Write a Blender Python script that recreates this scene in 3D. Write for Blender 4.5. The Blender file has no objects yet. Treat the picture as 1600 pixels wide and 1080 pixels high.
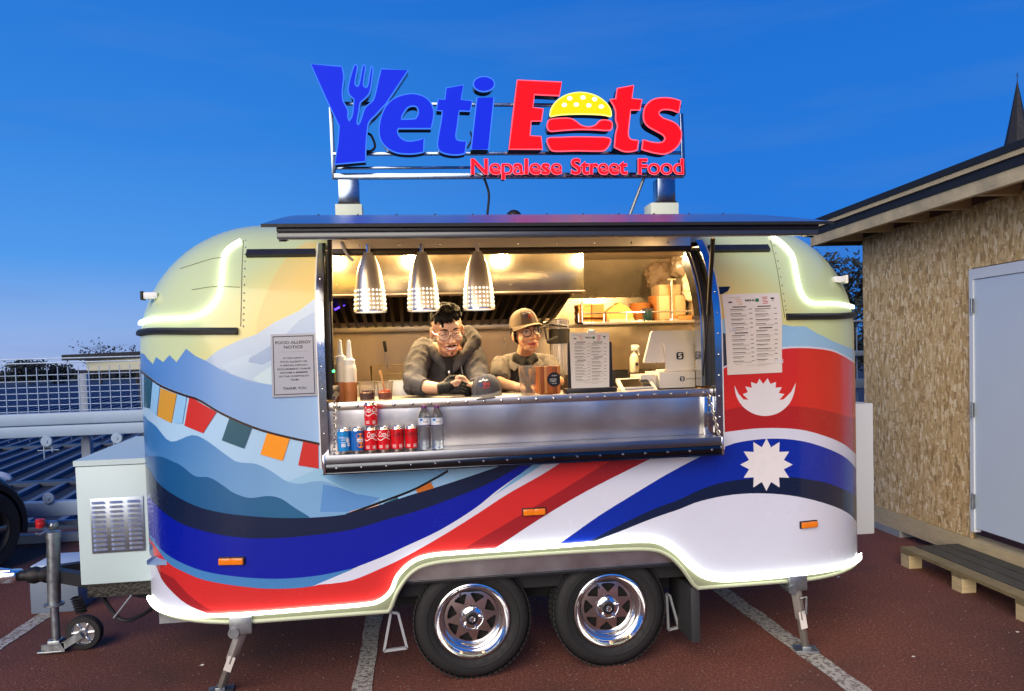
import bpy, bmesh, math, random
from math import sin, cos, pi, radians, sqrt, hypot, atan2, asin, acos
from mathutils import Vector, Matrix, noise, Quaternion

SC = bpy.context.scene
COL = SC.collection
random.seed(7)

def lin(c):
    return tuple(((x/255)/12.92 if x/255 <= .04045 else ((x/255+.055)/1.055)**2.4) for x in c)

# ------------------------------------------------------------------ camera
FPX = 1150.0
TH, ROLL, PITCH = .1359, .0297, .0373
CAM = Vector((-.6125, -3.5441, 1.6))
F_ = Vector((sin(TH)*cos(PITCH), cos(TH)*cos(PITCH), -sin(PITCH)))
R0 = Vector((cos(TH), -sin(TH), 0))
U0 = R0.cross(F_)
R_ = R0*cos(ROLL) - U0*sin(ROLL)
U_ = R_.cross(F_)
cd = bpy.data.cameras.new('camera')
cam = bpy.data.objects.new('camera', cd); COL.objects.link(cam)
cam.matrix_world = Matrix(((R_.x, U_.x, -F_.x, CAM.x), (R_.y, U_.y, -F_.y, CAM.y), (R_.z, U_.z, -F_.z, CAM.z), (0, 0, 0, 1)))
cd.sensor_width = 36; cd.lens = 36*FPX/1600
cd.shift_y = 60/1600
cd.clip_start = .05; cd.clip_end = 3000
SC.camera = cam

def ray(px, py):
    return F_ + R_*((px-800)/FPX) - U_*((py-600)/FPX)
def on_y(px, py, Y):
    d = ray(px, py); return CAM + d*((Y-CAM.y)/d.y)
def on_z(px, py, Z):
    d = ray(px, py); return CAM + d*((Z-CAM.z)/d.z)
def on_x(px, py, X):
    d = ray(px, py); return CAM + d*((X-CAM.x)/d.x)
def at_d(px, py, dep):
    return CAM + ray(px, py)*dep
def proj(P):
    v = Vector(P)-CAM; d = v.dot(F_)
    return 800+FPX*v.dot(R_)/d, 600-FPX*v.dot(U_)/d

# ------------------------------------------------------------------ sky, sun, exposure
SC.view_settings.view_transform = 'Standard'
SC.view_settings.look = 'None'
SC.view_settings.exposure = 0.0
SC.view_settings.gamma = 1.0
SC.cycles.use_denoising = True
SC.cycles.max_bounces = 8
SC.cycles.transparent_max_bounces = 12
SC.cycles.sample_clamp_indirect = 4.0
SC.cycles.caustics_reflective = False
SC.cycles.caustics_refractive = False

W = bpy.data.worlds.new('World'); SC.world = W; W.use_nodes = True
nt = W.node_tree; nt.nodes.clear()
def wn(t, **k):
    n = nt.nodes.new(t)
    for a, b in k.items(): setattr(n, a, b)
    return n
wo = wn('ShaderNodeOutputWorld'); bg = wn('ShaderNodeBackground'); tc = wn('ShaderNodeTexCoord')
sep = wn('ShaderNodeSeparateXYZ'); nt.links.new(tc.outputs['Generated'], sep.inputs[0])
def wramp(stops):
    r = wn('ShaderNodeValToRGB'); e = r.color_ramp.elements
    while len(e) < len(stops): e.new(.5)
    for q, (p, c) in zip(e, stops):
        q.position = p; q.color = (*lin(c), 1)
    nt.links.new(sep.outputs['Z'], r.inputs[0]); return r
# dusk sky, by height: the afterglow side (left) is paler and pinker near the horizon
ra = wramp([(0, (172, 188, 228)), (.05, (140, 176, 232)), (.13, (84, 156, 236)), (.27, (52, 134, 226)), (.45, (38, 118, 214)), (1, (14, 62, 160))])
rb = wramp([(0, (66, 132, 214)), (.06, (48, 122, 214)), (.15, (42, 124, 222)), (.30, (36, 118, 216)), (.46, (28, 108, 208)), (1, (14, 62, 160))])
dt = wn('ShaderNodeVectorMath', operation='DOT_PRODUCT'); nt.links.new(tc.outputs['Generated'], dt.inputs[0])
dt.inputs[1].default_value = (-.62, .78, 0)
mr = wn('ShaderNodeMapRange'); nt.links.new(dt.outputs['Value'], mr.inputs[0])
mr.interpolation_type = 'SMOOTHSTEP'
mr.inputs[1].default_value = .45; mr.inputs[2].default_value = 1.0
mx = wn('ShaderNodeMix', data_type='RGBA'); nt.links.new(mr.outputs[0], mx.inputs[0])
nt.links.new(rb.outputs[0], mx.inputs[6]); nt.links.new(ra.outputs[0], mx.inputs[7])
# thin streaks of cloud, a little darker and greyer than the sky
mp = wn('ShaderNodeMapping'); mp.inputs['Scale'].default_value = (1.6, 1.6, 13)
nt.links.new(tc.outputs['Generated'], mp.inputs[0])
nz = wn('ShaderNodeTexNoise'); nz.inputs['Scale'].default_value = 1.8; nz.inputs['Detail'].default_value = 6
nt.links.new(mp.outputs[0], nz.inputs[0])
cr_ = wn('ShaderNodeMapRange'); nt.links.new(nz.outputs[0], cr_.inputs[0])
cr_.inputs[1].default_value = .5; cr_.inputs[2].default_value = .78; cr_.inputs[4].default_value = .32
mc = wn('ShaderNodeMix', data_type='RGBA'); nt.links.new(cr_.outputs[0], mc.inputs[0])
nt.links.new(mx.outputs[2], mc.inputs[6]); mc.inputs[7].default_value = (*lin((84, 132, 206)), 1)
nt.links.new(mc.outputs[2], bg.inputs[0]); bg.inputs[1].default_value = 1.0
nt.links.new(bg.outputs[0], wo.inputs[0])

# one broad warm lamp: the glow of the street behind the photographer
sd = bpy.data.lights.new('street_glow', 'SUN'); sd.energy = 3.9; sd.color = (1, .86, .68); sd.angle = radians(55)
so = bpy.data.objects.new('street_glow', sd); COL.objects.link(so)
so.rotation_euler = Vector((.44, .83, -.43)).to_track_quat('-Z', 'Y').to_euler()

# ------------------------------------------------------------------ materials
MATS = {}
def mat(name, rgb, rough=.5, metal=0., var=0., vs=8., bump=0., bs=60., coat=0., spec=.5, alpha=1., trans=0., ior=1.45, emit=None, es=0., aniso=0., stretch=None):
    if name in MATS: return MATS[name]
    m = bpy.data.materials.new(name); m.use_nodes = True; MATS[name] = m
    t = m.node_tree; b = t.nodes['Principled BSDF']
    c = (*lin(rgb), 1)
    b.inputs['Base Color'].default_value = c
    b.inputs['Roughness'].default_value = rough; b.inputs['Metallic'].default_value = metal
    b.inputs['Coat Weight'].default_value = coat; b.inputs['Coat Roughness'].default_value = .06
    b.inputs['Specular IOR Level'].default_value = spec; b.inputs['Alpha'].default_value = alpha
    b.inputs['Transmission Weight'].default_value = trans; b.inputs['IOR'].default_value = ior
    b.inputs['Anisotropic'].default_value = aniso
    if emit:
        b.inputs['Emission Color'].default_value = (*lin(emit), 1); b.inputs['Emission Strength'].default_value = es
    if var or bump:
        tcn = t.nodes.new('ShaderNodeTexCoord'); vec = tcn.outputs['Object']
        if stretch:
            mpn = t.nodes.new('ShaderNodeMapping'); mpn.inputs['Scale'].default_value = stretch
            t.links.new(vec, mpn.inputs[0]); vec = mpn.outputs[0]
    if var:
        n = t.nodes.new('ShaderNodeTexNoise'); n.inputs['Scale'].default_value = vs; n.inputs['Detail'].default_value = 7; n.inputs['Roughness'].default_value = .65
        t.links.new(vec, n.inputs[0])
        mrn = t.nodes.new('ShaderNodeMapRange'); mrn.inputs[1].default_value = .25; mrn.inputs[2].default_value = .75
        mrn.inputs[3].default_value = 1-var; mrn.inputs[4].default_value = 1+var
        t.links.new(n.outputs[0], mrn.inputs[0])
        vm = t.nodes.new('ShaderNodeVectorMath'); vm.operation = 'SCALE'; vm.inputs[0].default_value = c[:3]
        t.links.new(mrn.outputs[0], vm.inputs['Scale']); t.links.new(vm.outputs[0], b.inputs['Base Color'])
        mr2 = t.nodes.new('ShaderNodeMapRange'); mr2.inputs[1].default_value = .3; mr2.inputs[2].default_value = .7
        mr2.inputs[3].default_value = max(.02, rough*(1-var)); mr2.inputs[4].default_value = min(1, rough*(1+var))
        t.links.new(n.outputs[0], mr2.inputs[0]); t.links.new(mr2.outputs[0], b.inputs['Roughness'])
    if bump:
        n2 = t.nodes.new('ShaderNodeTexNoise'); n2.inputs['Scale'].default_value = bs; n2.inputs['Detail'].default_value = 5
        t.links.new(vec, n2.inputs[0])
        bn = t.nodes.new('ShaderNodeBump'); bn.inputs['Strength'].default_value = bump; bn.inputs['Distance'].default_value = .02
        t.links.new(n2.outputs[0], bn.inputs['Height']); t.links.new(bn.outputs[0], b.inputs['Normal'])
    return m
def emis(name, rgb, s):
    return mat(name, tuple(c*.18 for c in rgb), .6, spec=.2, emit=rgb, es=s)
def grad(name, c0, c1, p0, p1, rough=.32, coat=.25):
    """printed film whose colour fades from c0 at point p0 to c1 at point p1 (flat print)"""
    m = mat(name, c0, rough, coat=coat); t = m.node_tree; b = t.nodes['Principled BSDF']
    g = t.nodes.new('ShaderNodeNewGeometry'); d = Vector(p1)-Vector(p0)
    s = t.nodes.new('ShaderNodeVectorMath'); s.operation = 'SUBTRACT'; s.inputs[1].default_value = p0
    t.links.new(g.outputs['Position'], s.inputs[0])
    dd = t.nodes.new('ShaderNodeVectorMath'); dd.operation = 'DOT_PRODUCT'; dd.inputs[1].default_value = d/d.length_squared
    t.links.new(s.outputs[0], dd.inputs[0])
    r = t.nodes.new('ShaderNodeValToRGB'); r.color_ramp.elements[0].color = (*lin(c0), 1); r.color_ramp.elements[1].color = (*lin(c1), 1)
    t.links.new(dd.outputs['Value'], r.inputs[0]); t.links.new(r.outputs[0], b.inputs['Base Color'])
    return m

STEEL = mat('brushed_steel', (198, 193, 186), .30, 1., var=.08, vs=3, bump=.02, bs=4)
STEEL2 = mat('soft_steel', (188, 184, 180), .36, 1., var=.14, vs=6, bump=.10, bs=3)
CHROME = mat('chrome', (226, 228, 230), .15, 1., var=.05, vs=20)
GALV = mat('galvanised_steel', (150, 156, 160), .42, .85, var=.2, vs=30)
BLACK = mat('black_rubber', (22, 22, 24), .55, var=.15, vs=40)
DARKM = mat('dark_metal', (46, 46, 50), .38, .5, var=.15, vs=20)
WHITE = mat('white_paint', (224, 226, 226), .4, var=.04, vs=6)
PLASW = mat('white_plastic', (232, 228, 220), .35)
PAPER = mat('paper', (232, 228, 220), .45, coat=.3)
INK = mat('print_ink', (36, 36, 40), .5)

# ------------------------------------------------------------------ objects
def tag(o, label=None, cat=None, group=None, kind=None):
    if label: o['label'] = label
    if cat: o['category'] = cat
    if group: o['group'] = group
    if kind: o['kind'] = kind
    return o
def thing(name, loc, label, cat, group=None, rz=0):
    o = bpy.data.objects.new(name, None); COL.objects.link(o); o.location = loc; o.rotation_euler = (0, 0, rz)
    o.empty_display_size = .1
    return tag(o, label, cat, group)
def wm(o):
    return o.matrix_basis.copy() if o.parent is None else wm(o.parent) @ o.matrix_basis
class MB:
    def __init__(s): s.v = []; s.f = []
    def add(s, vs, fs):
        n = len(s.v); s.v.extend(Vector(p) for p in vs); s.f.extend(tuple(i+n for i in f) for f in fs); return s
    def box(s, a, b, ch=0):
        x0, y0, z0 = a; x1, y1, z1 = b
        if x0 > x1: x0, x1 = x1, x0
        if y0 > y1: y0, y1 = y1, y0
        if z0 > z1: z0, z1 = z1, z0
        return s.obb(((x0+x1)/2, (y0+y1)/2, (z0+z1)/2), (x1-x0, y1-y0, z1-z0), Matrix.Identity(3), ch)
    def obb(s, c, size, rot, ch=0):
        c = Vector(c); h = [q/2 for q in size]; pts = []; fs = []
        if ch <= 0 or min(h) <= ch:
            for sx in (-1, 1):
                for sy in (-1, 1):
                    for sz in (-1, 1): pts.append(c + rot @ Vector((sx*h[0], sy*h[1], sz*h[2])))
            fs = [(0, 1, 3, 2), (4, 6, 7, 5), (0, 4, 5, 1), (2, 3, 7, 6), (0, 2, 6, 4), (1, 5, 7, 3)]
            return s.add(pts, fs)
        bm = bmesh.new(); bmesh.ops.create_cube(bm, size=1)
        for v in bm.verts: v.co = Vector((v.co.x*size[0], v.co.y*size[1], v.co.z*size[2]))
        bmesh.ops.bevel(bm, geom=bm.edges[:], offset=ch, segments=2, profile=.5, affect='EDGES')
        bm.verts.index_update()
        s.add([c + rot @ v.co for v in bm.verts], [[v.index for v in f.verts] for f in bm.faces]); bm.free(); return s
    def bar(s, p, q, w, h=None, up=(0, 0, 1), ch=0):
        p = Vector(p); q = Vector(q); d = q-p; L = d.length; d.normalize()
        u = Vector(up); sd_ = d.cross(u)
        if sd_.length < 1e-5: sd_ = d.cross(Vector((0, 1, 0)))
        sd_.normalize(); u = sd_.cross(d)
        return s.obb((p+q)/2, (L, w, h or w), Matrix((d, sd_, u)).transposed(), ch)
    def tube(s, pts, r, n=10, closed=False, caps=True):
        pts = [Vector(p) for p in pts]; N = len(pts); rs = r if isinstance(r, (list, tuple)) else [r]*N
        tang = []
        for i in range(N):
            a = pts[(i-1) % N] if (closed or i > 0) else pts[i]; b = pts[(i+1) % N] if (closed or i < N-1) else pts[i]
            t = b-a; tang.append(t.normalized() if t.length > 1e-9 else Vector((0, 0, 1)))
        ref = Vector((0, 0, 1)) if abs(tang[0].z) < .9 else Vector((0, 1, 0))
        u = tang[0].cross(ref).normalized(); rings = []
        for i in range(N):
            u = (u - tang[i]*u.dot(tang[i]))
            if u.length < 1e-6: u = tang[i].cross(Vector((1, 0, 0)))
            u.normalize(); w = tang[i].cross(u)
            rings.append([pts[i] + (u*cos(2*pi*k/n) + w*sin(2*pi*k/n))*rs[i] for k in range(n)])
        vs = [p for g in rings for p in g]; fs = []
        for i in range(N if closed else N-1):
            j = (i+1) % N
            for k in range(n): fs.append((i*n+k, i*n+(k+1) % n, j*n+(k+1) % n, j*n+k))
        if caps and not closed:
            fs.append(tuple(range(n-1, -1, -1))); fs.append(tuple((N-1)*n+k for k in range(n)))
        return s.add(vs, fs)
    def lathe(s, prof, c=(0, 0, 0), n=24, axis='Z', closed=False, rot=None, a0=0, a1=2*pi):
        c = Vector(c); vs = []; fs = []; full = abs(a1-a0-2*pi) < 1e-6; m = n if full else n+1
        for k in range(m):
            a = a0+(a1-a0)*k/n
            for (r, h) in prof:
                if axis == 'Z': p = Vector((r*cos(a), r*sin(a), h))
                elif axis == 'Y': p = Vector((r*cos(a), h, r*sin(a)))
                else: p = Vector((h, r*cos(a), r*sin(a)))
                if rot: p = rot @ p
                vs.append(c+p)
        P = len(prof)
        for k in range(n):
            k2 = (k+1) % m
            for i in range(P if closed else P-1):
                j = (i+1) % P
                fs.append((k*P+i, k2*P+i, k2*P+j, k*P+j))
        return s.add(vs, fs)
    def ball(s, c, r, sub=2, rot=None):
        r = r if isinstance(r, (tuple, list)) else (r, r, r)
        vs, fs = ico(sub); c = Vector(c)
        return s.add([c + ((rot @ Vector((v.x*r[0], v.y*r[1], v.z*r[2]))) if rot else Vector((v.x*r[0], v.y*r[1], v.z*r[2]))) for v in vs], fs)
    def build(s, name, m, parent=None, smooth=35, label=None, cat=None, group=None, kind=None, loc=None, raw=False):
        """world-space mesh -> object; under a parent (or with loc) the mesh is kept in its local frame"""
        o_inv = None
        if parent is not None and not raw: o_inv = wm(parent).inverted()
        elif loc is not None: o_inv = Matrix.Translation(loc).inverted()
        me = bpy.data.meshes.new(name)
        me.from_pydata([(o_inv @ p) if o_inv else p for p in s.v], [], s.f)
        bm = bmesh.new(); bm.from_mesh(me)
        bmesh.ops.recalc_face_normals(bm, faces=bm.faces[:]); bm.to_mesh(me); bm.free()
        if m: me.materials.append(m)
        if smooth:
            me.shade_smooth()
            if smooth < 180: me.set_sharp_from_angle(angle=radians(smooth))
        o = bpy.data.objects.new(name, me); COL.objects.link(o); o.parent = parent
        if loc is not None and parent is None: o.location = loc
        return tag(o, label, cat, group, kind)
_ico = {}
def ico(sub):
    if sub not in _ico:
        bm = bmesh.new(); bmesh.ops.create_icosphere(bm, subdivisions=sub, radius=1); bm.verts.index_update()
        _ico[sub] = ([v.co.copy() for v in bm.verts], [tuple(v.index for v in f.verts) for f in bm.faces]); bm.free()
    return _ico[sub]
def kids(o): return [c for c in bpy.data.objects if c.parent is o]
def copy_tree(o, parent=None):
    c = o.copy(); COL.objects.link(c); c.parent = parent
    for ch in list(o.children): copy_tree(ch, c)
    return c
def dup(part, M):
    """another piece with the same mesh, moved by matrix M in its parent's frame"""
    c = part.copy(); COL.objects.link(c); c.matrix_basis = M @ part.matrix_basis; return c

def crom(pts, n=6, closed=False):
    pts = [Vector(p) for p in pts]; N = len(pts); out = []
    for i in range(N if closed else N-1):
        p0 = pts[(i-1) % N] if (closed or i > 0) else pts[0]*2-pts[1]
        p1 = pts[i]; p2 = pts[(i+1) % N]
        p3 = pts[(i+2) % N] if (closed or i < N-2) else pts[N-1]*2-pts[N-2]
        for k in range(n):
            t = k/n
            out.append(.5*((2*p1)+(p2-p0)*t+(2*p0-5*p1+4*p2-p3)*t*t+(3*p1-p0-3*p2+p3)*t**3))
    if not closed: out.append(pts[-1])
    return out

def fill2d(loops):
    """triangulate 2-D loops (first outer, others holes) -> bmesh in the z=0 plane"""
    bm = bmesh.new(); es = []
    for L in loops:
        L = [p for i, p in enumerate(L) if hypot(p[0]-L[i-1][0], p[1]-L[i-1][1]) > 1e-6]
        vs = [bm.verts.new((p[0], p[1], 0)) for p in L]
        for i in range(len(vs)):
            if (vs[i].co-vs[(i+1) % len(vs)].co).length < 1e-7: continue
            try: es.append(bm.edges.new((vs[i], vs[(i+1) % len(vs)])))
            except ValueError: pass
    bmesh.ops.triangle_fill(bm, edges=es, use_beauty=True)
    return bm
def prism(mb, loops, fm, d0, d1):
    """solid with the 2-D outline; fm(u, v, w) maps to space, from w=d0 (front) to w=d1"""
    bm = fill2d(loops); bm.verts.index_update()
    V = [v.co.copy() for v in bm.verts]; Fc = [[v.index for v in f.verts] for f in bm.faces]; bm.free()
    mb.add([fm(p.x, p.y, d0) for p in V], Fc); mb.add([fm(p.x, p.y, d1) for p in V], [f[::-1] for f in Fc])
    for L in loops:
        n = len(L); mb.add([fm(p[0], p[1], d0) for p in L]+[fm(p[0], p[1], d1) for p in L], [(i, (i+1) % n, n+(i+1) % n, n+i) for i in range(n)])
    return mb
_gl = {}
def area(L): return .5*sum(L[i][0]*L[(i+1) % len(L)][1]-L[(i+1) % len(L)][0]*L[i][1] for i in range(len(L)))
def inside(p, L):
    c = False
    for i in range(len(L)):
        a, b = L[i], L[i-1]
        if (a[1] > p[1]) != (b[1] > p[1]) and p[0] < (b[0]-a[0])*(p[1]-a[1])/(b[1]-a[1])+a[0]: c = not c
    return c
def fatten(L, off):
    """push an outline outwards (positive area) or a hole inwards by off"""
    n = len(L); out = []; sg = off if area(L) > 0 else -off
    for i in range(n):
        p = Vector(L[i]); d0 = p-Vector(L[i-1]); d1 = Vector(L[(i+1) % n])-p
        if d0.length < 1e-7 or d1.length < 1e-7: out.append((p.x, p.y)); continue
        d0.normalize(); d1.normalize(); n0 = Vector((d0.y, -d0.x)); n1 = Vector((d1.y, -d1.x)); m = n0+n1
        if m.length < 1e-3: m = n0
        m.normalize(); k = min(1.6, 1/max(.2, m.dot(n0)))
        q = p+m*sg*k; out.append((q.x, q.y))
    return out
def letters(body, off=0., shear=0.):
    """outline loops of each letter of a line of text: [[outer, hole...], ...]"""
    k = (body, off, shear)
    if k in _gl: return _gl[k]
    c = bpy.data.curves.new('t', 'FONT'); c.body = body; c.size = 1; c.shear = shear; c.resolution_u = 4; c.fill_mode = 'NONE'
    o = bpy.data.objects.new('t', c); COL.objects.link(o)
    dg = bpy.context.evaluated_depsgraph_get(); dg.update()
    me = bpy.data.meshes.new_from_object(o.evaluated_get(dg)); V = [(v.co.x, v.co.y) for v in me.vertices]; adj = {}
    for e in me.edges:
        a, b = e.vertices; adj.setdefault(a, []).append(b); adj.setdefault(b, []).append(a)
    bpy.data.objects.remove(o); bpy.data.curves.remove(c); bpy.data.meshes.remove(me)
    Ls = []; seen = set()
    for s in adj:
        if s in seen: continue
        L = [s]; seen.add(s); c = s
        while True:
            nx = [q for q in adj[c] if q not in seen]
            if not nx: break
            c = nx[0]; L.append(c); seen.add(c)
        P = [V[i] for i in L]; Q = [p for i, p in enumerate(P) if (Vector(p)-Vector(P[i-1])).length > 1e-5]
        if len(Q) > 2: Ls.append(Q)
    Ls.sort(key=lambda L: -abs(area(L))); outs = []
    for L in Ls:
        for o in outs:
            if inside(L[0], o[0]): o.append(L if area(L) < 0 else L[::-1]); break
        else: outs.append([L if area(L) > 0 else L[::-1]])
    if off: outs = [[fatten(L, off) for L in o] for o in outs]
    outs.sort(key=lambda o: min(p[0] for p in o[0])); _gl[k] = outs; return outs
_fl = {}
def glyphs(body, off=0., shear=0.):
    k = (body, off, shear)
    if k not in _fl:
        vs, fs = [], []
        for o in letters(body, off, shear):
            bm = fill2d(o); bm.verts.index_update(); n = len(vs)
            vs += [v.co.copy() for v in bm.verts]; fs += [tuple(v.index+n for v in f.verts) for f in bm.faces]; bm.free()
        _fl[k] = (vs, fs)
    return _fl[k]
def text(mb, body, fm, u0, v0, h, w=None, align='c', **kw):
    """put text with its bottom at v0 and capital height h, centred on (or starting at) u0; fm(u, v, depth)"""
    vs, fs = glyphs(body, **kw)
    xa = min(v.x for v in vs); xb = max(v.x for v in vs)
    k = h/.73; kx = (w/(xb-xa)) if w else k
    sh = {'c': -(xa+xb)/2, 'l': -xa, 'r': -xb}[align]
    mb.add([fm(u0+(v.x+sh)*kx, v0+v.y*k, v.z*k) for v in vs], fs)
    return mb
# ------------------------------------------------------------------ setting: ground, bays, roofs beyond, trees
def ground_mat():
    m = mat('red_asphalt', (120, 66, 54), .85); t = m.node_tree; b = t.nodes['Principled BSDF']
    tcn = t.nodes.new('ShaderNodeTexCoord'); V = tcn.outputs['Object']
    def nz(s, d=6, r=.6):
        n = t.nodes.new('ShaderNodeTexNoise'); n.inputs['Scale'].default_value = s; n.inputs['Detail'].default_value = d; n.inputs['Roughness'].default_value = r
        t.links.new(V, n.inputs[0]); return n.outputs[0]
    def ramp(x, st):
        r = t.nodes.new('ShaderNodeValToRGB'); e = r.color_ramp.elements
        while len(e) < len(st): e.new(.5)
        for q, (p, c) in zip(e, st): q.position = p; q.color = (*lin(c), 1)
        t.links.new(x, r.inputs[0]); return r.outputs[0]
    def mix(f, a, c):
        x = t.nodes.new('ShaderNodeMix'); x.data_type = 'RGBA'
        if isinstance(f, float): x.inputs[0].default_value = f
        else: t.links.new(f, x.inputs[0])
        t.links.new(a, x.inputs[6]); t.links.new(c, x.inputs[7]); return x.outputs[2]
    base = ramp(nz(1.1, 8), [(.3, (74, 50, 44)), (.52, (116, 64, 52)), (.72, (138, 76, 58))])
    grain = ramp(nz(75, 5, .8), [(.32, (40, 26, 22)), (.5, (116, 64, 51)), (.66, (188, 134, 110))])
    c = mix(.55, base, grain)
    st = t.nodes.new('ShaderNodeMapRange'); t.links.new(nz(.55, 5), st.inputs[0]); st.inputs[1].default_value = .48; st.inputs[2].default_value = .66; st.inputs[4].default_value = .72
    dk = t.nodes.new('ShaderNodeRGB'); dk.outputs[0].default_value = (*lin((52, 43, 41)), 1)
    c = mix(st.outputs[0], c, dk.outputs[0])
    t.links.new(c, b.inputs['Base Color'])
    bn = t.nodes.new('ShaderNodeBump'); bn.inputs['Strength'].default_value = .7; bn.inputs['Distance'].default_value = .01
    t.links.new(nz(130, 4), bn.inputs['Height']); t.links.new(bn.outputs[0], b.inputs['Normal'])
    return m
# parking deck: ends at the fence; a lower ground goes on to the horizon
def G(px, py, z=0.): return on_z(px, py, z)
m = MB()
m.box((-26, -22, -.35), (30, 4.35, 0)); m.build('parking_deck', ground_mat(), smooth=0, kind='structure')
m = MB(); m.add([(-1500, -1500, -5), (1500, -1500, -5), (1500, 1500, -5), (-1500, 1500, -5)], [(0, 1, 2, 3)])
m.build('ground', mat('far_ground', (40, 52, 48), .9, var=.3, vs=.05), smooth=0, kind='structure')

def worn_paint():
    m = mat('worn_line_paint', (178, 176, 168), .8, bump=.5, bs=120); t = m.node_tree; b = t.nodes['Principled BSDF']
    tcn = t.nodes.new('ShaderNodeTexCoord'); n = t.nodes.new('ShaderNodeTexNoise'); n.inputs['Scale'].default_value = 42; n.inputs['Detail'].default_value = 8; n.inputs['Roughness'].default_value = .75
    t.links.new(tcn.outputs['Object'], n.inputs[0])
    r = t.nodes.new('ShaderNodeValToRGB'); e = r.color_ramp.elements
    e[0].position = .40; e[0].color = (*lin((84, 62, 56)), 1); e[1].position = .52; e[1].color = (*lin((186, 184, 176)), 1)
    t.links.new(n.outputs[0], r.inputs[0]); t.links.new(r.outputs[0], b.inputs['Base Color']); return m
WP = worn_paint()
for a, b, w in [((0, 1008), (78, 957), .10), ((583, 975), (566, 1080), .10), ((1150, 940), (1345, 1082), .11)]:
    p = G(*a); q = G(*b); d = (q-p).normalized()
    p = p - d*(2.2 if a[1] < 1000 else 1.4); q = q + d*(1.6 if a[1] < 1000 else .3)
    p.y = min(p.y, 4.2); q.y = min(q.y, 4.2)
    sv = Vector((-d.y, d.x, 0))*w/2
    m = MB(); n = 40; vs = []
    for i in range(n+1):
        c = p+(q-p)*i/n; c.z = .004
        vs += [c+sv*(1+random.uniform(-.12, .12)), c-sv*(1+random.uniform(-.12, .12))]
    m.add(vs, [(2*i, 2*i+1, 2*i+3, 2*i+2) for i in range(n)])
    m.build('parking_line', WP, smooth=0, kind='structure')
# scraps of litter on the asphalt
for i, (x, y, lb) in enumerate([(316, 1040, 'small pale paper scrap on the dark asphalt left of the trailer jack'), (1427, 1027, 'small pale paper scrap on red asphalt in front of the pallet'), (1590, 988, 'tiny pale paper scrap on asphalt near the right picture edge'), (1310, 902, 'tiny pale scrap on asphalt below the trailer end with two code panels')]):
    p = G(x, y, .004); mm = MB(); a = random.uniform(0, 3)
    pts = [p+Vector((cos(a+k*1.25)*random.uniform(.008, .015), sin(a+k*1.25)*random.uniform(.006, .012), random.uniform(0, .006))) for k in range(5)]
    mm.add(pts, [(0, 1, 2, 3, 4)]); 
    o = mm.build('paper_scrap', PAPER, smooth=0, label=lb.replace('below the trailer end with two code panels', 'just past the white end of the trailer skirt'), cat='litter', loc=p)

rn = random.Random(21); m = MB()
for k in range(900):
    p = on_z(rn.uniform(-60, 1660), 850+230*rn.random()**.8, 0); s_ = rn.uniform(.0015, .0045)
    m.ball(p+Vector((0, 0, s_*.4)), (s_, s_*rn.uniform(.6, 1), s_*.7), 1)
m.build('grit', mat('grit_stone', (128, 112, 104), .9, var=.5, vs=60), smooth=0, kind='stuff')
# lower neighbour: ribbed metal roof seen through the fence
RM = mat('blue_metal_roof', (28, 38, 54), .8, 0., var=.18, vs=.8)
rf = thing('metal_roof_building', (-14, 24, -.9), 'low building with a dark ribbed metal roof beyond the fence', 'building')
A = Vector((-40, 5.3, -.75)); ux = Vector((1, 0, 0)); uy = Vector((.0, 1, .021)); Lr = 62.
m = MB(); m.add([A, A+ux*75, A+ux*75+uy*Lr, A+uy*Lr], [(0, 1, 2, 3)])
m.box((-40, 5.35, -5), (35, 5.45, -.8)); m.build('roof_sheet', RM, rf)
# ribs run away to the right at an angle
dirv = Vector((-.118, .993, .021*.993)).normalized(); rib = None
m = MB()
for i in range(110):
    p = A+ux*(-20+i*.5)+Vector((0, .02, .0)); L = 55
    m.bar(p+Vector((0, 0, .035)), p+dirv*L+Vector((0, 0, .035)), .10, .07)
m.build('roof_rib', mat('roof_rib_metal', (78, 98, 126), .7), rf, smooth=0, kind='stuff')
for yy in (7.6, 11.5, 17.5, 27):
    m = MB(); z = -.75+(yy-5.3)*.021+.06
    m.box((-40, yy, z-.05), (35, yy+.32, z+.03)); m.build('roof_flashing', mat('roof_flashing', (52, 66, 88), .5, .3), rf, smooth=0)

# small flat canopy further off
cn = thing('canopy', tuple(at_d(160, 600, 16)), 'distant flat dark canopy roof with pale fascia seen over the fence', 'canopy')
p0 = at_d(96, 556, 15.5); p1 = at_d(262, 549, 14.0)
d = p1-p0; d.z = 0; d.normalize(); bk = Vector((-d.y, d.x, 0))
zz = (p0.z+p1.z)/2
def quad_slab(mb, a, b, bk, dep, z0, z1):
    a = Vector((a.x, a.y, 0)); b = Vector((b.x, b.y, 0))
    mb.add([a+Vector((0, 0, z0)), b+Vector((0, 0, z0)), b+bk*dep+Vector((0, 0, z0)), a+bk*dep+Vector((0, 0, z0)),
            a+Vector((0, 0, z1)), b+Vector((0, 0, z1)), b+bk*dep+Vector((0, 0, z1)), a+bk*dep+Vector((0, 0, z1))],
           [(0, 3, 2, 1), (4, 5, 6, 7), (0, 1, 5, 4), (1, 2, 6, 5), (2, 3, 7, 6), (3, 0, 4, 7)])
    return mb
quad_slab(MB(), p0, p1, bk, 3.0, zz-.10, zz+.02).build('roof', mat('felt_dark', (34, 36, 42), .8), cn, smooth=0)
quad_slab(MB(), p0+d*.6+bk*.15, p1, bk, 2.6, zz-.33, zz-.10).build('fascia', mat('fascia_cream', (176, 178, 160), .6), cn, smooth=0)
quad_slab(MB(), p0+d*.5+bk*.10, p1, bk, 2.7, zz-.37, zz-.33).build('trim', mat('felt_dark', (34, 36, 42), .8), cn, smooth=0)
m = MB()
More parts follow.
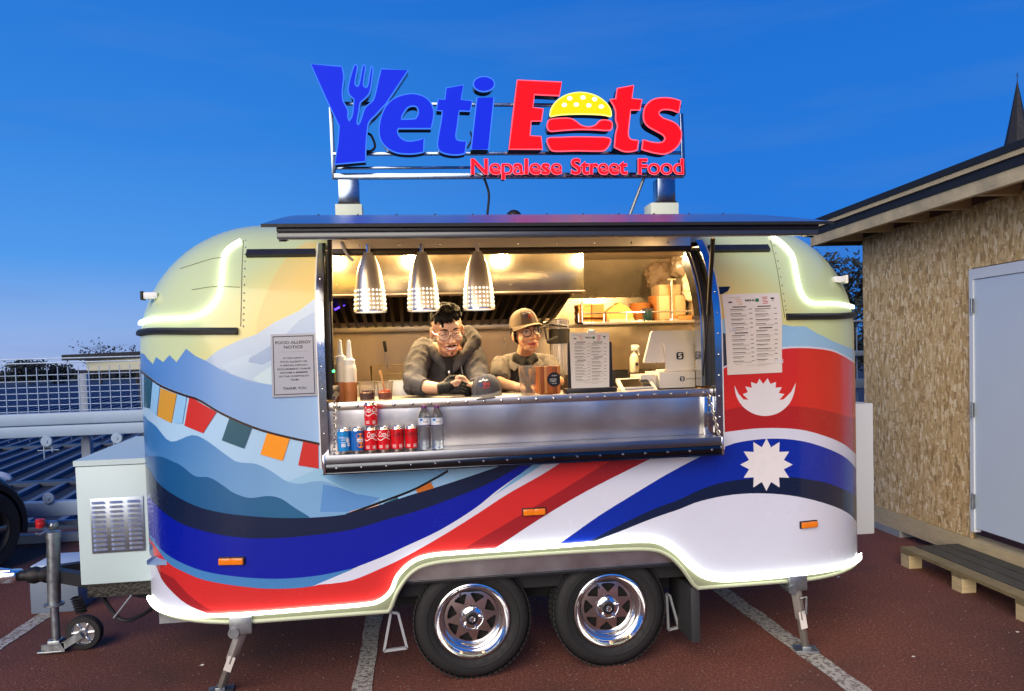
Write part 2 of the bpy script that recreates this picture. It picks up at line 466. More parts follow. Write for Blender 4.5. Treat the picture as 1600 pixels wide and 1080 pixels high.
for k in (.9, 2.6, 4.2):
    c = p0+d*k+bk*1.2; m.box((c.x-.06, c.y-.06, -5), (c.x+.06, c.y+.06, zz-.33))
m.build('post', DARKM, cn, smooth=0)

# treeline on the horizon
LEAF = mat('dusk_foliage', (36, 44, 44), .9, var=.4, vs=2)
def leaf_cloud(mb, c, rad, n, size, rnd, dens=.55):
    for i in range(n):
        u = Vector((rnd.gauss(0, 1), rnd.gauss(0, 1), rnd.gauss(0, 1))).normalized()*(rnd.random()**dens)
        p = Vector(c)+Vector((u.x*rad[0], u.y*rad[1], u.z*rad[2]))
        a = Vector((rnd.gauss(0, 1), rnd.gauss(0, 1), rnd.gauss(0, 1))).normalized(); b = a.orthogonal().normalized(); s = size*rnd.uniform(.5, 1.2)
        mb.add([p-a*s, p+b*s*.5, p+a*s, p-b*s*.5], [(0, 1, 2, 3)])
rnd = random.Random(3)
m = MB()
for i in range(46):
    px = -260+i*13; hh = rnd.uniform(0, 12)
    c = at_d(px, 588+rnd.uniform(-3, 3), 130); leaf_cloud(m, c, (1.9, 1.5, rnd.uniform(.5, 1.5)), 150, .4, rnd, .5)
for i in range(40):
    c = at_d(1200+i*14, 565, 130); leaf_cloud(m, c, (2.2, 1.5, rnd.uniform(.8, 2.0)), 110, .45, rnd, .5)
m.build('tree_line', LEAF, smooth=0, kind='stuff')
m = MB()
a = at_d(-500, 600, 140); b = at_d(2100, 575, 140)
m.add([Vector((a.x, a.y, -5)), Vector((b.x, b.y, -5)), Vector((b.x, b.y, 1.3)), Vector((a.x, a.y, 1.1)), Vector((b.x*1.6, b.y+300, 1.3)), Vector((a.x*1.6, a.y+300, 1.1))], [(0, 1, 2, 3), (3, 2, 4, 5)])
m.build('hills', mat('far_hill', (30, 40, 54), .95, var=.3, vs=.3), smooth=0, kind='structure')

def tree(px, py_top, py_bot, dep, w, label, seed, nleaf=900, bare=False, leaf=.07):
    rn = random.Random(seed); top = at_d(px, py_top, dep); bot = at_d(px, py_bot, dep)
    base = Vector((bot.x, bot.y, min(bot.z, top.z-1))); H = top.z-base.z
    t = thing('tree', base, label, 'tree')
    m = MB(); m.tube([base, base+Vector((.05*H, 0, H*.4)), base+Vector((0, 0, H*.85))], [H*.035, H*.025, H*.006], 8); tips = []
    for i in range(26):
        z = H*rn.uniform(.25, .85); a = rn.uniform(0, 6.3); L = w*rn.uniform(.5, 1)*(1.15-z/H*.6)
        s0 = base+Vector((0, 0, z)); e = s0+Vector((cos(a)*L, sin(a)*L, L*rn.uniform(.3, .9))); mid = (s0+e)/2+Vector((0, 0, -.05*L))
        e.z = min(e.z, top.z)
        m.tube([s0, mid, e], [H*.010, H*.006, H*.002], 5); tips += [e, mid, (mid+e)/2]
        for k in range(3):
            e2 = mid+(e-mid)*rn.random()+Vector((rn.uniform(-1, 1), rn.uniform(-1, 1), rn.uniform(.1, 1)))*w*.3; e2.z = min(e2.z, top.z+.05)
            m.tube([mid+(e-mid)*rn.random()*.8, e2], [H*.004, H*.0015], 4); tips.append(e2)
    m.build('trunk', mat('bark', (44, 38, 34), .9, var=.3, vs=6), t)
    c = MB()
    for i in range(nleaf):
        q = rn.choice(tips)+Vector((rn.gauss(0, 1), rn.gauss(0, 1), rn.gauss(0, .8)))*w*.13
        leaf_cloud(c, q, (.0, .0, .0), 1, leaf, rn)
    c.build('crown', LEAF, t, smooth=0)
tree(1325, 398, 640, 15, 1.15, 'dusky bush-like tree between the trailer end and the chipboard shed', 5, 3800, leaf=.075)
tree(158, 541, 600, 26, .9, 'sparse dark treetop poking up behind the distant canopy roof', 9, 260, leaf=.05)
tree(214, 539, 600, 22, .35, 'tiny dark shrub top right beside the trailer nose above the canopy', 12, 160, leaf=.05)
tree(46, 571, 610, 60, 1.7, 'low dark round tree on the horizon left of the canopy', 15, 1300, leaf=.16)
tree(90, 573, 610, 62, 1.2, 'slim dark pointed tree on the horizon beside the canopy corner', 16, 900, leaf=.16)

# church spire far away
sp = at_d(1592, 128, 70); sb = at_d(1590, 262, 70)
st = thing('church_spire', (sb.x, sb.y, -5), 'dark slender church spire rising beyond the shed roof', 'church tower')
m = MB(); hw = 1.45
m.lathe([(0.02, sp.z), (hw*.45, (sp.z*.55+sb.z*.45)), (hw, sb.z+.3)], (sb.x, sb.y, 0), 8)
m.build('spire', mat('slate', (28, 30, 36), .7, var=.25, vs=3), st, smooth=0)
m = MB(); m.tube([(sb.x, sb.y, sp.z-.05), (sb.x, sb.y, sp.z+.75)], .03, 6); m.bar((sb.x-.14, sb.y, sp.z+.5), (sb.x+.14, sb.y, sp.z+.5), .03)
m.build('cross', mat('slate', (28, 30, 36), .7), st)
m = MB(); m.box((sb.x-1.25, sb.y-1.25, -5), (sb.x+1.25, sb.y+1.25, sb.z+.3)); m.build('tower', mat('dark_stone', (58, 56, 58), .85, var=.2, vs=2), st, smooth=0)

# ------------------------------------------------------------------ fence at the deck edge
FW = mat('fence_white', (150, 174, 198), .45, var=.08, vs=4)
def fY(x): return 3.62 + .0*(x+3)
fe = thing('fence', (-4.5, 3.6, 0), 'white steel crash rail fence with wire mesh above, left of the trailer', 'fence')
FYv = 3.62
def zat(px, py): return on_y(px, py, FYv).z
x0, x1 = on_y(-260, 600, FYv).x, -1.4
zr1, zr0 = zat(110, 644), zat(110, 681)
m = MB(); m.box((x0, FYv-.05, zr0), (x1, FYv+.05, zr0+(zr1-zr0)*.47), .012); m.build('rail', FW, fe)
m = MB(); m.box((x0, FYv-.05, zr0+(zr1-zr0)*.50), (x1, FYv+.05, zr1), .012); m.build('rail', FW, fe)
zl1, zl0 = zat(80, 783), zat(80, 806)
m = MB(); m.box((x0, FYv-.05, zl0), (x1, FYv+.05, zl1), .012); m.build('rail', FW, fe)
for (a, b) in ((838, 852), (818, 826), (863, 868)):
    m = MB(); m.box((x0, FYv+.1, zat(80, b)), (x1, FYv+.16, zat(80, a)), .006); m.build('base_rail', mat('fence_grey', (140, 154, 170), .5), fe)
# mesh: wires as geometry
ztop = zat(110, 581)
m = MB(); stepx = .066
xx = x0
while xx < x1:
    m.tube([(xx, FYv+.09, zr0-.05), (xx, FYv+.09, ztop+.05)], .0042, 5); xx += stepx*1.35
zz_ = zr1+.01
hs = (ztop-zr1)/6.6
while zz_ < ztop+.01:
    m.tube([(x0, FYv+.096, zz_), (x1, FYv+.096, zz_)], .0042, 5); zz_ += hs
m.build('mesh_wire', mat('fence_wire', (176, 196, 216), .4, .4), fe, kind='stuff')
for py in (559, 566):
    zz_ = zat(100, py); m = MB(); m.tube([(x0, FYv+.35, zz_), (x1-.9, FYv+.35, zz_)], .006, 6); m.build('top_wire', mat('fence_wire', (176, 196, 216), .4, .4), fe)
for px, py in ((72, 690), (182, 685), (75, 779), (-70, 694)):
    c = on_y(px, py, FYv-.07)
    m = MB(); m.lathe([(0, -.006), (.012, -.008), (.016, .0), (.044, .0), (.049, .004), (.049, .016), (0, .016)], c, 20, 'Y'); d_ = m.build('disc', FW, fe)
    m = MB(); m.tube([c+Vector((-.035, .03, -.02)), c+Vector((-.035, .03, -.16))], .006, 6); m.tube([c+Vector((.035, .03, -.02)), c+Vector((.035, .03, -.10))], .006, 6)
    m.box(c+Vector((-.09, .03, -.085)), c+Vector((.09, .036, -.078))); m.build('hanger', FW, fe)
for px in (-140, 130, 310):
    c = on_y(px, 700, FYv+.12); m = MB(); m.box((c.x-.04, FYv+.17, -.3), (c.x+.04, FYv+.25, ztop-.02), .006); m.build('post', mat('fence_grey', (140, 154, 170), .5), fe)
# fence piece between trailer and shed
f2 = thing('rail_fence', tuple(on_y(1342, 700, 4.2)*1.0), 'grey railings in the narrow gap between trailer end and shed', 'fence')
xa, xb = on_y(1296, 560, 4.2).x, on_y(1480, 560, 4.2).x
for (a, b) in ((548, 556), (592, 606), (628, 640), (500, 503), (668, 676)):
    m = MB(); m.box((xa, 4.16, on_y(1343, b, 4.2).z), (xb, 4.22, on_y(1343, a, 4.2).z), .004); m.build('rail', mat('fence_grey', (140, 154, 170), .5), f2)
m = MB(); xx = xa
while xx < xb: m.tube([(xx, 4.24, .2), (xx, 4.24, on_y(1343, 500, 4.2).z)], .008, 6); xx += .12
m.build('upright', mat('fence_grey', (140, 154, 170), .5), f2, kind='stuff')

# ------------------------------------------------------------------ chipboard shed on the right
def cc(xc, d, z):   # metres right of / ahead of the camera -> world
    fh = Vector((sin(TH), cos(TH), 0)); return Vector((CAM.x, CAM.y, 0)) + R0*xc + fh*d + Vector((0, 0, z))
W0 = cc(3.16, 6.6, 0); W1 = cc(3.52, 1.85, 0)       # visible wall, far corner to near
wd = (W1-W0).normalized(); wn_ = Vector((-wd.y, wd.x, 0))
if wn_.dot(CAM-W0) < 0: wn_ = -wn_
WL = (W1-W0).length
def sh(a, out, z): return W0 + wd*a + wn_*out + Vector((0, 0, z))
def hit_wall(px, py, out=0.):
    d = ray(px, py); P = W0+wn_*out
    t = (P-CAM).dot(wn_)/d.dot(wn_); q = CAM+d*t
    return (q-W0).dot(wd), q.z
def osb():
    m = mat('chipboard', (170, 140, 92), .75); t = m.node_tree; b = t.nodes['Principled BSDF']
    tcn = t.nodes.new('ShaderNodeTexCoord'); cur = tcn.outputs['Object']
    col = None
    base = t.nodes.new('ShaderNodeRGB'); base.outputs[0].default_value = (*lin((202, 168, 110)), 1); col = base.outputs[0]
    hs = None
    for k, (sc, rot, st) in enumerate([((44, 44, 15), .35, 0), ((38, 38, 13), -.6, 3), ((46, 46, 18), 1.1, 7), ((18, 18, 42), .35, 11), ((52, 52, 15), -.3, 17), ((30, 30, 12), .15, 23)]):
        mpn = t.nodes.new('ShaderNodeMapping'); mpn.inputs['Scale'].default_value = sc; mpn.inputs['Rotation'].default_value = (rot, rot*.6, 0); mpn.inputs['Location'].default_value = (st, st*.7, st*.3)
        t.links.new(cur, mpn.inputs[0])
        w = t.nodes.new('ShaderNodeTexNoise'); w.inputs['Scale'].default_value = 1.6; t.links.new(mpn.outputs[0], w.inputs[0])
        ad = t.nodes.new('ShaderNodeVectorMath'); ad.operation = 'MULTIPLY_ADD'; t.links.new(w.outputs['Color'], ad.inputs[0]); ad.inputs[1].default_value = (.55, .55, .55); t.links.new(mpn.outputs[0], ad.inputs[2])
        vo = t.nodes.new('ShaderNodeTexVoronoi'); vo.inputs['Scale'].default_value = 1.5; t.links.new(ad.outputs[0], vo.inputs[0])
        r = t.nodes.new('ShaderNodeValToRGB'); e = r.color_ramp.elements
        stops = [(0, (150, 118, 70)), (.25, (196, 160, 102)), (.5, (212, 178, 118)), (.75, (226, 196, 140)), (1, (250, 232, 188))]
        while len(e) < 5: e.new(.5)
        for q, (p, c) in zip(e, stops): q.position = p; q.color = (*lin(c), 1)
        sx = t.nodes.new('ShaderNodeSeparateColor'); t.links.new(vo.outputs['Color'], sx.inputs[0]); t.links.new(sx.outputs[0], r.inputs[0])
        msk = t.nodes.new('ShaderNodeMath'); msk.operation = 'GREATER_THAN'; msk.inputs[1].default_value = .42; t.links.new(sx.outputs[1], msk.inputs[0])
        sc2 = t.nodes.new('ShaderNodeMath'); sc2.operation = 'MULTIPLY'; sc2.inputs[1].default_value = .8; t.links.new(msk.outputs[0], sc2.inputs[0])
        x = t.nodes.new('ShaderNodeMix'); x.data_type = 'RGBA'; t.links.new(sc2.outputs[0], x.inputs[0]); t.links.new(col, x.inputs[6]); t.links.new(r.outputs[0], x.inputs[7]); col = x.outputs[2]
        if hs is None: hs = sx.outputs[2]
    n = t.nodes.new('ShaderNodeTexNoise'); n.inputs['Scale'].default_value = 90; n.inputs['Detail'].default_value = 4; t.links.new(cur, n.inputs[0])
    mm = t.nodes.new('ShaderNodeMix'); mm.data_type = 'RGBA'; mm.blend_type = 'OVERLAY'; mm.inputs[0].default_value = .35; t.links.new(col, mm.inputs[6]); t.links.new(n.outputs['Color'], mm.inputs[7])
    t.links.new(mm.outputs[2], b.inputs['Base Color'])
    bn = t.nodes.new('ShaderNodeBump'); bn.inputs['Strength'].default_value = .3; bn.inputs['Distance'].default_value = .006; t.links.new(hs, bn.inputs['Height']); t.links.new(bn.outputs[0], b.inputs['Normal'])
    return m
OSB = osb()
TIM = mat('raw_timber', (196, 178, 136), .75, var=.2, vs=9, bump=.15, bs=40, stretch=(1, 1, 8))
TIMD = mat('dark_timber', (112, 96, 66), .8, var=.3, vs=10, bump=.2, bs=30)  # darker timber tone for the panel joint and end fascia
FELT = mat('roof_felt', (26, 32, 42), .8, var=.2, vs=25)
shd = thing('chipboard_shed', W0, 'chipboard walled shed with white door and overhanging felt roof', 'shed')
zb, zt = .20, 2.56
def wbox(mb, a0, a1, o0, o1, z0, z1):
    P = [sh(a, o, z) for a in (a0, a1) for o in (o0, o1) for z in (z0, z1)]
    return mb.add(P, [(0, 1, 3, 2), (4, 6, 7, 5), (0, 4, 5, 1), (2, 3, 7, 6), (0, 2, 6, 4), (1, 5, 7, 3)])
aj = hit_wall(1518, 500)[0]; ajt, zdt = hit_wall(1521, 430); zdb = hit_wall(1519, 829)[1]
DW = .92
wbox(MB(), 0, aj-.004, -.02, 0, zb, zt).build('wall_panel', OSB, shd, smooth=0)
wbox(MB(), aj+.004, WL, -.02, .0, zdt+.05, zt).build('wall_panel', OSB, shd, smooth=0)
wbox(MB(), aj+DW+.05, WL, -.02, -.001, zb, zdt+.045).build('wall_panel', OSB, shd, smooth=0)
# far end wall of the shed (turning the corner) and side depth
e1 = -wn_*2.6
m = MB(); P = [sh(0, -.022, zb), sh(0, -2.6, zb), sh(0, -2.6, zt), sh(0, -.022, zt)]; Q = [p+wd*.02 for p in P]
m.add(P+Q, [(0, 1, 2, 3), (4, 7, 6, 5), (0, 3, 7, 4), (1, 5, 6, 2), (0, 4, 5, 1), (3, 2, 6, 7)]); m.build('end_wall', OSB, shd, smooth=0)
wbox(MB(), aj-.004, aj+.0038, -.019, -.006, zb, zt).build('panel_joint', TIMD, shd, smooth=0)
# door with frame
DP = mat('door_paint', (200, 216, 228), .35, var=.03, vs=2)
dr = MB(); wbox(dr, aj+.045, aj+DW, -.03, .012, zdb+.03, zdt-.035); dr = dr.build('door', DP, shd, smooth=0)
m = MB(); wbox(m, aj+.006, aj+.043, -.03, .022, zdb, zdt+.04); wbox(m, aj+.043, aj+DW+.04, -.03, .022, zdt-.032, zdt+.04); wbox(m, aj+DW+.002, aj+DW+.04, -.03, .022, zdb, zdt-.032)
m.build('door_frame', mat('door_frame_paint', (216, 224, 228), .4), shd, smooth=0)
for py in (478, 782, 640):
    zh = hit_wall(1523, py)[1]; m = MB(); wbox(m, aj+.03, aj+.058, .022, .030, zh-.05, zh+.05)
    m.tube([sh(aj+.044, .034, zh-.055), sh(aj+.044, .034, zh+.055)], .007, 8); m.build('hinge', GALV, dr)
# skid timber, blocks
wbox(MB(), -.05, WL, -.12, .012, .055, zb-.004).build('skid_beam', TIM, shd, smooth=0)
wbox(MB(), -.05, WL, -2.6, -2.4, .055, zb-.004).build('skid_beam', TIM, shd, smooth=0)
for k, a in enumerate((.12, 2.2, 3.9)):
    o = wbox(MB(), a, a+.42, -.3, .02+.015*k, 0, .053)
    o.build('concrete_block', mat('concrete', (150, 152, 148), .85, var=.15, vs=18), smooth=0, loc=sh(a, 0, 0),
            label=['pale concrete block under the far corner of the shed', 'concrete block under the middle of the shed beam', 'concrete block under the near end of the shed beam'][k], cat='block')
# roof: fascia boards, felt, rafters under the overhang
ov = .34; a_0, a_1 = -.28, WL+.4
zf0, zf1 = 2.535, 2.76
wbox(MB(), a_0, a_1, ov-.04, ov, zf0, zf0+.085).build('fascia_board', mat('weathered_fascia', (188, 172, 134), .8, var=.35, vs=5, bump=.2, bs=30), shd, smooth=0)
wbox(MB(), a_0, a_1, ov-.045, ov+.008, zf0+.087, zf0+.145).build('felt_edge', FELT, shd, smooth=0)
wbox(MB(), a_0+.02, a_1, ov-.03, ov+.022, zf0+.147, zf0+.178).build('batten', TIM, shd, smooth=0)
wbox(MB(), a_0-.01, a_1, ov-.03, ov+.03, zf0+.180, zf1).build('felt_kerb', FELT, shd, smooth=0)
wbox(MB(), a_0, a_1, -2.9, ov-.047, zf0+.12, zf1-.03).build('roof_deck', FELT, shd, smooth=0)
wbox(MB(), a_0, a_0+.04, -2.9, ov-.048, zf0, zf0+.117).build('fascia_board', TIMD, shd, smooth=0)
wbox(MB(), a_0+.042, a_1, -.9, ov-.05, zf0+.10, zf0+.117).build('soffit', mat('soffit_board', (96, 74, 48), .8, var=.3, vs=6), shd, smooth=0)
k = a_0+.25
rp = None
while k < a_1:
    if rp is None: rp = wbox(MB(), k, k+.045, .002, ov-.05, zf0+.005, zf0+.098).build('rafter', TIM, shd, smooth=0); kk = k
    else: dup(rp, Matrix.Translation(wd*(k-kk)))
    k += .46
# pallet step
pl0 = hit_wall(1432, 853)
pt = thing('pallet', G(1440, 880), 'weathered wooden pallet used as a step below the shed door', 'pallet')
cA = on_z(1432, 853, .135); 
pd = wd; pn = wn_
aA = (cA-W0).dot(wd); oA = (cA-W0).dot(wn_)
PW = WM = mat('pallet_wood', (128, 116, 84), .85, var=.3, vs=8, bump=.25, bs=30)
Lp, Wp = 1.20, .44
oA = max(oA, Wp+.03)
pb = None
for j in range(4):
    w_ = .10; o0 = oA-Wp+j*(Wp-w_)/3
    b_ = wbox(MB(), aA, aA+Lp, o0, o0+w_, .113, .135)
    pb = b_.build('board', mat('pallet_wood_dark', (72, 70, 60), .85, var=.35, vs=10, bump=.25, bs=30) if j in (1, 2, 0) else PW, pt, smooth=0)
for a in (aA, aA+Lp/2-.05, aA+Lp-.10):
    wbox(MB(), a, a+.10, oA-Wp, oA, .091, .1125).build('cross_board', PW, pt, smooth=0)
    for o0 in (oA-.10, oA-Wp):
        wbox(MB(), a+.002, a+.098, o0+.002, o0+.098, .0, .0905).build('block', TIM, pt, smooth=0)
# ------------------------------------------------------------------ food trailer: shell mathematics
XL, XR, RP, RA, ZA, TW = -2.018, 1.973, .669, .6585, 1.688, 2.0
XLc, XRc = XL+RP, XR-RP
TMAX = ZA+RA*pi/2
def shell(s, t, off=0.):
    """point on the body: s runs along the side (= X on the flat part), t runs up the wall and over the shoulder"""
    if t < ZA: z, ins = t, -off
    else:
        ph = min((t-ZA)/RA, pi/2); z = ZA+(RA+off)*sin(ph); ins = RA-(RA+off)*cos(ph)
    if XLc <= s <= XRc: return Vector((s, ins, z))
    if s < XLc: sg, xc, a = -1, XLc, (XLc-s)/RP
    else: sg, xc, a = 1, XRc, (s-XRc)/RP
    if a <= pi/2:
        r = RP-ins; return Vector((xc+sg*r*sin(a), RP-r*cos(a), z))
    return Vector((xc+sg*(RP-ins), RP+(a-pi/2)*RP, z))
import bisect as _bs
def shellq(s, t, off=0.):
    """the same surface, flat between neighbouring fold lines, so that stacked films never cross"""
    i = _bs.bisect_right(SG, s); j = _bs.bisect_right(TG, t)
    s0, s1 = SG[i-1] if i else s, SG[i] if i < len(SG) else s
    t0, t1 = TG[j-1] if j else t, TG[j] if j < len(TG) else t
    if s1-s0 < 1e-9: s0 = s1 = s
    if t1-t0 < 1e-9 or t1 <= ZA+1e-9: t0 = t1 = t
    if s0 >= XLc-1e-9 and s1 <= XRc+1e-9: s0 = s1 = s
    fs = (s-s0)/(s1-s0) if s1 > s0 else 0; ft = (t-t0)/(t1-t0) if t1 > t0 else 0
    return shell(s0, t0, off).lerp(shell(s1, t0, off), fs).lerp(shell(s0, t1, off).lerp(shell(s1, t1, off), fs), ft)
def _g(P):
    cx = min(max(P.x, XLc), XRc); cy = min(max(P.y, RP), TW-RP); sd = hypot(P.x-cx, P.y-cy)-RP
    h = min(max(P.z-ZA, 0), RA); return sd+RA-sqrt(max(RA*RA-h*h, 0))+max(P.z-ZA-RA, 0)
def hit(px, py):
    """(s, t) of the body surface under a picture point (nearest silhouette point if it misses)"""
    d = ray(px, py); k = 2.6; best = (9, 0); prev = None
    while k < 6.5:
        g = _g(CAM+d*k)
        if g < best[0]: best = (g, k)
        if g <= 0: break
        prev = k; k += .03
    if best[0] <= 0:
        a, b = k-.03, k
        for _ in range(18):
            c = (a+b)/2
            if _g(CAM+d*c) > 0: a = c
            else: b = c
        k = b
    else: k = best[1]
    P = CAM+d*k
    if P.z < ZA: t = P.z
    else: t = ZA+RA*asin(min(1, (P.z-ZA)/RA))
    if XLc <= P.x <= XRc: s = P.x
    else:
        sg, xc = (-1, XLc) if P.x < XLc else (1, XRc)
        if P.y < RP: s = xc+sg*RP*atan2(abs(P.x-xc), RP-P.y)
        else: s = xc+sg*(RP*pi/2+P.y-RP)
    return Vector((s, t, 0))
SE_L, SE_R = XLc-RP*pi/2-.33, XRc+RP*pi/2+.33      # middle of the two end walls
SCUT = [XLc-RP*radians(4.5)*k for k in range(0, 21)]+[XRc+RP*radians(4.5)*k for k in range(0, 21)]
TCUT = [ZA+RA*radians(4.5)*k for k in range(0, 21)]
SG = sorted(SCUT); TG = sorted(TCUT)
def conform(mb, loops, off, f=None):
    """flat outline in (s, t) laid on the body"""
    bm = fill2d(loops)
    s0 = min(v.co.x for v in bm.verts); s1 = max(v.co.x for v in bm.verts); t0 = min(v.co.y for v in bm.verts); t1 = max(v.co.y for v in bm.verts)
    for c in SCUT:
        if s0 < c < s1: bmesh.ops.bisect_plane(bm, geom=bm.verts[:]+bm.edges[:]+bm.faces[:], plane_co=(c, 0, 0), plane_no=(1, 0, 0), dist=1e-6)
    for c in TCUT:
        if t0 < c < t1: bmesh.ops.bisect_plane(bm, geom=bm.verts[:]+bm.edges[:]+bm.faces[:], plane_co=(0, c, 0), plane_no=(0, 1, 0), dist=1e-6)
    bm.verts.index_update()
    mb.add([(f or shellq)(v.co.x, v.co.y, off) for v in bm.verts], [[v.index for v in q.verts] for q in bm.faces]); bm.free()
    return mb
def H(pts): return [hit(*p) for p in pts]
def HC(pts, n=5): return [hit(p.x, p.y) for p in crom([(a, b, 0) for a, b in pts], n)]

TR = thing('food_trailer', (0, 1.0, 0), 'rounded food trailer with painted mountains, open serving hatch and glowing light strips', 'food trailer')

# ---- outlines taken from the photograph onto the real surface
SK = [(237, 950), (253, 962), (281, 970), (323, 973), (411, 968), (499, 962), (606, 954.5), (611, 948), (622, 922), (642, 895), (670, 881), (723, 874), (846, 865), (952, 859), (1015, 858), (1043, 867), (1064, 886), (1082, 911), (1089, 917), (1140, 913), (1161, 912), (1229, 906)]
sk = H(SK)
ZS = .398
arch = [p for p in sk if -.765 < p.x < .80 and p.y > ZS-.004]
arch = sorted(arch, key=lambda p: p.x)
ax0, ax1 = arch[0].x, arch[-1].x
arch_c = crom([(p.x, max(p.y, ZS), 0) for p in arch], 4)
lower = [Vector((SE_L, ZS, 0)), Vector((ax0-.002, ZS, 0))] + arch_c + [Vector((ax1+.002, ZS, 0)), Vector((SE_R, ZS, 0))]
XO0, XO1 = -1.008, .905                      # hatch opening
ZO0 = 1.105; TO1 = ZA+RA*radians(48)
HOLE = [Vector((XO0, ZO0, 0)), Vector((XO1, ZO0, 0)), Vector((XO1, TO1, 0)), Vector((XO0, TO1, 0))]
outer = lower + [Vector((SE_R, TMAX, 0)), Vector((SE_L, TMAX, 0))]
def sky_print():
    """pale dusk-sky print: warm near the middle of the side, pale green-cream towards the ends"""
    m = mat('printed_sky_film', (206, 208, 168), .30, coat=.35); t = m.node_tree; b = t.nodes['Principled BSDF']
    g = t.nodes.new('ShaderNodeNewGeometry'); s = t.nodes.new('ShaderNodeSeparateXYZ'); t.links.new(g.outputs['Position'], s.inputs[0])
    cv = t.nodes.new('ShaderNodeVectorMath'); cv.operation = 'MULTIPLY_ADD'; cv.inputs[1].default_value = (.62, 0, 1); cv.inputs[2].default_value = (.05, 0, -1.45)
    t.links.new(g.outputs['Position'], cv.inputs[0])
    ln = t.nodes.new('ShaderNodeVectorMath'); ln.operation = 'LENGTH'; t.links.new(cv.outputs[0], ln.inputs[0])
    r = t.nodes.new('ShaderNodeValToRGB'); e = r.color_ramp.elements
    st = [(0, (244, 182, 58)), (.66, (240, 194, 84)), (.78, (226, 204, 112)), (.92, (212, 212, 144)), (1, (196, 212, 162))]
    while len(e) < len(st): e.new(.5)
    for q, (p, c) in zip(e, st): q.position = p; q.color = (*lin(c), 1)
    t.links.new(ln.outputs['Value'], r.inputs[0]); t.links.new(r.outputs[0], b.inputs['Base Color']); return m
SKYM = sky_print()
m = MB(); conform(m, [outer, HOLE], 0); m.build('body', SKYM, TR, smooth=30)
m = MB()
mirror = lambda s, t, o: (lambda p: Vector((p.x, TW-p.y, p.z)))(shellq(s, t, o))
conform(m, [[Vector((SE_L, ZS, 0)), Vector((SE_R, ZS, 0)), Vector((SE_R, TMAX, 0)), Vector((SE_L, TMAX, 0))]], 0, mirror); m.build('rear_body', SKYM, TR, smooth=30)
m = MB(); m.box((XLc-.02, RP-.03, ZA+RA-.02), (XRc+.02, TW-RP+.03, ZA+RA+.004)); m.build('roof', mat('roof_white', (196, 206, 190), .35), TR)
# floor slab / chassis, set inside the skirt
m = MB(); m.box((XL+.45, .10, ZS+.03), (XR-.45, TW-.10, ZS+.10)); m.build('chassis', mat('chassis_black', (26, 27, 29), .7), TR)
for yy in (.35, 1.6):
    m = MB(); m.box((XL+.1, yy, .30), (XR-.25, yy+.06, ZS+.028)); m.build('chassis_beam', GALV, TR)

# ---- printed film, layer over layer
LAY = [0]
def zlow(x):
    z = ZS
    for i in range(1, len(lower)):
        a, b = lower[i-1], lower[i]
        if a.x <= x <= b.x and b.x > a.x: z = max(z, a.y+(b.y-a.y)*(x-a.x)/(b.x-a.x))
    return z
def dens(L):
    out = []
    for i, p in enumerate(L):
        q = L[i-1]; n = max(1, int(hypot(p[0]-q[0], p[1]-q[1])/.03)) if -.8 < p[0] < 1.1 and min(p[1], q[1]) < .9 else 1
        out += [(q[0]+(p[0]-q[0])*k/n, q[1]+(p[1]-q[1])*k/n) for k in range(1, n+1)]
    return out
def film(name, pts, m, px=True, lab=None):
    LAY[0] += 1
    L = [(p.x, p.y) for p in H(pts)] if px else [(p[0], p[1]) for p in pts]
    L = [Vector((p[0], max(p[1], zlow(p[0])+.0015), 0)) for p in dens(L)]
    mb = MB(); conform(mb, [L], .0004+.00009*LAY[0]); return mb.build(name, m, TR, smooth=30, label=lab)
def fm(name, c, **k): return mat('film_'+name, c, .27, coat=.35, var=.035, vs=2.5, bump=.05, bs=2.2)
def xs(L): return [(p.x, p.y) for p in L]
def low_edge(x0, x1):
    """points of the lower body edge between x0 and x1, left to right"""
    return [(p.x, p.y+.002) for p in lower if x0 < p.x < x1]
def cl(L):   # clip (s,t) list so it stays above the skirt
    return L
BOTL, BOTR = SE_L, SE_R
# curves, left to right, in picture points
B_top = [(225, 553), (239, 569), (244, 558), (255, 566), (265, 555), (276, 566), (291, 545), (305, 556), (322, 564), (348, 579), (385, 595), (422, 601), (500, 599)]
rope = [(222, 580), (226, 582), (252, 601), (289, 616), (311, 623), (348, 645), (396, 666), (440, 679), (500, 692)]
C_top = [(229, 652), (231, 656), (244, 666), (267, 690), (300, 680), (322, 688), (355, 712), (372, 722), (400, 725), (425, 737), (446, 751), (467, 756), (492, 752), (509, 753), (534, 763), (559, 772), (594, 778)]
D_top = [(233, 712), (253, 714), (270, 721), (284, 728), (305, 744), (327, 746), (348, 758), (365, 770), (390, 778), (418, 775), (439, 779), (460, 793), (483, 807)]
N1_top = [(234, 733), (246, 753), (270, 772), (305, 790), (341, 800), (376, 805), (429, 809), (481, 809), (538, 804), (587, 791), (640, 774), (670, 765), (723, 748), (800, 722)]
B1_top = [(236, 780), (256, 800), (288, 820), (341, 835), (393, 841), (446, 840), (499, 835), (552, 827), (600, 813), (653, 798), (706, 779), (758, 758), (797, 737), (822, 722)]
B1_bot = [(238, 838), (249, 855), (270, 872), (305, 888), (341, 897), (393, 903), (446, 904), (499, 899), (552, 888), (600, 869), (635, 853), (688, 828), (741, 795), (776, 767), (811, 742), (846, 716)]
S_bot = [(240, 848), (263, 879), (291, 895), (323, 907), (376, 916), (429, 920), (488, 916), (530, 902)]
W_bot = [(488, 916.5), (517, 912), (552, 906), (600, 886), (635, 869), (688, 839), (741, 806), (793, 772), (846, 742), (890, 714)]
R_right = [(700, 872), (723, 858), (818, 802), (945, 725), (965, 712)]
DR_right = [(700, 900), (740, 878), (776, 855), (846, 809), (917, 767), (1012, 719), (1025, 712)]
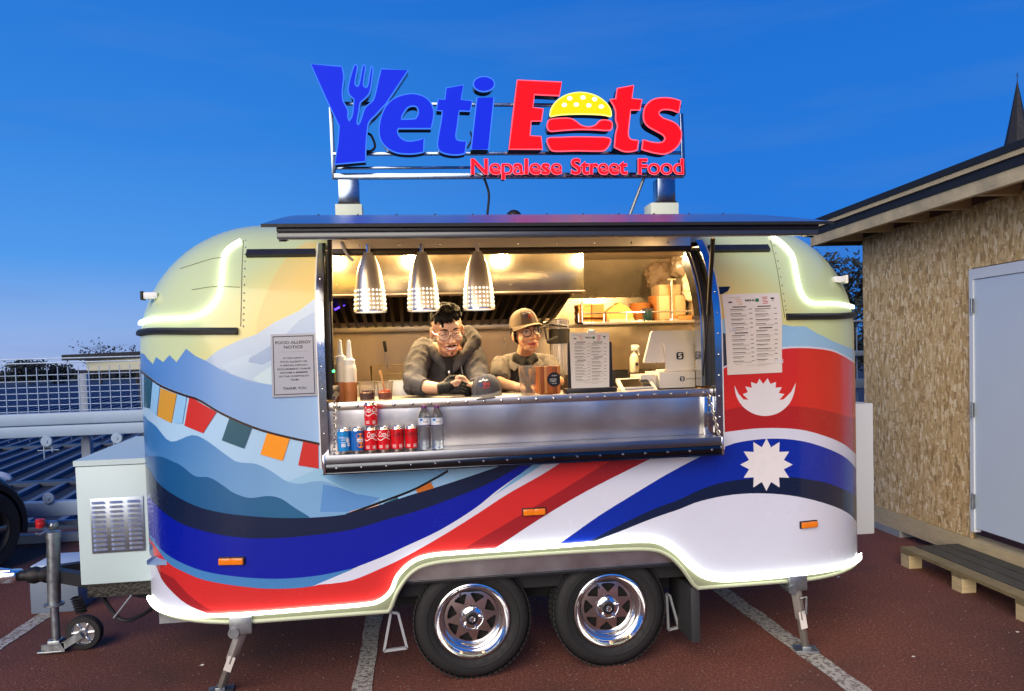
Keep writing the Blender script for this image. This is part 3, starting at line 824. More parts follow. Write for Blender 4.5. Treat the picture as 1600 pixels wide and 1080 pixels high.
B2_top = [(830, 876), (873, 850), (934, 807), (987, 774), (1040, 742), (1089, 716), (1110, 707), (1132, 698), (1154, 691), (1191, 686), (1228, 686), (1265, 692), (1302, 705), (1324, 718), (1339, 736)]
N2_top = [(870, 876), (924, 844), (969, 820), (1022, 795), (1060, 781), (1094, 765), (1128, 754), (1161, 749), (1195, 746), (1229, 745), (1262, 749), (1296, 756), (1330, 771), (1342, 781)]
N2_bot = [(890, 868), (927, 847), (969, 830), (1022, 809), (1060, 796), (1094, 783), (1144, 773), (1195, 771), (1246, 776), (1296, 789), (1327, 804), (1343, 824)]
MR_top = [(1100, 500), (1140, 498), (1219, 507), (1239, 510), (1258, 510), (1276, 521), (1302, 534), (1321, 542), (1337, 550)]
WR_top = [(1100, 592), (1134, 571), (1170, 555), (1221, 543), (1247, 541), (1273, 542), (1299, 546), (1321, 556), (1338, 567)]
RR_top = [(1100, 595), (1134, 574), (1170, 558), (1221, 546), (1247, 544), (1273, 545), (1299, 549), (1321, 559), (1338, 571)]
DRR = [(1100, 645), (1134, 640), (1173, 634), (1228, 634), (1284, 640), (1338, 656)]
DRB = [(1100, 680), (1134, 675), (1191, 669), (1247, 671), (1287, 681), (1317, 694), (1340, 713)]
def SL(pts, n=4, left=False, right=False, sharp=False):
    """curve in (s,t); carried on round the end of the body where asked"""
    L = xs(H(pts)) if sharp else xs(HC(pts, n))
    if left: L = [(SE_L, L[0][1]+(.05 if left == 1 else left))] + L
    if right: L = L + [(SE_R, L[-1][1]-(.05 if right == 1 else right))]
    return L
def inh(L):
    """keep film off the hatch opening by cutting at its sides"""
    return L
SB = ZS+.002
# --- left of the hatch
XA = XO0-.001
def clipx(L, lo=-9, hi=9):
    out = []
    for i, p in enumerate(L):
        ins = lo <= p[0] <= hi
        if i:
            q = L[i-1]
            for b in (lo, hi):
                if (q[0]-b)*(p[0]-b) < 0:
                    k = (b-q[0])/(p[0]-q[0]); out.append((b, q[1]+(p[1]-q[1])*k))
        if ins: out.append(p)
    return out
# darker arc of the printed sun in the sky left of the hatch
film('vinyl_sun_arc', xs(HC([(400, 522), (402, 500), (412, 470), (430, 430), (455, 395), (480, 378)], 4))+xs(H([(494, 378), (494, 463), (467, 484), (430, 501)])), grad('film_sun_arc', (212, 204, 140), (232, 190, 100), (-1.36, 0, 2.05), (-1.02, 0, 1.72)), px=False)

# far pale mountains
film('vinyl_mountain', xs(H([(318, 566), (340, 548), (378, 530), (400, 523), (430, 503), (467, 486), (494, 465), (494, 610), (430, 610), (340, 590)])), fm('mountain_pale', (170, 192, 214)), px=False)
film('vinyl_mountain', xs(H([(440, 530), (448, 521), (467, 501), (494, 486), (494, 606), (400, 600), (345, 580), (390, 560)])), fm('mountain_grey', (150, 174, 206)), px=False)
film('vinyl_mountain', xs(H([(392, 553), (388, 566), (410, 570), (430, 560), (495, 520), (495, 606), (420, 604), (360, 584), (345, 572)])), fm('mountain_light', (176, 200, 220)), px=False)
film('vinyl_mountain', xs(H([(395, 592), (422, 573), (450, 568), (495, 560), (495, 606), (420, 606)])), fm('snow_light', (190, 216, 226)), px=False)
# blue mountains filling the left
Bt = clipx(SL(B_top, sharp=True, left=1), hi=XA)
gB = grad('film_mountain_blue', (52, 118, 196), (150, 184, 220), (-2.0, 0, 1.5), (-1.0, 0, 1.3))
film('vinyl_mountain', Bt+[(XA, .9), (SE_L, .9)], gB, px=False)
# pale band below the rope
Rp = clipx(SL(rope, left=.01), hi=XA)
film('vinyl_sky_band', Rp+[(XA, 1.0), (XA-.001, .75), (SE_L, .75)], fm('pale_blue', (164, 202, 232)), px=False)
# below the hatch, pale blue field
film('vinyl_sky_band', [(XA-.05, 1.101), (XO1, 1.101), (XO1, .7), (XA-.3, .7), (XA-.3, 1.0)], fm('pale_blue2', (148, 194, 224)), px=False)
film('vinyl_sky_band', xs(H([(500, 742), (545, 738), (700, 732), (690, 750), (640, 773), (600, 780), (570, 775), (540, 764)])), fm('pale_blue3', (120, 176, 216)), px=False)
gC = grad('film_hill_mid', (52, 116, 178), (118, 166, 208), (-1.9, 0, 1.15), (-1.35, 0, .78))
Ct = SL(C_top, left=.03)
film('vinyl_hill', Ct+[Ct[-1], (Ct[-1][0], .7), (SE_L, .7)], gC, px=False)
film('vinyl_hill', xs(H([(505, 757), (534, 763), (559, 772), (594, 778), (560, 800), (500, 800)])), fm('hill_blue', (92, 146, 204)), px=False)  # hill patch whose upright left edge is a reflection put into the print
Dt = SL(D_top, left=.01)
film('vinyl_hill', Dt+[(Dt[-1][0], .6), (SE_L, .6)], grad('film_hill_deep', (22, 82, 138), (36, 98, 140), (-1.9, 0, 1), (-1.2, 0, .9)), px=False)
# lower bunting beside the hatch corner
film('vinyl_flag', [(600, 786), (622, 777), (626, 786), (606, 796)], fm('teal', (30, 84, 104)))
film('vinyl_flag', [(621, 776), (647, 765), (655, 776), (625, 786)], fm('flag_sky', (150, 196, 232)))
film('vinyl_flag', [(649, 763), (672, 752), (681, 767), (655, 777)], fm('flag_amber', (200, 112, 40)))
film('vinyl_flag', [(674, 751), (706, 741), (716, 756), (683, 766)], fm('flag_sky', (150, 196, 232)))
film('vinyl_flag', [(545, 800), (590, 786), (594, 792), (560, 802)], fm('flag_peach', (226, 180, 150)))
rp2 = [(540, 803), (600, 781), (640, 766), (668, 752), (700, 734)]
a = HC(rp2, 4); film('vinyl_rope', xs(a)+[(p.x, p.y-.012) for p in reversed(a)], fm('rope_black', (20, 20, 26)), px=False)
# navy, royal blue, steel, white, red sweeps
N1t = SL(N1_top, left=.04); B1t = SL(B1_top, left=.04); B1b = SL(B1_bot, left=.04); Sb = SL(S_bot, left=.04)
def band(name, top, bot, m): return film(name, top+list(reversed(bot)), m, px=False)
lid = lambda L: [(p[0], min(p[1], 1.1015)) for p in L]
band('vinyl_stripe', lid(N1t), lid(B1t), fm('navy', (14, 30, 62)))
band('vinyl_stripe', lid(B1t), lid(B1b), fm('royal', (4, 26, 156)))
S0 = SL(B1_bot[:9], left=.04)
band('vinyl_stripe', S0, Sb, fm('steel_blue', (66, 128, 186)))
# white + red lower part
redtop = Sb[:-3]
edge = low_edge(SE_L, 1.2)
Wb = SL(W_bot)
Wt = SL(B1_bot[8:], 4)
w_all = SL([(488, 916), (562, 885)], 2)+Wt
band('vinyl_stripe', lid(w_all), lid(SL(W_bot)), fm('lilac_white', (208, 213, 230)))
film('vinyl_stripe', lid(xs(H([(769, 776), (846, 727), (862, 716), (846, 716), (811, 742)]))), fm('pale_blue3', (120, 176, 216)), px=False)
rtop = redtop+SL(W_bot[1:], 4)
RBL = [(241, 872), (253, 904), (270, 925), (291, 943), (316, 955), (340, 964)]
rb = SL(RBL, 3)
q0 = rb[-1]
er = [(p[0], p[1]) for p in low_edge(q0[0], hit(700, 876).x)]
def under(x):
    return .0
Rr = SL(R_right, 3)
film('vinyl_stripe', lid(rtop)+[(Rr[-1][0], 1.1015)]+list(reversed(lid(Rr)))+list(reversed(er))+list(reversed(rb))+[(rb[0][0]-.01, rb[0][1]+.06)], fm('red', (202, 44, 44)), px=False)
DRr = SL(DR_right, 3)
er2 = low_edge(Rr[0][0], DRr[0][0])
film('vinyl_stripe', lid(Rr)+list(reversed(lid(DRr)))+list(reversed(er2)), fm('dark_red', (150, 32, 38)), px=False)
# dark red piece along the lower-left of the red sweep
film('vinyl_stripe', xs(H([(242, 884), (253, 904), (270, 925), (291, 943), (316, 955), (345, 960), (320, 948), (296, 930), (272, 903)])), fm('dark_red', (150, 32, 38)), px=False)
# white corner lower left
rbw = SL(RBL, 3)
film('vinyl_panel', [(SE_L, rbw[0][1]+.03)]+rbw+[(rbw[-1][0], SB)]+[(SE_L, SB)], fm('lilac_white', (208, 213, 230)), px=False)
# white field to the right of the red
B2t = SL(B2_top, right=.06); N2t = SL(N2_top, right=.06); N2b = SL(N2_bot, right=.06)
er3 = low_edge(DRr[0][0], B2t[0][0])
XB = XO1+.001
film('vinyl_panel', lid([p for p in DRr])+lid(list(reversed(SL(B2_top[:6], 4))))+list(reversed(er3)), fm('lilac_white', (208, 213, 230)), px=False)
er4 = low_edge(B2t[0][0]-.02, N2t[0][0]+.02)
def above(L):
    """lift points that would hang below the arch"""
    out = []
    for x, t in L:
        zz = ZS
        for i in range(1, len(lower)):
            a, b = lower[i-1], lower[i]
            if a.x <= x <= b.x and b.x > a.x: zz = a.y+(b.y-a.y)*(x-a.x)/(b.x-a.x)
        out.append((x, max(t, zz+.002)))
    return out
def lid2(L): return [(p[0], min(p[1], 1.1015) if p[0] < XB else p[1]) for p in L]
film('vinyl_stripe', lid2(above(B2t))+list(reversed(above(N2t))), fm('royal2', (6, 42, 158)), px=False)
film('vinyl_stripe', above(N2t)+list(reversed(above(N2b))), fm('navy', (14, 30, 62)), px=False)
er5 = [p for p in low_edge(N2b[0][0], SE_R)]
film('vinyl_panel', above(N2b)+[(SE_R, SB)]+list(reversed(er5)), fm('lilac_white', (208, 213, 230)), px=False)
# --- right of the hatch
cr_r = lambda L: clipx(L, lo=XB)
MRt = cr_r(SL(MR_top, sharp=True, right=.03)); WRt = cr_r(SL(WR_top, right=.06)); RRt = cr_r(SL(RR_top, right=.07))
dr_ = cr_r(SL(DRR, right=.05)); db_ = cr_r(SL(DRB, right=.1)); b2_ = cr_r(SL(B2_top, right=.06))
film('vinyl_mountain', MRt+list(reversed(WRt)), fm('mountain_sky', (146, 192, 224)), px=False)
film('vinyl_mountain', [(XB, hit(1134, 515).y)]+xs(H([(1140, 524), (1139, 572), (1134, 576)]))+[(XB, hit(1134, 577).y)], fm('mountain_dark', (58, 60, 72)), px=False)
film('vinyl_panel', WRt+list(reversed(RRt)), fm('lilac_white', (208, 213, 230)), px=False)
film('vinyl_stripe', RRt+list(reversed(dr_)), fm('red2', (206, 44, 36)), px=False)
film('vinyl_stripe', dr_+list(reversed(db_)), fm('red3', (172, 36, 36)), px=False)
film('vinyl_panel', db_+list(reversed(b2_)), fm('lilac_white', (208, 213, 230)), px=False)
film('vinyl_bird', [(1118, 449), (1141, 448), (1137, 455), (1128, 460), (1118, 460)], fm('rope_black', (20, 20, 26)))
# moon and sun of the flag
def disc_star(c, rin, rout, n, a0=0., a1=2*pi, ky=1.0):
    out = []
    for k in range(2*n):
        a = a0+(a1-a0)*k/(2*n); r = rout if k % 2 == 0 else rin
        out.append((c[0]+r*cos(a), c[1]-r*sin(a)*ky))
    return out
film('vinyl_sun', disc_star((1197, 726), 28, 41, 12, pi/2, pi/2+2*pi), fm('flag_white', (226, 224, 226)))
outer_c = crom([(1147, 602, 0), (1150, 619, 0), (1160, 635, 0), (1176, 646, 0), (1195, 650, 0), (1214, 646, 0), (1230, 634, 0), (1239, 618, 0), (1243, 598, 0)], 4)
spk = [(1236, 612), (1224, 624), (1217, 625), (1225, 616), (1216, 614), (1221, 605), (1211, 606), (1212, 597), (1203, 600), (1199, 591), (1192, 600), (1186, 592), (1182, 600), (1173, 597), (1174, 606), (1164, 604), (1168, 613), (1160, 616), (1169, 625), (1161, 624), (1153, 615)]
film('vinyl_moon', [(p.x, p.y) for p in outer_c]+spk, fm('flag_white', (226, 224, 226)))
# prayer-flag bunting
for k, (q, c) in enumerate([([(226, 584), (239, 595), (235, 638), (226, 636)], ('teal', (26, 84, 108))), ([(252, 606), (277, 616), (269, 661), (247, 650)], ('flag_gold', (206, 152, 52))),
             ([(297, 619), (339, 644), (318, 677), (289, 665)], ('flag_red', (196, 46, 40))), ([(359, 653), (395, 666), (382, 701), (347, 688)], ('teal', (26, 84, 108))),
             ([(418, 675), (453, 685), (442, 720), (407, 710)], ('flag_orange', (240, 150, 28))), ([(474, 689), (497.5, 694), (498, 732), (466, 727)], ('flag_red', (196, 46, 40)))]):
    film('vinyl_flag', q, fm(*c))
for q in ([(240, 595), (251, 603), (246, 650), (236, 640)], [(279, 613), (293, 619), (286, 662), (272, 660)]):
    film('vinyl_flag', q, fm('flag_pale', (140, 192, 232)))
rr = clipx(SL(rope, left=.01), hi=XA)
film('vinyl_rope', rr+[(x, t-.011) for x, t in reversed(rr)], fm('rope_brown', (48, 28, 24)), px=False)
# ---- seams and rivets of the end panels
SEAM = mat('panel_seam', (120, 124, 104), .5)
RV = MB()
for pts in ([(380, 376), (378, 420), (377, 470), (376, 510)], [(1203, 372), (1214, 420), (1222, 470), (1226, 496)]):
    P = [shell(h_.x, h_.y, .0013) for h_ in HC(pts, 8)]
    MB().tube(P, .0016, 5).build('panel_seam', SEAM, TR)
    for i in range(len(P)):
        if i % 2 == 0: RV.ball(P[i]+Vector((.012, -.001, 0)), .0042, 1)
P = [shell(h_.x, h_.y, .0013) for h_ in HC([(300, 453), (335, 448), (375, 449)], 6)]; MB().tube(P, .0014, 5).build('panel_seam', SEAM, TR)
P = [shell(h_.x, h_.y, .0013) for h_ in HC([(282, 420), (330, 405), (352, 402)], 6)]; MB().tube(P, .0014, 5).build('panel_seam', SEAM, TR)
for i in range(14):
    h_ = hit(272+i*7, 398-i*3.2); RV.ball(shell(h_.x, h_.y, .001), .003, 1)
RV.build('rivet', GALV, TR, kind='stuff')

# ---- glowing strips
LEDM = emis('led_glow', (246, 255, 230), 6.5)
DOTM = emis('led_bead', (255, 255, 255), 9.0)
def strip(pts, n, r, off, beads=True, gap=.0155):
    hh = HC(pts, n); P = [shell(p.x, p.y, off) for p in hh]
    g = MB().tube(P, r, 8).build('led_strip', LEDM, TR)
    # evenly spaced beads along the lower edge
    m = MB(); acc = 0
    for i in range(1, len(P)):
        d = P[i]-P[i-1]; L = d.length; k = gap-acc
        while k < L:
            h_ = hh[i-1].lerp(hh[i], k/L); c = shell(h_.x, h_.y, off+.003)
            m.ball(c, .0046, 1); k += gap
        acc = (acc+L) % gap
    if beads: m.build('led_bead', DOTM, g, kind='stuff')
    return g
strip([(219, 508), (224, 503), (240, 499), (262, 498), (290, 497), (312, 492), (330, 480), (342, 462), (346, 445), (348, 420), (351, 400), (360, 388), (376, 378)], 5, .0070, .010)
strip([(1203, 370), (1214, 376), (1226, 386), (1238, 402), (1244, 430), (1250, 455), (1260, 470), (1275, 475), (1305, 475), (1325, 478), (1335, 482)], 5, .0070, .010)
low = xs(HC([(236, 932), (246, 946), (263, 955), (288, 960), (323, 961), (411, 956), (499, 949), (569, 943), (594, 937), (611, 922), (621, 899), (642, 878), (670, 867), (723, 862), (846, 854), (952, 846), (1005, 844), (1029, 847), (1054, 862), (1075, 883), (1096, 899), (1121, 905), (1161, 904), (1229, 898), (1296, 889), (1330, 879), (1345, 866)], 4))
lowl = [l for l in low]
band_top = [(SE_L, lowl[0][1]+.02)]+lowl+[(SE_R, lowl[-1][1]+.02)]
film('skirt_band', [(x, t-.003) for x, t in band_top]+list(reversed([(p.x, p.y) for p in lower])), mat('skirt_trim_film', (128, 131, 108), .4), px=False)
P = [shell(x, t, .016) for x, t in lowl]
g = MB().tube(P, .0090, 8).build('led_strip', LEDM, TR)
m = MB(); acc = 0
for i in range(1, len(P)):
    L = (P[i]-P[i-1]).length; k = .0155-acc
    while k < L:
        x = lowl[i-1][0]+(lowl[i][0]-lowl[i-1][0])*k/L; t = lowl[i-1][1]+(lowl[i][1]-lowl[i-1][1])*k/L
        m.ball(shell(x, t+.005, .023), .0042, 1); k += .0155
    acc = (acc+L) % .0155
m.build('led_bead', DOTM, g, kind='stuff')
# white edge trim along the skirt
P = [shell(p.x, p.y-.002, .004) for p in crom(lower[1:-1], 1)]
P = [shell(x, ZS-.002, .004) for x in [SE_L+(ax0-SE_L)*k/26 for k in range(26)]]+[shell(p.x, p.y-.002, .004) for p in arch_c]+[shell(ax1+(SE_R-ax1)*k/22, ZS-.002, .004) for k in range(23)]
MB().tube(P, .010, 8).build('skirt_trim', mat('trim_white', (160, 164, 142), .4), TR)
P2 = [Vector((p.x, p.y, p.z))+Vector((0, .0, -.02)) for p in P]

# ---- black gutter strips
for pts in ([(218, 521), (240, 518), (290, 518), (372, 518)], [(1228, 495.5), (1270, 495), (1310, 494.5), (1336, 492)]):
    hh = HC(pts, 8); m = MB(); vs = []
    for h_ in hh:
        for dt_, o in ((.016, .001), (.016, .014), (.004, .022), (-.012, .020), (-.016, .001)): vs.append(shell(h_.x, h_.y+dt_, o))
    n = 5; fs = []
    for i in range(len(hh)-1):
        for k in range(n): fs.append((i*n+k, i*n+(k+1) % n, (i+1)*n+(k+1) % n, (i+1)*n+k))
    fs.append(tuple(range(n))); fs.append(tuple((len(hh)-1)*n+k for k in range(n)))
    m.add(vs, fs); m.build('gutter_strip', BLACK, TR, smooth=30)
# marker lamps sticking out at the ends
for (a, b) in (((229, 461), (246, 462)), ((1320, 436), (1302, 437))):
    h_ = hit(*b); p = shell(h_.x, h_.y, 0); sg = -1 if a[0] < 800 else 1
    m = MB(); m.box(p+Vector((-.004 if sg > 0 else -.06, -.02, -.016)), p+Vector((.06 if sg > 0 else .004, .02, .016)), .004); l_ = m.build('marker_lamp', WHITE, TR)
    m = MB(); m.box(p+Vector((sg*.062, -.024, -.022)), p+Vector((sg*.074, .024, .022)), .004); m.build('lens', BLACK if sg < 0 else PLASW, l_)
# amber side reflectors, a faint glow put into their lenses
AMB = mat('amber_lens', (226, 122, 20), .18, coat=.6, emit=(226, 110, 10), es=.12)
for c, w in (((363, 876), 37), ((834, 799), 35), ((1262, 819), 30)):
    h_ = hit(*c); p = shell(h_.x, h_.y, 0); wd_ = w/1150*3.6/2; nrm = (shell(h_.x, h_.y, 1)-p).normalized(); tg = Vector((0, 0, 1)).cross(nrm)*-1
    rot = Matrix((tg, nrm, Vector((0, 0, 1)))).transposed()
    MB().obb(p+nrm*.005, (wd_*2+.008, .012, .038), rot, .002).build('reflector_base', BLACK, TR)
    m = MB()
    m.obb(p+nrm*.016-tg*wd_*.5, (wd_*.98, .014, .030), rot, .003); m.obb(p+nrm*.016+tg*wd_*.5, (wd_*.98, .014, .030), rot, .003); m.obb(p+nrm*.0155, (wd_*.16, .014, .026), rot)
    m.build('side_reflector', AMB, TR)

# ---- wheel arch liner and axle members
m = MB(); al = [p for p in arch_c]
n = len(al); m.add([Vector((p.x, .006, p.y+.001)) for p in al]+[Vector((p.x, .34, p.y+.001)) for p in al], [(i, i+1, n+i+1, n+i) for i in range(n-1)])
m.build('arch_liner', mat('arch_liner', (52, 56, 58), .6), TR)
m = MB(); m.box((-.74, .34, .30), (.80, .36, .80)); m.build('arch_back', mat('chassis_black', (26, 27, 29), .7), TR)
m = MB(); m.box((-.50, .10, .56), (.70, .16, .66), .006); m.build('axle_beam', mat('axle_galv', (136, 142, 142), .5, .6, var=.15, vs=12), TR)
m = MB(); m.box((-.50, .06, .665), (.78, .155, .685), .003); m.build('axle_flange', mat('axle_galv', (136, 142, 142), .5, .6), TR)

# ---- wheels
TYR = mat('tyre_rubber', (30, 30, 31), .72, var=.2, vs=30, bump=.08, bs=90)
WX, WZ, WR_ = .3517, .292, .291
WY = .055
def make_wheel(x, rz):
    w = bpy.data.objects.new('wheel', None); COL.objects.link(w); w.parent = TR; w.location = (x, WY-1.0, WZ)
    m = MB(); R = WR_; hw = .085
    m.lathe([(.185, -.058), (.196, -.074), (.215, -.082), (.245, -.086), (.266, -.080), (.280, -.068), (R-.003, -.05), (R, 0), (R-.003, .05), (.280, .068), (.266, .080), (.215, .085), (.185, .07)], (x, WY+.085, WZ), 72, 'Y', closed=True)
    # raised ring and tread grooves
    m.lathe([(.222, -.0845), (.226, -.0885), (.232, -.0890), (.235, -.0855)], (x, WY+.085, WZ), 60, 'Y')
    m.build('tyre', TYR, w, smooth=40)
    tr = MB()
    for k in range(64):
        a = 2*pi*k/64; rot = Matrix.Rotation(-a, 3, 'Y')
        for yo, tw_ in ((-.052, .25), (.0, -.2), (.052, .25)):
            tr.obb(Vector((x, WY+.085, WZ))+rot @ Vector((R+.0015, yo, 0)), (.006, .036, .019), rot @ Matrix.Rotation(tw_, 3, 'X'))
    tr.build('tread_block', TYR, w, smooth=0, kind='stuff')
    m = MB()
    m.lathe([(.192, -.064), (.188, -.078), (.181, -.080), (.174, -.070), (.166, -.062), (.166, -.046), (.158, -.040), (.150, -.040), (.148, -.020), (.140, -.012), (.134, .004)], (x, WY+.085, WZ), 64, 'Y')
    m.lathe([(.192, .064), (.17, .066), (.134, .05), (.134, .0)], (x, WY+.085, WZ), 48, 'Y')
    # spoke face: 8 triangular openings
    loops = []; outl = [(.137*cos(2*pi*k/48), .137*sin(2*pi*k/48)) for k in range(48)]
    for k in range(8):
        a = 2*pi*(k+.5)/8+rz; ca, sa = cos(a), sin(a)
        tri = [(.076, 0), (.112, -.036), (.120, -.028), (.123, 0), (.120, .028), (.112, .036)]
        loops.append([(u*ca-v*sa, u*sa+v*ca) for u, v in tri])
    def fmw(u, v, d):
        r = hypot(u, v); b_ = .012*max(0, 1-(r-.06)/.08) if r > .06 else .012
        return Vector((x+u, WY+.085-.010-b_+d, WZ+v))
    prism(m, [outl]+loops, fmw, 0, .008)
    m.build('rim', CHROME, w, smooth=40)
    m = MB(); m.lathe([(0, -.040), (.034, -.040), (.036, -.034), (.054, -.030), (.062, -.022), (.064, -.010)], (x, WY+.085, WZ), 40, 'Y')
    m.build('hub', CHROME, w, smooth=40)
    m = MB(); m.lathe([(.030, -.0405), (.030, -.047), (.022, -.048), (.020, -.043)], (x, WY+.085, WZ), 28, 'Y'); m.build('hub_seal', BLACK, w)
    m = MB(); m.lathe([(0, -.060), (.010, -.060), (.016, -.054), (.018, -.043)], (x, WY+.085, WZ), 20, 'Y'); m.build('hub_cap', CHROME, w)
    for k in range(5):
        a = 2*pi*k/5+rz; m = MB(); c = Vector((x+.049*cos(a), WY+.085, WZ+.049*sin(a)))
        m.lathe([(0, -.050), (.005, -.050), (.009, -.046), (.0095, -.024)], c, 6, 'Y'); m.build('lug_nut', CHROME, w)
    m = MB(); m.lathe([(0, .03), (.136, .03)], (x, WY+.085, WZ), 32, 'Y'); m.build('brake_drum', mat('drum_dark', (24, 23, 22), .7), w)
    a = 2.0 if rz else 1.2
    m = MB(); m.tube([Vector((x+.14*cos(a), WY+.04, WZ+.14*sin(a))), Vector((x+.128*cos(a), WY+.012, WZ+.128*sin(a)))], .004, 6); m.build('valve', BLACK, w)
make_wheel(-WX, .1); make_wheel(WX, .32)

# ---- mud flap, brackets, corner steadies
p0 = on_y(1082, 918, .02); p1 = on_y(1090, 1003, .02)
m = MB(); m.box((p0.x-.012, .012, p1.z), (p0.x+.035, .34, p0.z), .004); m.build('mud_flap', mat('flap_rubber', (48, 50, 52), .6), TR)
def tri_bracket(pts, Y, name='step_bracket'):
    P = [on_y(a, b, Y) for a, b in pts]; m = MB()
    for i in range(len(P)): m.bar(P[i], P[(i+1) % len(P)], .016, .012)
    return m.build(name, mat('bracket_grey', (176, 182, 184), .45, .4), TR, smooth=0)
tri_bracket([(611, 956), (600, 1017), (636, 1012), (622, 958)], .06)
tri_bracket([(1041, 928), (1044, 984), (1060, 980), (1046, 930)], .22)
def steady(top, foot, Yt, Yf, rz=0):
    t_ = on_y(*top, Yt); f_ = on_z(*foot, .012)
    s_ = bpy.data.objects.new('corner_steady', None); COL.objects.link(s_); s_.parent = TR; s_.location = Vector((t_.x, t_.y-1.0, t_.z))
    d = f_-t_
    m = MB(); m.box((t_.x-.05, t_.y-.03, t_.z-.01), (t_.x+.05, t_.y+.06, ZS+.03), .004); m.tube([t_+Vector((-.03, -.035, .0)), t_+Vector((-.03, .06, 0))], .026, 12); m.build('bracket', GALV, s_)
    mid = t_+d*.5
    m = MB(); m.bar(t_+d*.02, mid, .040, .040, ch=.004); m.build('outer_leg', mat('zinc_leg', (176, 174, 168), .4, .45, var=.2, vs=15), s_)
    m = MB(); m.bar(mid, f_, .030, .030, ch=.003); m.build('inner_leg', mat('zinc_leg2', (136, 132, 124), .45, .4, var=.2, vs=15), s_)
    m = MB(); fx = Matrix.Rotation(rz, 3, 'Z'); m.obb((f_.x, f_.y, .008), (.12, .09, .008), fx, .002); m.obb((f_.x, f_.y, .02), (.045, .05, .018), fx, .003); m.build('foot_plate', GALV, s_)
    lp = t_+d*.50; u = d.normalized()
    m = MB(); fr = Vector((0, -1, 0)); si = u.cross(fr).normalized(); fr = si.cross(u)*-1 if (si.cross(u)).dot(fr) < 0 else si.cross(u)
    rot = Matrix((u, si, u.cross(si))).transposed(); m.obb(lp+fr*.0225, (.10, .036, .003), rot); m.build('label', PAPER, s_, smooth=0)
    return s_
steady((378, 985), (345, 1077), -.0, -.1, .1)
steady((1243, 918), (1259, 1013), -.0, .0, -.25)
m = MB(); a_ = on_y(1250, 935, -.03); m.tube([a_, a_+Vector((.03, -.01, .01)), a_+Vector((.025, -.012, -.08))], .007, 8); m.build('winding_eye', GALV, TR)

# ---- corner bracket at lower left and the rear cabinet
h_ = hit(244, 877); p = shell(h_.x, h_.y, 0)
m = MB(); q = [on_y(229, 876, p.y-.06), on_y(247, 867, p.y+.0), on_y(262, 875, p.y-.1), on_y(262, 883, p.y-.1), on_y(230, 883, p.y-.06)]
m.add([v for v in q]+[v+Vector((.0, .10, 0)) for v in q], [(0, 1, 2, 3, 4), (9, 8, 7, 6, 5)]+[(i, (i+1) % 5, 5+(i+1) % 5, 5+i) for i in range(5)])
m.build('corner_bracket', mat('bracket_blue_grey', (120, 150, 186), .4), TR, smooth=0)
Yc = .98; a_ = on_y(1341, 631, Yc); b_ = on_y(1366, 834, Yc)
m = MB(); m.box((XR-.01, Yc, b_.z), (on_y(1365.5, 740, Yc).x, Yc+.55, a_.z), .006); m.build('rear_cabinet', mat('cabinet_white', (204, 210, 216), .4), TR)

# ---- nose: drawbar, jockey wheel, coupling
m = MB(); 
for yy in (.55, 1.45): m.bar((XL+.05, yy, .40), (-2.74, 1.0, .43), .055, .07)
m.build('drawbar', mat('drawbar_dark', (50, 52, 56), .5, .5, var=.2, vs=10), TR)
cp = on_y(32, 900, 1.0); cx_ = cp.x
m = MB(); m.tube([(cx_, 1.0, cp.z), (-2.7, 1.0, cp.z)], .030, 14); m.lathe([(.045, cx_+.05), (.050, cx_+.08), (.040, cx_+.11), (.050, cx_+.14), (.040, cx_+.17)], (0, 1.0, cp.z), 16, 'X'); m.build('coupling_shaft', BLACK, TR)
m = MB(); m.box((cx_-.30, .95, cp.z-.03), (cx_, 1.05, cp.z+.035), .015); m.bar((cx_-.05, 1.0, cp.z+.03), (cx_-.26, 1.0, cp.z+.07), .03, .02); m.build('coupling_head', CHROME, TR)
jk = bpy.data.objects.new('jockey_wheel', None); COL.objects.link(jk); jk.parent = TR
jt = on_y(83, 832, .90); jb = on_y(88, 992, .90); jk.location = (jt.x, jt.y-1, 0)
ZN = mat('zinc_tube', (158, 166, 170), .38, .9, var=.3, vs=18)
jm = on_y(85, 945, .90)
m = MB(); m.tube([jt, jm], .034, 18); m.lathe([(.036, jm.z-.004), (.052, jm.z-.002), (.052, jm.z+.008), (.036, jm.z+.012)], (jm.x, jm.y, 0), 20); m.lathe([(.036, jt.z-.03), (.040, jt.z-.03), (.040, jt.z+.004), (.0, jt.z+.008)], (jt.x, jt.y, 0), 18); m.build('outer_tube', ZN, jk)
m = MB(); m.tube([jm, (jb.x, jb.y, .06)], .022, 14); m.build('inner_tube', ZN, jk)
m = MB(); m.ball((jt.x, jt.y, jt.z+.04), (.03, .03, .03), 2); m.tube([(jt.x, jt.y, jt.z+.03), (jt.x-.05, jt.y-.04, jt.z+.0), (jt.x-.07, jt.y-.05, jt.z+.01)], .007, 8); m.build('winding_head', ZN, jk)
hd = on_y(63, 818, .84); m = MB(); m.tube([hd+Vector((-.004, 0, -.024)), hd+Vector((.0, 0, .024))], [.020, .024], 14); m.ball(hd, (.024, .024, .028), 2); m.build('handle', mat('red_plastic', (176, 24, 36), .4), jk)
wc = on_z(132, 1007, .0) ; wr = .098
wc = Vector((on_y(132, 985, .90).x, .90, wr+.004))
m = MB(); m.lathe([(wr*.66, -.026), (wr*.93, -.024), (wr, -.014), (wr, .014), (wr*.93, .024), (wr*.66, .026)], wc, 32, 'Y', closed=True); m.build('tyre', TYR, jk)
m = MB(); m.lathe([(0, -.03), (.022, -.03), (.026, -.012), (wr*.60, -.012), (wr*.655, -.027), (wr*.66, 0)], wc, 28, 'Y'); 
for k in range(6):
    rot = Matrix.Rotation(-k*pi/3, 3, 'Y'); m.obb(wc+rot @ Vector((.044, -.016, 0)), (.05, .012, .014), rot, .003)
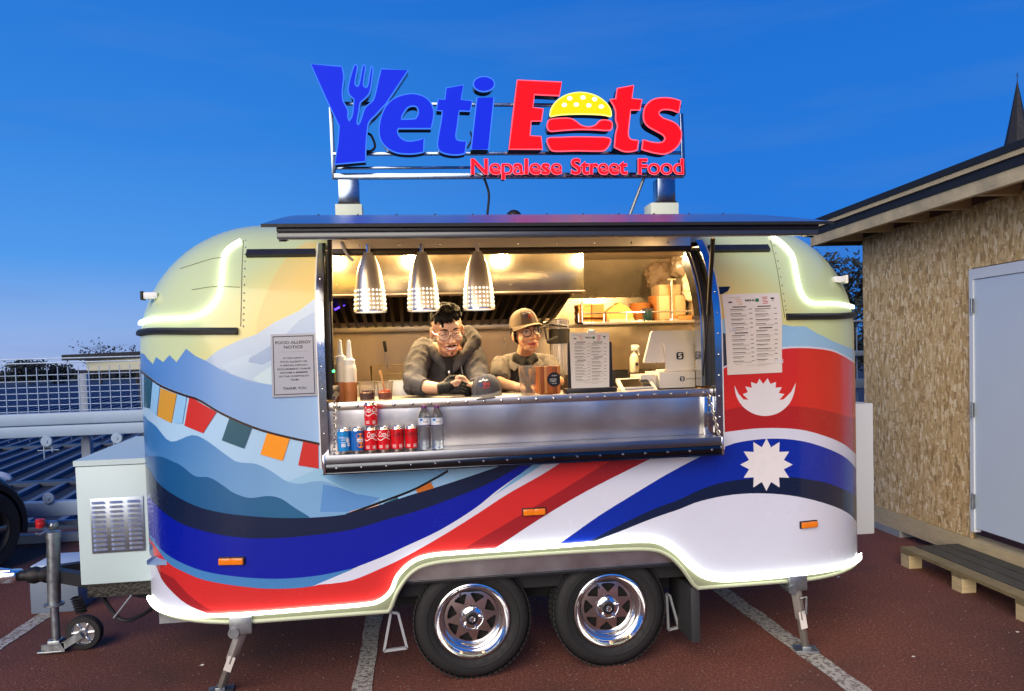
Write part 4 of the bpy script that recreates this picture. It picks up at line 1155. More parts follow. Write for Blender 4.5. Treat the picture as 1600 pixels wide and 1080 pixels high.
m.build('rim', mat('cast_rim', (196, 200, 204), .25, .9), jk)
m = MB(); fx = on_z(70, 1015, .03)
for yo in (-.045, .04):
    m.bar((jb.x-.06, wc.y+yo, .035), (jb.x+.06, wc.y+yo, .04), .008, .05); m.bar((jb.x+.05, wc.y+yo, .045), (wc.x, wc.y+yo, wc.z), .008, .04)
m.box((jb.x-.085, wc.y-.05, .012), (jb.x+.05, wc.y+.05, .022), .004); m.box((jb.x-.035, wc.y-.035, .02), (jb.x+.03, wc.y+.035, .075), .004); m.build('fork', ZN, jk)
# ------------------------------------------------------------------ serving hatch, counter, awning
def sweep(mb, s0, s1, t0, t1, o0, o1, n=26, f=shell):
    """bar that follows the wall profile, from t0 to t1"""
    vs = []
    for i in range(n+1):
        t = t0+(t1-t0)*i/n
        for s, o in ((s0, o0), (s1, o0), (s1, o1), (s0, o1)): vs.append(f(s, t, o))
    fs = [(0, 1, 2, 3), (n*4+3, n*4+2, n*4+1, n*4)]
    for i in range(n):
        for k in range(4): fs.append((i*4+k, i*4+(k+1) % 4, (i+1)*4+(k+1) % 4, (i+1)*4+k))
    return mb.add(vs, fs)
JC = mat('hatch_chrome', (196, 200, 206), .12, 1., var=.25, vs=7, bump=.04, bs=6)
DCH = mat('dark_chrome', (74, 78, 84), .16, 1., var=.2, vs=9)
for s0, s1 in ((XO0-.034, XO0), (XO1, XO1+.036)):
    sweep(MB(), s0, s1, 1.10, TO1, -.04, .014).build('hatch_jamb', JC, TR)
sweep(MB(), XO0-.040, XO0-.0345, 1.10, TO1, -.0, .016).build('jamb_edge', WHITE, TR); sweep(MB(), XO1+.0365, XO1+.042, 1.10, TO1, -.0, .016).build('jamb_edge', WHITE, TR)
sweep(MB(), XO0+.0005, XO0+.028, 1.42, TO1, -.11, -.03).build('hatch_seal', BLACK, TR)
sweep(MB(), XO1-.034, XO1-.0005, 1.42, TO1, -.13, -.035).build('hatch_seal', DARKM, TR)
sweep(MB(), XO1-.046, XO1-.0345, 1.42, TO1, -.13, -.05).build('seal_edge', JC, TR)
RVT = mat('rivet_bright', (210, 212, 214), .2, 1.)
m = MB()
for k in range(9):
    for s in (XO0-.017, XO1+.018):
        c = shell(s, 1.16+k*.105, .0145); m.ball(c, .0045, 1)
m.build('jamb_rivet', RVT, TR, kind='stuff')
YS = -.125; ZLED = 1.165
xl = on_y(505, 740, YS).x; xr = on_y(1131, 709, YS).x
m = MB(); m.box((xl, YS, 1.095), (xr, YS+.012, 1.133), .003); m.build('hatch_sill', DCH, TR)
m = MB(); m.box((xl+.002, YS+.0125, 1.097), (xr-.002, .03, ZLED-.002)); m.build('hatch_sill', STEEL2, TR)
for x0_, x1_ in ((xl, xl+.012), (xr-.012, xr)):
    m = MB(); m.box((x0_, YS-.006, 1.088), (x1_, YS+.02, ZLED+.012), .003); m.build('sill_end', CHROME, TR)
m = MB(); m.box((xl, YS-.004, 1.1335), (xr, YS+.0122, ZLED+.010), .004); m.build('sill_lip', mat('sill_steel', (132, 136, 144), .34, 1., var=.1, vs=4), TR)
m = MB(); m.box((xl+.001, YS+.0123, ZLED+.0005), (xr-.001, .022, ZLED+.009)); m.build('hatch_shelf', STEEL, TR)
m = MB(); m.box((xl, YS-.005, 1.086), (xr, YS+.016, 1.0945), .002); m.build('sill_lip', DCH, TR)
m = MB()
for k in range(17):
    c = Vector((xl+.06+k*(xr-xl-.12)/16, YS, 1.114)); m.lathe([(0, -.006), (.004, -.0055), (.0065, -.003), (.0075, 0)], c, 12, 'Y')
m.build('sill_rivet', RVT, TR, kind='stuff')
# counter: top, shining front plate with riveted lip
ZC = 1.405
m = MB(); m.box((XO0+.03, .028, ZC-.03), (XO1-.002, .50, ZC), .004); m.build('counter_top', STEEL2, TR)
CPm = mat('counter_plate', (200, 198, 196), .30, 1., var=.10, vs=2.2, bump=.16, bs=1.7, aniso=.3)
m = MB()
n = 40; xs0, xs1 = XO0+.001, XO1-.06
vs = []
for i in range(n+1):
    x = xs0+(xs1-xs0)*i/n; w_ = .0016*sin(i*1.3)+.0012*sin(i*.61+1)
    vs += [Vector((x, .03, ZLED+.001)), Vector((x, .024+w_, ZLED+.08)), Vector((x, .022+w_*.7, ZC-.06)), Vector((x, .024, ZC-.036))]
m.add(vs, [(i*4+k, (i+1)*4+k, (i+1)*4+k+1, i*4+k+1) for i in range(n) for k in range(3)]); m.build('counter_front', CPm, TR, smooth=60)
m = MB(); m.box((xs0, .008, ZC-.036), (XO1-.002, .0275, ZC+.003), .004); m.build('counter_lip', STEEL, TR)
m = MB(); m.box((xs1, .0, ZLED+.001), (XO1-.001, .027, ZC-.0365), .003); m.build('counter_end', JC, TR)
m = MB()
for k in range(22):
    c = Vector((xs0+.05+k*(XO1-xs0-.1)/21, .008, ZC-.017)); m.lathe([(0, -.008), (.005, -.007), (.0085, -.003), (.009, 0)], c, 14, 'Y')
m.build('lip_rivet', RVT, TR, kind='stuff')
# chains holding the flap
def chain(p, q, sag, name='chain'):
    p = Vector(p); q = Vector(q); L = (q-p).length; n = int(L/.0175); m = MB()
    for i in range(n):
        t = (i+.5)/n; c = p.lerp(q, t)+Vector((0, 0, -sag*4*t*(1-t))); t2 = (i+1)/n
        d = (p.lerp(q, t2)+Vector((0, 0, -sag*4*t2*(1-t2)))-p.lerp(q, i/n)-Vector((0, 0, -sag*4*(i/n)*(1-i/n)))).normalized()
        sd_ = d.cross(Vector((0, 1, 0))).normalized(); 
        if i % 2: sd_ = d.cross(sd_)
        pts = [c+d*(.0125*cos(a))+sd_*(.0075*sin(a)) for a in [2*pi*k/10 for k in range(10)]]
        m.tube(pts, .0024, 5, closed=True)
    return m.build(name, mat('chain_steel', (206, 200, 186), .25, .95), TR)
chain(on_y(523, 618, .0), on_y(522, 716, -.10), .004)
chain(on_y(1107, 617, .0), on_y(1128, 692, -.10), .010)
m = MB(); c = on_y(524, 606, -.01); m.box(c+Vector((-.012, -.008, -.02)), c+Vector((.020, .012, .012)), .004); m.lathe([(0, -.012), (.014, -.012), (.014, .012), (0, .012)], c+Vector((.004, 0, -.03)), 16, 'Y'); m.build('latch', mat('latch_brass', (120, 104, 80), .35, .8), TR)
m = MB(); c = on_y(521, 580, -.02); m.ball(c, .007, 2); m.build('indicator_light', emis('green_led', (70, 255, 120), 6), TR)
# header above the opening, with dark rubber rail
z0, z1 = on_y(800, 396, .20).z, on_y(800, 366, .20).z
m = MB(); m.box((XO0+.03, .205, z0+.03), (XO1-.03, .225, 2.22)); m.build('header_plate', STEEL, TR)
m = MB(); m.box((XO0+.03, .185, z0), (XO1-.03, .235, z0+.0295), .004); m.build('header_rail', mat('header_rubber', (44, 34, 26), .4, .3), TR)
m = MB()
for k in range(9): m.lathe([(0, -.006), (.005, -.005), (.007, 0)], (XO0+.16+k*.2, .205, z0+.05), 10, 'Y')
m.build('header_rivet', RVT, TR, kind='stuff')
m = MB(); q = on_y(534, 379, .19); m.tube(crom([q, q+Vector((.01, -.03, -.03)), q+Vector((.03, -.035, -.07)), q+Vector((.055, -.03, -.095))], 5), .0075, 8); m.build('cable_tail', mat('cable_grey', (190, 186, 176), .4), TR)
# gas struts
for (a, ya, b, yb, c, yc) in (((1114, 372), -.30, (1107, 492), -.10, (1098, 588), .0), ((515, 372), -.30, (516, 470), -.12, (520, 600), .0)):
    A_, B_, C_ = on_y(*a, ya), on_y(*b, yb), on_y(*c, yc)
    MB().tube([A_, B_], .0105, 12).build('gas_strut', BLACK, TR); MB().tube([B_, C_], .0045, 8).build('strut_rod', DARKM, TR)
# awning = the raised hatch panel
AW = bpy.data.objects.new('awning', None); COL.objects.link(AW); AW.parent = TR; AW.location = (0, -.7, 2.2)
aY0, aY1, aZ0, aZ1 = -1.03, .30, 2.058, 2.338
def aw(x, k, w): # k 0..1 from front to hinge, w thickness below the skin
    return Vector((x, aY0+(aY1-aY0)*k, aZ0+(aZ1-aZ0)*k+.014*sin(pi*k)-w))
def aslab(mb, x0, x1, k0, k1, w0, w1, n=10, dent=0, nx=1):
    vs = []; 
    for i in range(n+1):
        k = k0+(k1-k0)*i/n
        for x, w in ((x0, w0), (x1, w0), (x1, w1), (x0, w1)): vs.append(aw(x, k, w))
    fs = [(0, 1, 2, 3), (n*4+3, n*4+2, n*4+1, n*4)]
    for i in range(n):
        for q in range(4): fs.append((i*4+q, i*4+(q+1) % 4, (i+1)*4+(q+1) % 4, (i+1)*4+q))
    return mb.add(vs, fs)
aslab(MB(), -1.079, .919, -.012, 1, 0, .006).build('awning_skin', mat('polished_aluminium', (186, 192, 204), .30, 1., var=.1, vs=2, bump=.05, bs=2.5), AW)
aslab(MB(), -1.079, .919, -.016, -.0125, -.001, .010, 1).build('awning_edge', BLACK, AW)
aslab(MB(), -1.032, .872, .006, .99, .0065, .03).build('awning_lining', STEEL2, AW)
AF = mat('awning_frame', (62, 64, 68), .35, .6, var=.2, vs=8)
m = MB(); a_, b_ = aw(-1.034, .0, .0065), aw(.874, .0, .049); m.box((a_.x, aY0+.0, b_.z+.022), (b_.x, aY0+.02, a_.z), .002); m.build('awning_frame', AF, AW)
m = MB(); m.box((a_.x, aY0+.004, b_.z), (b_.x, aY0+.03, b_.z+.0215), .003); m.build('awning_frame', mat('awning_frame_lip', (92, 94, 96), .3, .7), AW)
for x in (-1.034, .848): aslab(MB(), x, x+.026, .03, .985, .0305, .062).build('awning_frame', AF, AW)
m = MB()
for x in [-.98+k*.165 for k in range(12)]:
    for k in (.55,): m.ball(aw(x, k, -.001), .005, 1)
m.build('awning_rivet', DARKM, AW, kind='stuff')
# light strip fixed under the awning (its reflection shows in the counter plate)
pts = [aw(-.99, .62, .036), aw(-.99, .05, .036), aw(.83, .05, .036), aw(.83, .62, .036)]
MB().tube([pts[0]]+[pts[1]+(pts[0]-pts[1]).normalized()*.02, pts[1]+(pts[2]-pts[1]).normalized()*.02, pts[2]+(pts[1]-pts[2]).normalized()*.02, pts[2]+(pts[3]-pts[2]).normalized()*.02]+[pts[3]], .006, 8).build('led_strip', emis('awning_led', (255, 208, 142), 42), AW)
# dark drip rail over the body beside the awning
for x0_, x1_ in ((-1.385, XO0-.045), (XO1+.05, 1.29)):
    sweep(MB(), x0_, x1_, ZA+RA*radians(40), ZA+RA*radians(43.5), .001, .02, 4).build('drip_rail', AF, TR)

# ------------------------------------------------------------------ kitchen inside
IN0, IN1, IB, IC, IFL = -1.33, 1.285, 1.88, 2.265, .52
KW = mat('kitchen_steel', (196, 180, 154), .30, .8, var=.18, vs=4, bump=.14, bs=1.6, stretch=(1, 1, .35))
m = MB(); m.box((IN0, IB, IFL), (IN1, IB+.015, 2.02)); m.add([(IN0, IB, 2.02), (IN1, IB, 2.02), (IN1, 1.56, IC), (IN0, 1.56, IC)], [(0, 1, 2, 3)]); m.build('kitchen_wall', KW, TR, smooth=0)
for xw in (IN0, IN1):
    sp_ = [(.07, IFL), (IB-.001, IFL), (IB-.001, 2.02), (1.56, IC), (.43, IC), (.235, 2.13), (.07, 1.9)]
    m = MB(); sg = -.012 if xw < 0 else .012
    m.add([(xw, y, z) for y, z in sp_]+[(xw+sg, y, z) for y, z in sp_], [tuple(range(7)), tuple(range(13, 6, -1))]); m.build('kitchen_wall', KW, TR, smooth=0)
m = MB(); m.box((IN0, .43, IC+.001), (IN1, 1.56, IC+.012)); m.build('kitchen_ceiling', mat('ceiling_steel', (150, 136, 116), .4, .8), TR, smooth=0)
m = MB(); m.box((IN0, .03, IFL-.012), (IN1, IB, IFL-.001)); m.build('kitchen_floor', DARKM, TR, smooth=0)
m = MB(); m.add([(IN0, .235, z0+.03), (IN1, .235, z0+.03), (IN1, .43, IC), (IN0, .43, IC)], [(0, 1, 2, 3)]); m.build('ceiling_slope', STEEL2, TR, smooth=0)
m = MB(); m.box((IN0, .05, IFL), (XO0-.002, .065, 1.9)); m.box((XO1+.002, .05, IFL), (IN1, .065, 1.9)); m.box((XO0-.002, .05, IFL), (XO1+.002, .065, ZC-.035)); m.build('inner_front', STEEL2, TR, smooth=0)
# extractor hood
HY = .90
hx0, hx1 = -1.31, on_y(912, 430, HY).x
hz0 = on_y(800, 455.5, HY).z
hd = bpy.data.objects.new('extractor_hood', None); COL.objects.link(hd); hd.parent = TR; hd.location = (0, HY-1, 2.1)
HM = mat('hood_steel', (204, 196, 178), .2, 1., var=.12, vs=3, bump=.10, bs=1.2, stretch=(2.2, 1, .15))
m = MB(); m.box((hx0, HY, hz0), (hx1, HY+.015, IC-.002), .002); m.build('hood_front', HM, hd)
m = MB(); m.box((hx1-.012, HY+.0155, hz0), (hx1, 1.55, IC-.003)); m.build('hood_side', HM, hd)
m = MB(); m.box((hx0, HY-.012, hz0-.012), (hx1+.006, HY+.03, hz0-.001), .003); m.build('hood_lip', STEEL, hd)
fy0, fy1 = HY+.035, 1.72
fz0, fz1 = hz0-.006, on_y(700, 512, 1.72).z
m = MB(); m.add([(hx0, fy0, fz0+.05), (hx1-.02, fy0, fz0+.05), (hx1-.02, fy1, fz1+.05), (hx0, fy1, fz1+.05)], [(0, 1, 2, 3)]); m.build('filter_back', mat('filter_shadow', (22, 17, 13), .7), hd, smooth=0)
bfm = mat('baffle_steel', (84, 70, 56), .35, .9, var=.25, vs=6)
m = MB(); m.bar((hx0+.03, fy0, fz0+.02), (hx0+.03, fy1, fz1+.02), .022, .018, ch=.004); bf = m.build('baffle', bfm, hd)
k = .062; x = hx0+.03+k
while x < hx1-.03:
    dup(bf, Matrix.Translation((x-hx0-.03, 0, 0))); x += k
m = MB(); m.box((hx0, fy1, fz1-.02), (hx1, fy1+.05, fz1+.03), .004); m.build('grease_rail', STEEL, hd)
m = MB(); m.box((hx0, fy0-.02, fz0-.012), (hx1-.01, fy0, fz0+.04)); m.build('filter_frame', bfm, hd)
# violet insect lamp tube, seen as a thin streak under the hood
a_, b_ = on_y(521, 485, 1.3), on_y(551, 470, 1.3)
MB().tube([a_, b_], .006, 8).build('violet_tube', emis('violet_glow', (96, 60, 255), 4), TR)
# downlights
WARM = (1.0, .68, .32)
for px in (524, 640, 775, 899, 1012):
    c = on_z(px, 401, IC-.004)
    c = Vector((c.x, min(max(c.y, .62), .84), IC))
    d_ = MB().lathe([(.050, -.001), (.052, -.008), (.044, -.014), (.040, -.012), (.040, -.002)], c, 24).build('downlight', STEEL, TR)
    MB().lathe([(0, -.010), (.039, -.010)], c, 20).build('lens', emis('warm_lamp', (255, 206, 130), 26), d_)
    ld = bpy.data.lights.new('downlight_lamp', 'POINT'); ld.energy = (74, 74, 74, 66, 40)[(524, 640, 775, 899, 1012).index(px)]; ld.color = WARM; ld.shadow_soft_size = .04
    lo = bpy.data.objects.new('downlight_lamp', ld); COL.objects.link(lo); lo.location = c+Vector((0, 0, -.055))
# cooking line along the back: fryer, range top
m = MB(); m.box((-1.31, 1.02, IFL), (.05, IB-.02, 1.30), .006); m.build('range_block', STEEL2, TR)
p_ = on_y(617, 594, .98); p2 = on_y(660, 640, .98)
fr = thing('deep_fryer', (p_.x-.2, 1.0, 1.3), 'steel deep fryer tank behind the sauce tubs, left of the man', 'fryer')
m = MB(); m.box((p_.x-.33, .95, 1.18), (p_.x-.05, 1.30, p_.z-.02), .01); m.build('tank', STEEL2, fr)
m = MB(); m.box((p_.x-.04, .93, 1.18), (p_.x+.16, 1.30, p_.z), .006); m.build('control_box', mat('pale_steel', (176, 182, 188), .35, .8), fr)
def wire_basket(pc, w, d, h, label, loc, handle, group):
    b = thing('fryer_basket', loc, label, 'fryer basket', group)
    x0, y0, z0_ = pc; m = MB()
    for z in (z0_, z0_+h*.5, z0_+h): m.tube([(x0-w/2, y0-d/2, z), (x0+w/2, y0-d/2, z), (x0+w/2, y0+d/2, z), (x0-w/2, y0+d/2, z)], .0035 if z > z0_+h*.9 else .0018, 5, closed=True)
    for i in range(13):
        x = x0-w/2+w*i/12; m.tube([(x, y0-d/2, z0_+h), (x, y0-d/2, z0_), (x, y0+d/2, z0_), (x, y0+d/2, z0_+h)], .0014, 4)
    for i in range(9):
        y = y0-d/2+d*i/8; m.tube([(x0-w/2, y, z0_+h), (x0-w/2, y, z0_), (x0+w/2, y, z0_), (x0+w/2, y, z0_+h)], .0014, 4)
    m.build('wire_cage', mat('basket_wire', (196, 176, 130), .3, .9), b)
    top = Vector(handle); s_ = Vector((x0, y0-d/2, z0_+h)); mid = s_.lerp(top, .55)
    m = MB(); m.tube([s_+Vector((-.012, 0, -.02)), mid+Vector((-.008, 0, 0))], .003, 6); m.tube([s_+Vector((.012, 0, -.02)), mid+Vector((.008, 0, 0))], .003, 6); m.build('handle_wire', CHROME, b)
    m = MB(); m.bar(mid, top, .022, .016, ch=.005); m.build('handle', BLACK, b)
bp = on_y(608, 588, 1.12)
wire_basket((bp.x, bp.y, bp.z-.04), .22, .22, .11, 'wire fryer basket with black handle hung left of the man', bp, on_y(600, 533, 1.0), None)

# ------------------------------------------------------------------ pendant heat lamps
LSH = mat('lamp_shade_steel', (222, 216, 206), .34, .82, var=.06, vs=12)
pend = None
LBL = ['perforated steel heat lamp, leftmost, over the sauce bottles', 'perforated steel heat lamp hanging just left of the man\'s hair', 'perforated steel heat lamp, rightmost, between man and woman']
for i, (px, pyb, pyt) in enumerate(((579, 488, 403), (662, 486, 402), (748.5, 484, 401))):
    Yp = .15; c = on_y(px, pyb, Yp); top = on_y(px, pyt, Yp); hh = top.z-c.z
    if pend is None:
        pend = thing('heat_lamp', c, LBL[i], 'lamp', 'heat lamps over the counter'); c0 = c
        R0_ = 24.6/1150*(Yp+3.56)
        prof = [(R0_*.985, .003), (R0_, 0), (R0_*.99, .02), (R0_*.965, .05), (R0_*.93, .095), (R0_*.87, .135), (R0_*.77, .18), (R0_*.62, .225), (R0_*.45, .262), (R0_*.30, .29), (R0_*.24, hh), (0, hh+.002)]
        MB().lathe(prof, c, 48).build('lamp_shade', LSH, pend, smooth=60)
        MB().lathe([(r*.965, z+.001) for r, z in prof[2:-2]], c, 36).build('inner_shade', mat('shade_inner', (236, 230, 214), .5), pend, smooth=60)
        MB().lathe([(0, .012), (R0_*.965, .012)], c, 32).build('diffuser', emis('lamp_white', (255, 250, 238), 5.0), pend)
        MB().lathe([(R0_*.99, -.001), (R0_*1.03, .001), (R0_*1.03, .007), (R0_*.995, .009)], c, 40).build('rim', CHROME, pend)
        m = MB(); 
        for r in range(5):
            z = .018+r*.0215; rr_ = R0_*(.99-.07*(z/.11)**1.6*1.0)
            for k in range(24):
                a = 2*pi*k/24; rot = Matrix.Rotation(a, 3, 'Z'); m.ball(c+Vector((rr_*cos(a), rr_*sin(a), z)), (.0025, .0062, .0062), 1, rot)
        m.build('perforation', emis('lamp_hole', (255, 248, 230), 1.9), pend, kind='stuff')
        MB().tube([c+Vector((0, 0, hh)), (c.x, c.y, 2.17)], .012, 10).build('stem', CHROME, pend)
    else:
        o = copy_tree(pend); o.location = c; o['label'] = LBL[i]
    ld = bpy.data.lights.new('heat_lamp_bulb', 'SPOT'); ld.energy = 8; ld.color = (1, .85, .64); ld.shadow_soft_size = .07; ld.spot_size = radians(104); ld.spot_blend = .7
    lo = bpy.data.objects.new('heat_lamp_bulb', ld); COL.objects.link(lo); lo.location = c+Vector((0, 0, -.006))

# ------------------------------------------------------------------ roof sign
SY = .60
SGN = thing('roof_sign', (0, SY+.1, ZA+RA), 'lit roof sign reading Yeti Eats Nepalese Street Food in blue and red letters', 'sign')
def U(u, v): return (470+.39375*u, 80+.39375*v)
def fs_(px, py, d): return on_y(px, py, SY)+Vector((0, d, 0))
BLUE = emis('sign_blue', (0, 40, 232), 1.0); RED = emis('sign_red', (238, 0, 22), 1.25); YEL = emis('sign_yellow', (255, 214, 0), 1.25)
BLE = emis('sign_blue_edge', (64, 128, 255), 1.1); RDE = emis('sign_red_edge', (255, 84, 104), 1.7); YLE = emis('sign_yellow_edge', (255, 240, 120), 1.6); SES = emis('sesame', (255, 255, 240), 1.6)
RET = mat('letter_return', (58, 60, 68), .16, .9)
def letter(loops, face, edge, depth=.075, er=.0045, name='letter', lip=.93):
    b = MB(); prism(b, loops, fs_, .004, depth); o = b.build(name, RET, SGN, smooth=25)
    f = MB(); prism(f, loops, fs_, -.002, .0035); f.build('face', face, o, smooth=0)
    e = MB()
    for L in loops: e.tube([fs_(p[0], p[1], .001) for p in L], er, 6, closed=True)
    e.build('glowing_edge', edge, o, smooth=60); return o
def fit(o, u0, v0, u1, v1):
    xs_ = [p[0] for L in o for p in L]; ys = [p[1] for L in o for p in L]; a, b, c, d = min(xs_), max(xs_), min(ys), max(ys)
    return [[U(u0+(p[0]-a)/(b-a)*(u1-u0), v1+(p[1]-c)/(d-c)*(v0-v1)) for p in L] for L in o]
UP = lambda L: [U(*p) for p in L]
def smoothL(L, n=4): return [(p.x, p.y) for p in crom([(a, b, 0) for a, b in L], n, True)]
def Z(ox, oy, k, pts): return [(ox+x/k, oy+y/k) for x, y in pts]
def CV(pts, n=4): return [(p.x, p.y) for p in crom([(a, b, 0) for a, b in pts], n)]
zy = lambda p: Z(480, 90, 6, p)
Yl = CV([(325, 85), (342, 180), (330, 300), (334, 400), (378, 490), (380, 560), (394, 597)])+CV([(394, 597), (425, 540), (440, 400)])+CV([(438, 390), (395, 345), (385, 290), (408, 180), (440, 80), (452, 66)], 3)+CV([(456, 68), (470, 92), (454, 190), (448, 250), (468, 272), (488, 250), (508, 150), (524, 72)], 3)+CV([(530, 70), (546, 90), (532, 190), (526, 260), (550, 282), (570, 262), (586, 170), (600, 84)], 3)+CV([(604, 84), (616, 112), (604, 230), (584, 330), (540, 385), (496, 425), (484, 500), (466, 605), (478, 632)], 3)+CV([(478, 632), (500, 600), (536, 490), (560, 455), (620, 400), (650, 300), (672, 195), (696, 108)], 3)+[(945, 120), (740, 430)]+CV([(640, 540), (578, 605), (562, 690), (552, 800), (545, 975)], 3)+[(260, 1000), (290, 800), (302, 645), (180, 390), (35, 62)]
letter([zy(Yl)], BLUE, BLE)
ze = lambda p: Z(580, 110, 7.2, p)
letter([ze(CV([(302, 655), (296, 700), (330, 760), (400, 797), (500, 792), (595, 765)])+CV([(588, 920), (500, 936), (400, 940), (280, 925), (180, 872), (112, 790), (90, 680), (108, 540), (170, 400), (270, 312), (400, 270), (500, 268), (600, 300), (670, 368), (702, 460), (695, 560), (672, 655)])),
        ze(CV([(335, 553), (360, 485), (410, 420), (470, 400), (520, 420), (532, 480), (512, 530), (490, 548), (400, 553)]))], BLUE, BLE)
letter([ze([(845, 200), (1040, 165), (1010, 330), (1135, 345), (1115, 460), (990, 455)]+CV([(980, 520), (965, 640), (950, 740), (975, 788), (1070, 800)])+CV([(1055, 935), (980, 950), (880, 946), (790, 920), (752, 870), (752, 780), (790, 560), (800, 455)])+[(735, 450), (755, 325), (830, 330)])], BLUE, BLE)
letter([ze([(1190, 310), (1380, 305), (1320, 890), (1125, 890)])], BLUE, BLE)
letter([ze([(1268+118*cos(a), 155-84*sin(a)) for a in [2*pi*k/28 for k in range(28)]])], BLUE, BLE, name='letter_dot')
zE = lambda p: Z(785, 110, 7.717, p)
letter([zE([(180, 120), (715, 145), (685, 305), (385, 290), (365, 450), (490, 465), (470, 610), (345, 610), (330, 790), (465, 800), (482, 950), (80, 950), (130, 530)])], RED, RDE)
bo = letter([zE(CV([(575, 545), (590, 470), (640, 390), (730, 320), (830, 282), (940, 268), (1060, 285), (1160, 325), (1250, 395), (1300, 470), (1312, 545)])+CV([(1300, 556), (1200, 535), (940, 525), (700, 535), (580, 556)]))], YEL, YLE, name='burger_bun')
m = MB()
for c in zE([(810, 340), (970, 330), (1110, 350), (745, 420), (890, 415), (1040, 425), (1190, 440)]):
    prism(m, [[(c[0]+4.0*cos(a), c[1]+3.2*sin(a)) for a in [2*pi*k/12 for k in range(12)]]], fs_, -.005, -.0025)
m.build('sesame_seed', SES, bo, smooth=0, kind='stuff')
letter([smoothL(zE([(545, 645), (575, 595), (700, 580), (820, 583), (890, 620), (950, 665), (1040, 685), (1120, 665), (1170, 615), (1230, 600), (1308, 618), (1322, 665), (1290, 722), (1100, 714), (900, 712), (700, 725), (580, 733), (545, 695)]), 3)], RED, RDE, name='burger_patty')
letter([smoothL(zE([(545, 825), (700, 812), (900, 805), (1100, 808), (1285, 820), (1290, 890), (1235, 960), (1150, 973), (900, 968), (630, 973), (570, 930)]), 3)], RED, RDE, name='burger_base')
zt_ = lambda p: Z(940, 120, 8.307, p)
letter([zt_([(205, 155), (415, 115), (390, 285), (522, 300), (495, 430), (375, 430)]+CV([(362, 540), (345, 700), (350, 780), (390, 820), (475, 830)])+CV([(460, 950), (380, 970), (280, 965), (170, 915)])+CV([(170, 900), (185, 740), (208, 640), (185, 560), (185, 460), (160, 380), (110, 300)])+[(185, 290)])], RED, RDE)
letter([zt_(CV([(1000, 465), (900, 430), (800, 425), (750, 450), (745, 490), (800, 540), (930, 590), (1000, 650), (1035, 740), (1010, 860), (930, 950), (820, 1000), (700, 990), (600, 965), (525, 945)])+CV([(540, 820), (640, 850), (740, 860), (800, 845), (825, 800), (790, 750), (700, 700), (600, 640), (550, 560), (550, 450), (590, 360), (680, 295), (800, 275), (920, 285), (1025, 315)]))], RED, RDE)
SRED = emis('sign_small_red', (232, 10, 36), 1.5); SRE = emis('sign_small_edge', (255, 96, 110), 2.0)
for wd_, u0, u1, dsc in (('Nepalese', 676, 1036, True), ('Street', 1073, 1296, False), ('Food', 1339, 1519, False)):
    Ls = letters(wd_, .02); allp = [p for o in Ls for L in o for p in L]; a = min(p[0] for p in allp); b = max(p[0] for p in allp)
    for o in Ls: letter([[U(u0+(p[0]-a)/(b-a)*(u1-u0), 487-p[1]*86) for p in L] for L in o], SRED, SRE, .04, .0026, 'small_letter')
# frame: chrome square tube behind the letters, legs, feet, cable
FR = mat('sign_frame_chrome', (128, 142, 162), .2, 1., var=.12, vs=10)
def sb(pxa, pya, pxb, pyb, Y, w, name='frame_tube'):
    a, b = on_y(pxa, pya, Y), on_y(pxb, pyb, Y); m = MB(); m.bar(a, b, w, w, ch=.003); return m.build(name, FR, SGN, smooth=30)
sb(517, 168, 522, 280, .71, .022); sb(1064, 178, 1068, 275, .71, .022)
sb(520, 162, 1064, 166, .705, .018); sb(520, 241, 1064, 239, .705, .018); sb(522, 276, 1068, 274, .705, .030); sb(522, 263, 736, 262, .73, .014)
for (xa_, xb_, yt_, yb_, pa, pb_) in ((529, 562, 283, 318, 525, 567), (1024, 1052, 281, 316, 1012, 1055)):
    Yp = .66; a, b = on_y(xa_, yt_, Yp), on_y(xb_, yb_, Yp)
    m = MB(); m.box((a.x, Yp-.04, b.z), (b.x, Yp+.05, a.z), .003); m.build('leg', FR, SGN)
    m = MB(); m.box((a.x-.004, Yp-.044, b.z-.014), (b.x+.004, Yp+.054, b.z-.001)); m.build('gasket', BLACK, SGN)
    c, d_ = on_y(pa, yb_+4, Yp), on_y(pb_, yb_+14, Yp)
    m = MB(); m.box((c.x, Yp-.06, ZA+RA+.003), (d_.x, Yp+.07, b.z-.0145), .004); m.build('foot_block', mat('foot_white', (206, 214, 196), .5), SGN)
cb = [on_y(756, 278, .72), on_y(760, 288, .70), on_y(764, 305, .68), on_y(762, 330, .66), on_y(760, 350, .67)]
MB().tube(crom(cb, 5), .007, 8).build('cable', BLACK, SGN)
cb = [on_y(572, 208, .69), on_y(580, 212, .68), on_y(586, 228, .68), on_y(580, 236, .69), on_y(568, 236, .70)]
MB().tube(crom(cb, 5), .007, 8).build('cable', BLACK, SGN)
cb = [on_y(735, 206, .70), on_y(737, 218, .69), on_y(730, 232, .70)]
MB().tube(crom(cb, 5), .005, 8).build('cable', BLACK, SGN)
m = MB(); m.tube([on_y(1006, 278, .74), on_y(984, 336, .80)], .010, 8); m.build('stay', GALV, SGN)
m = MB(); c = on_y(803, 336, .62); c.z = ZA+RA+.005; m.ball(c+Vector((0, 0, .04)), (.045, .045, .04), 2); m.build('cable_gland', BLACK, TR)

# ------------------------------------------------------------------ white machine box on the drawbar, left of the trailer
GY = .50
a_, b_ = on_y(117, 729, GY), on_y(122, 915, GY)
xg0, xg1 = a_.x, XL-.012; zg0, zg1 = b_.z, a_.z
GB = thing('generator_box', (xg0+.2, GY+.4, zg0), 'white metal box with louvred vent standing on the trailer drawbar', 'generator box')
GW = mat('box_white', (188, 208, 208), .38, var=.04, vs=3)
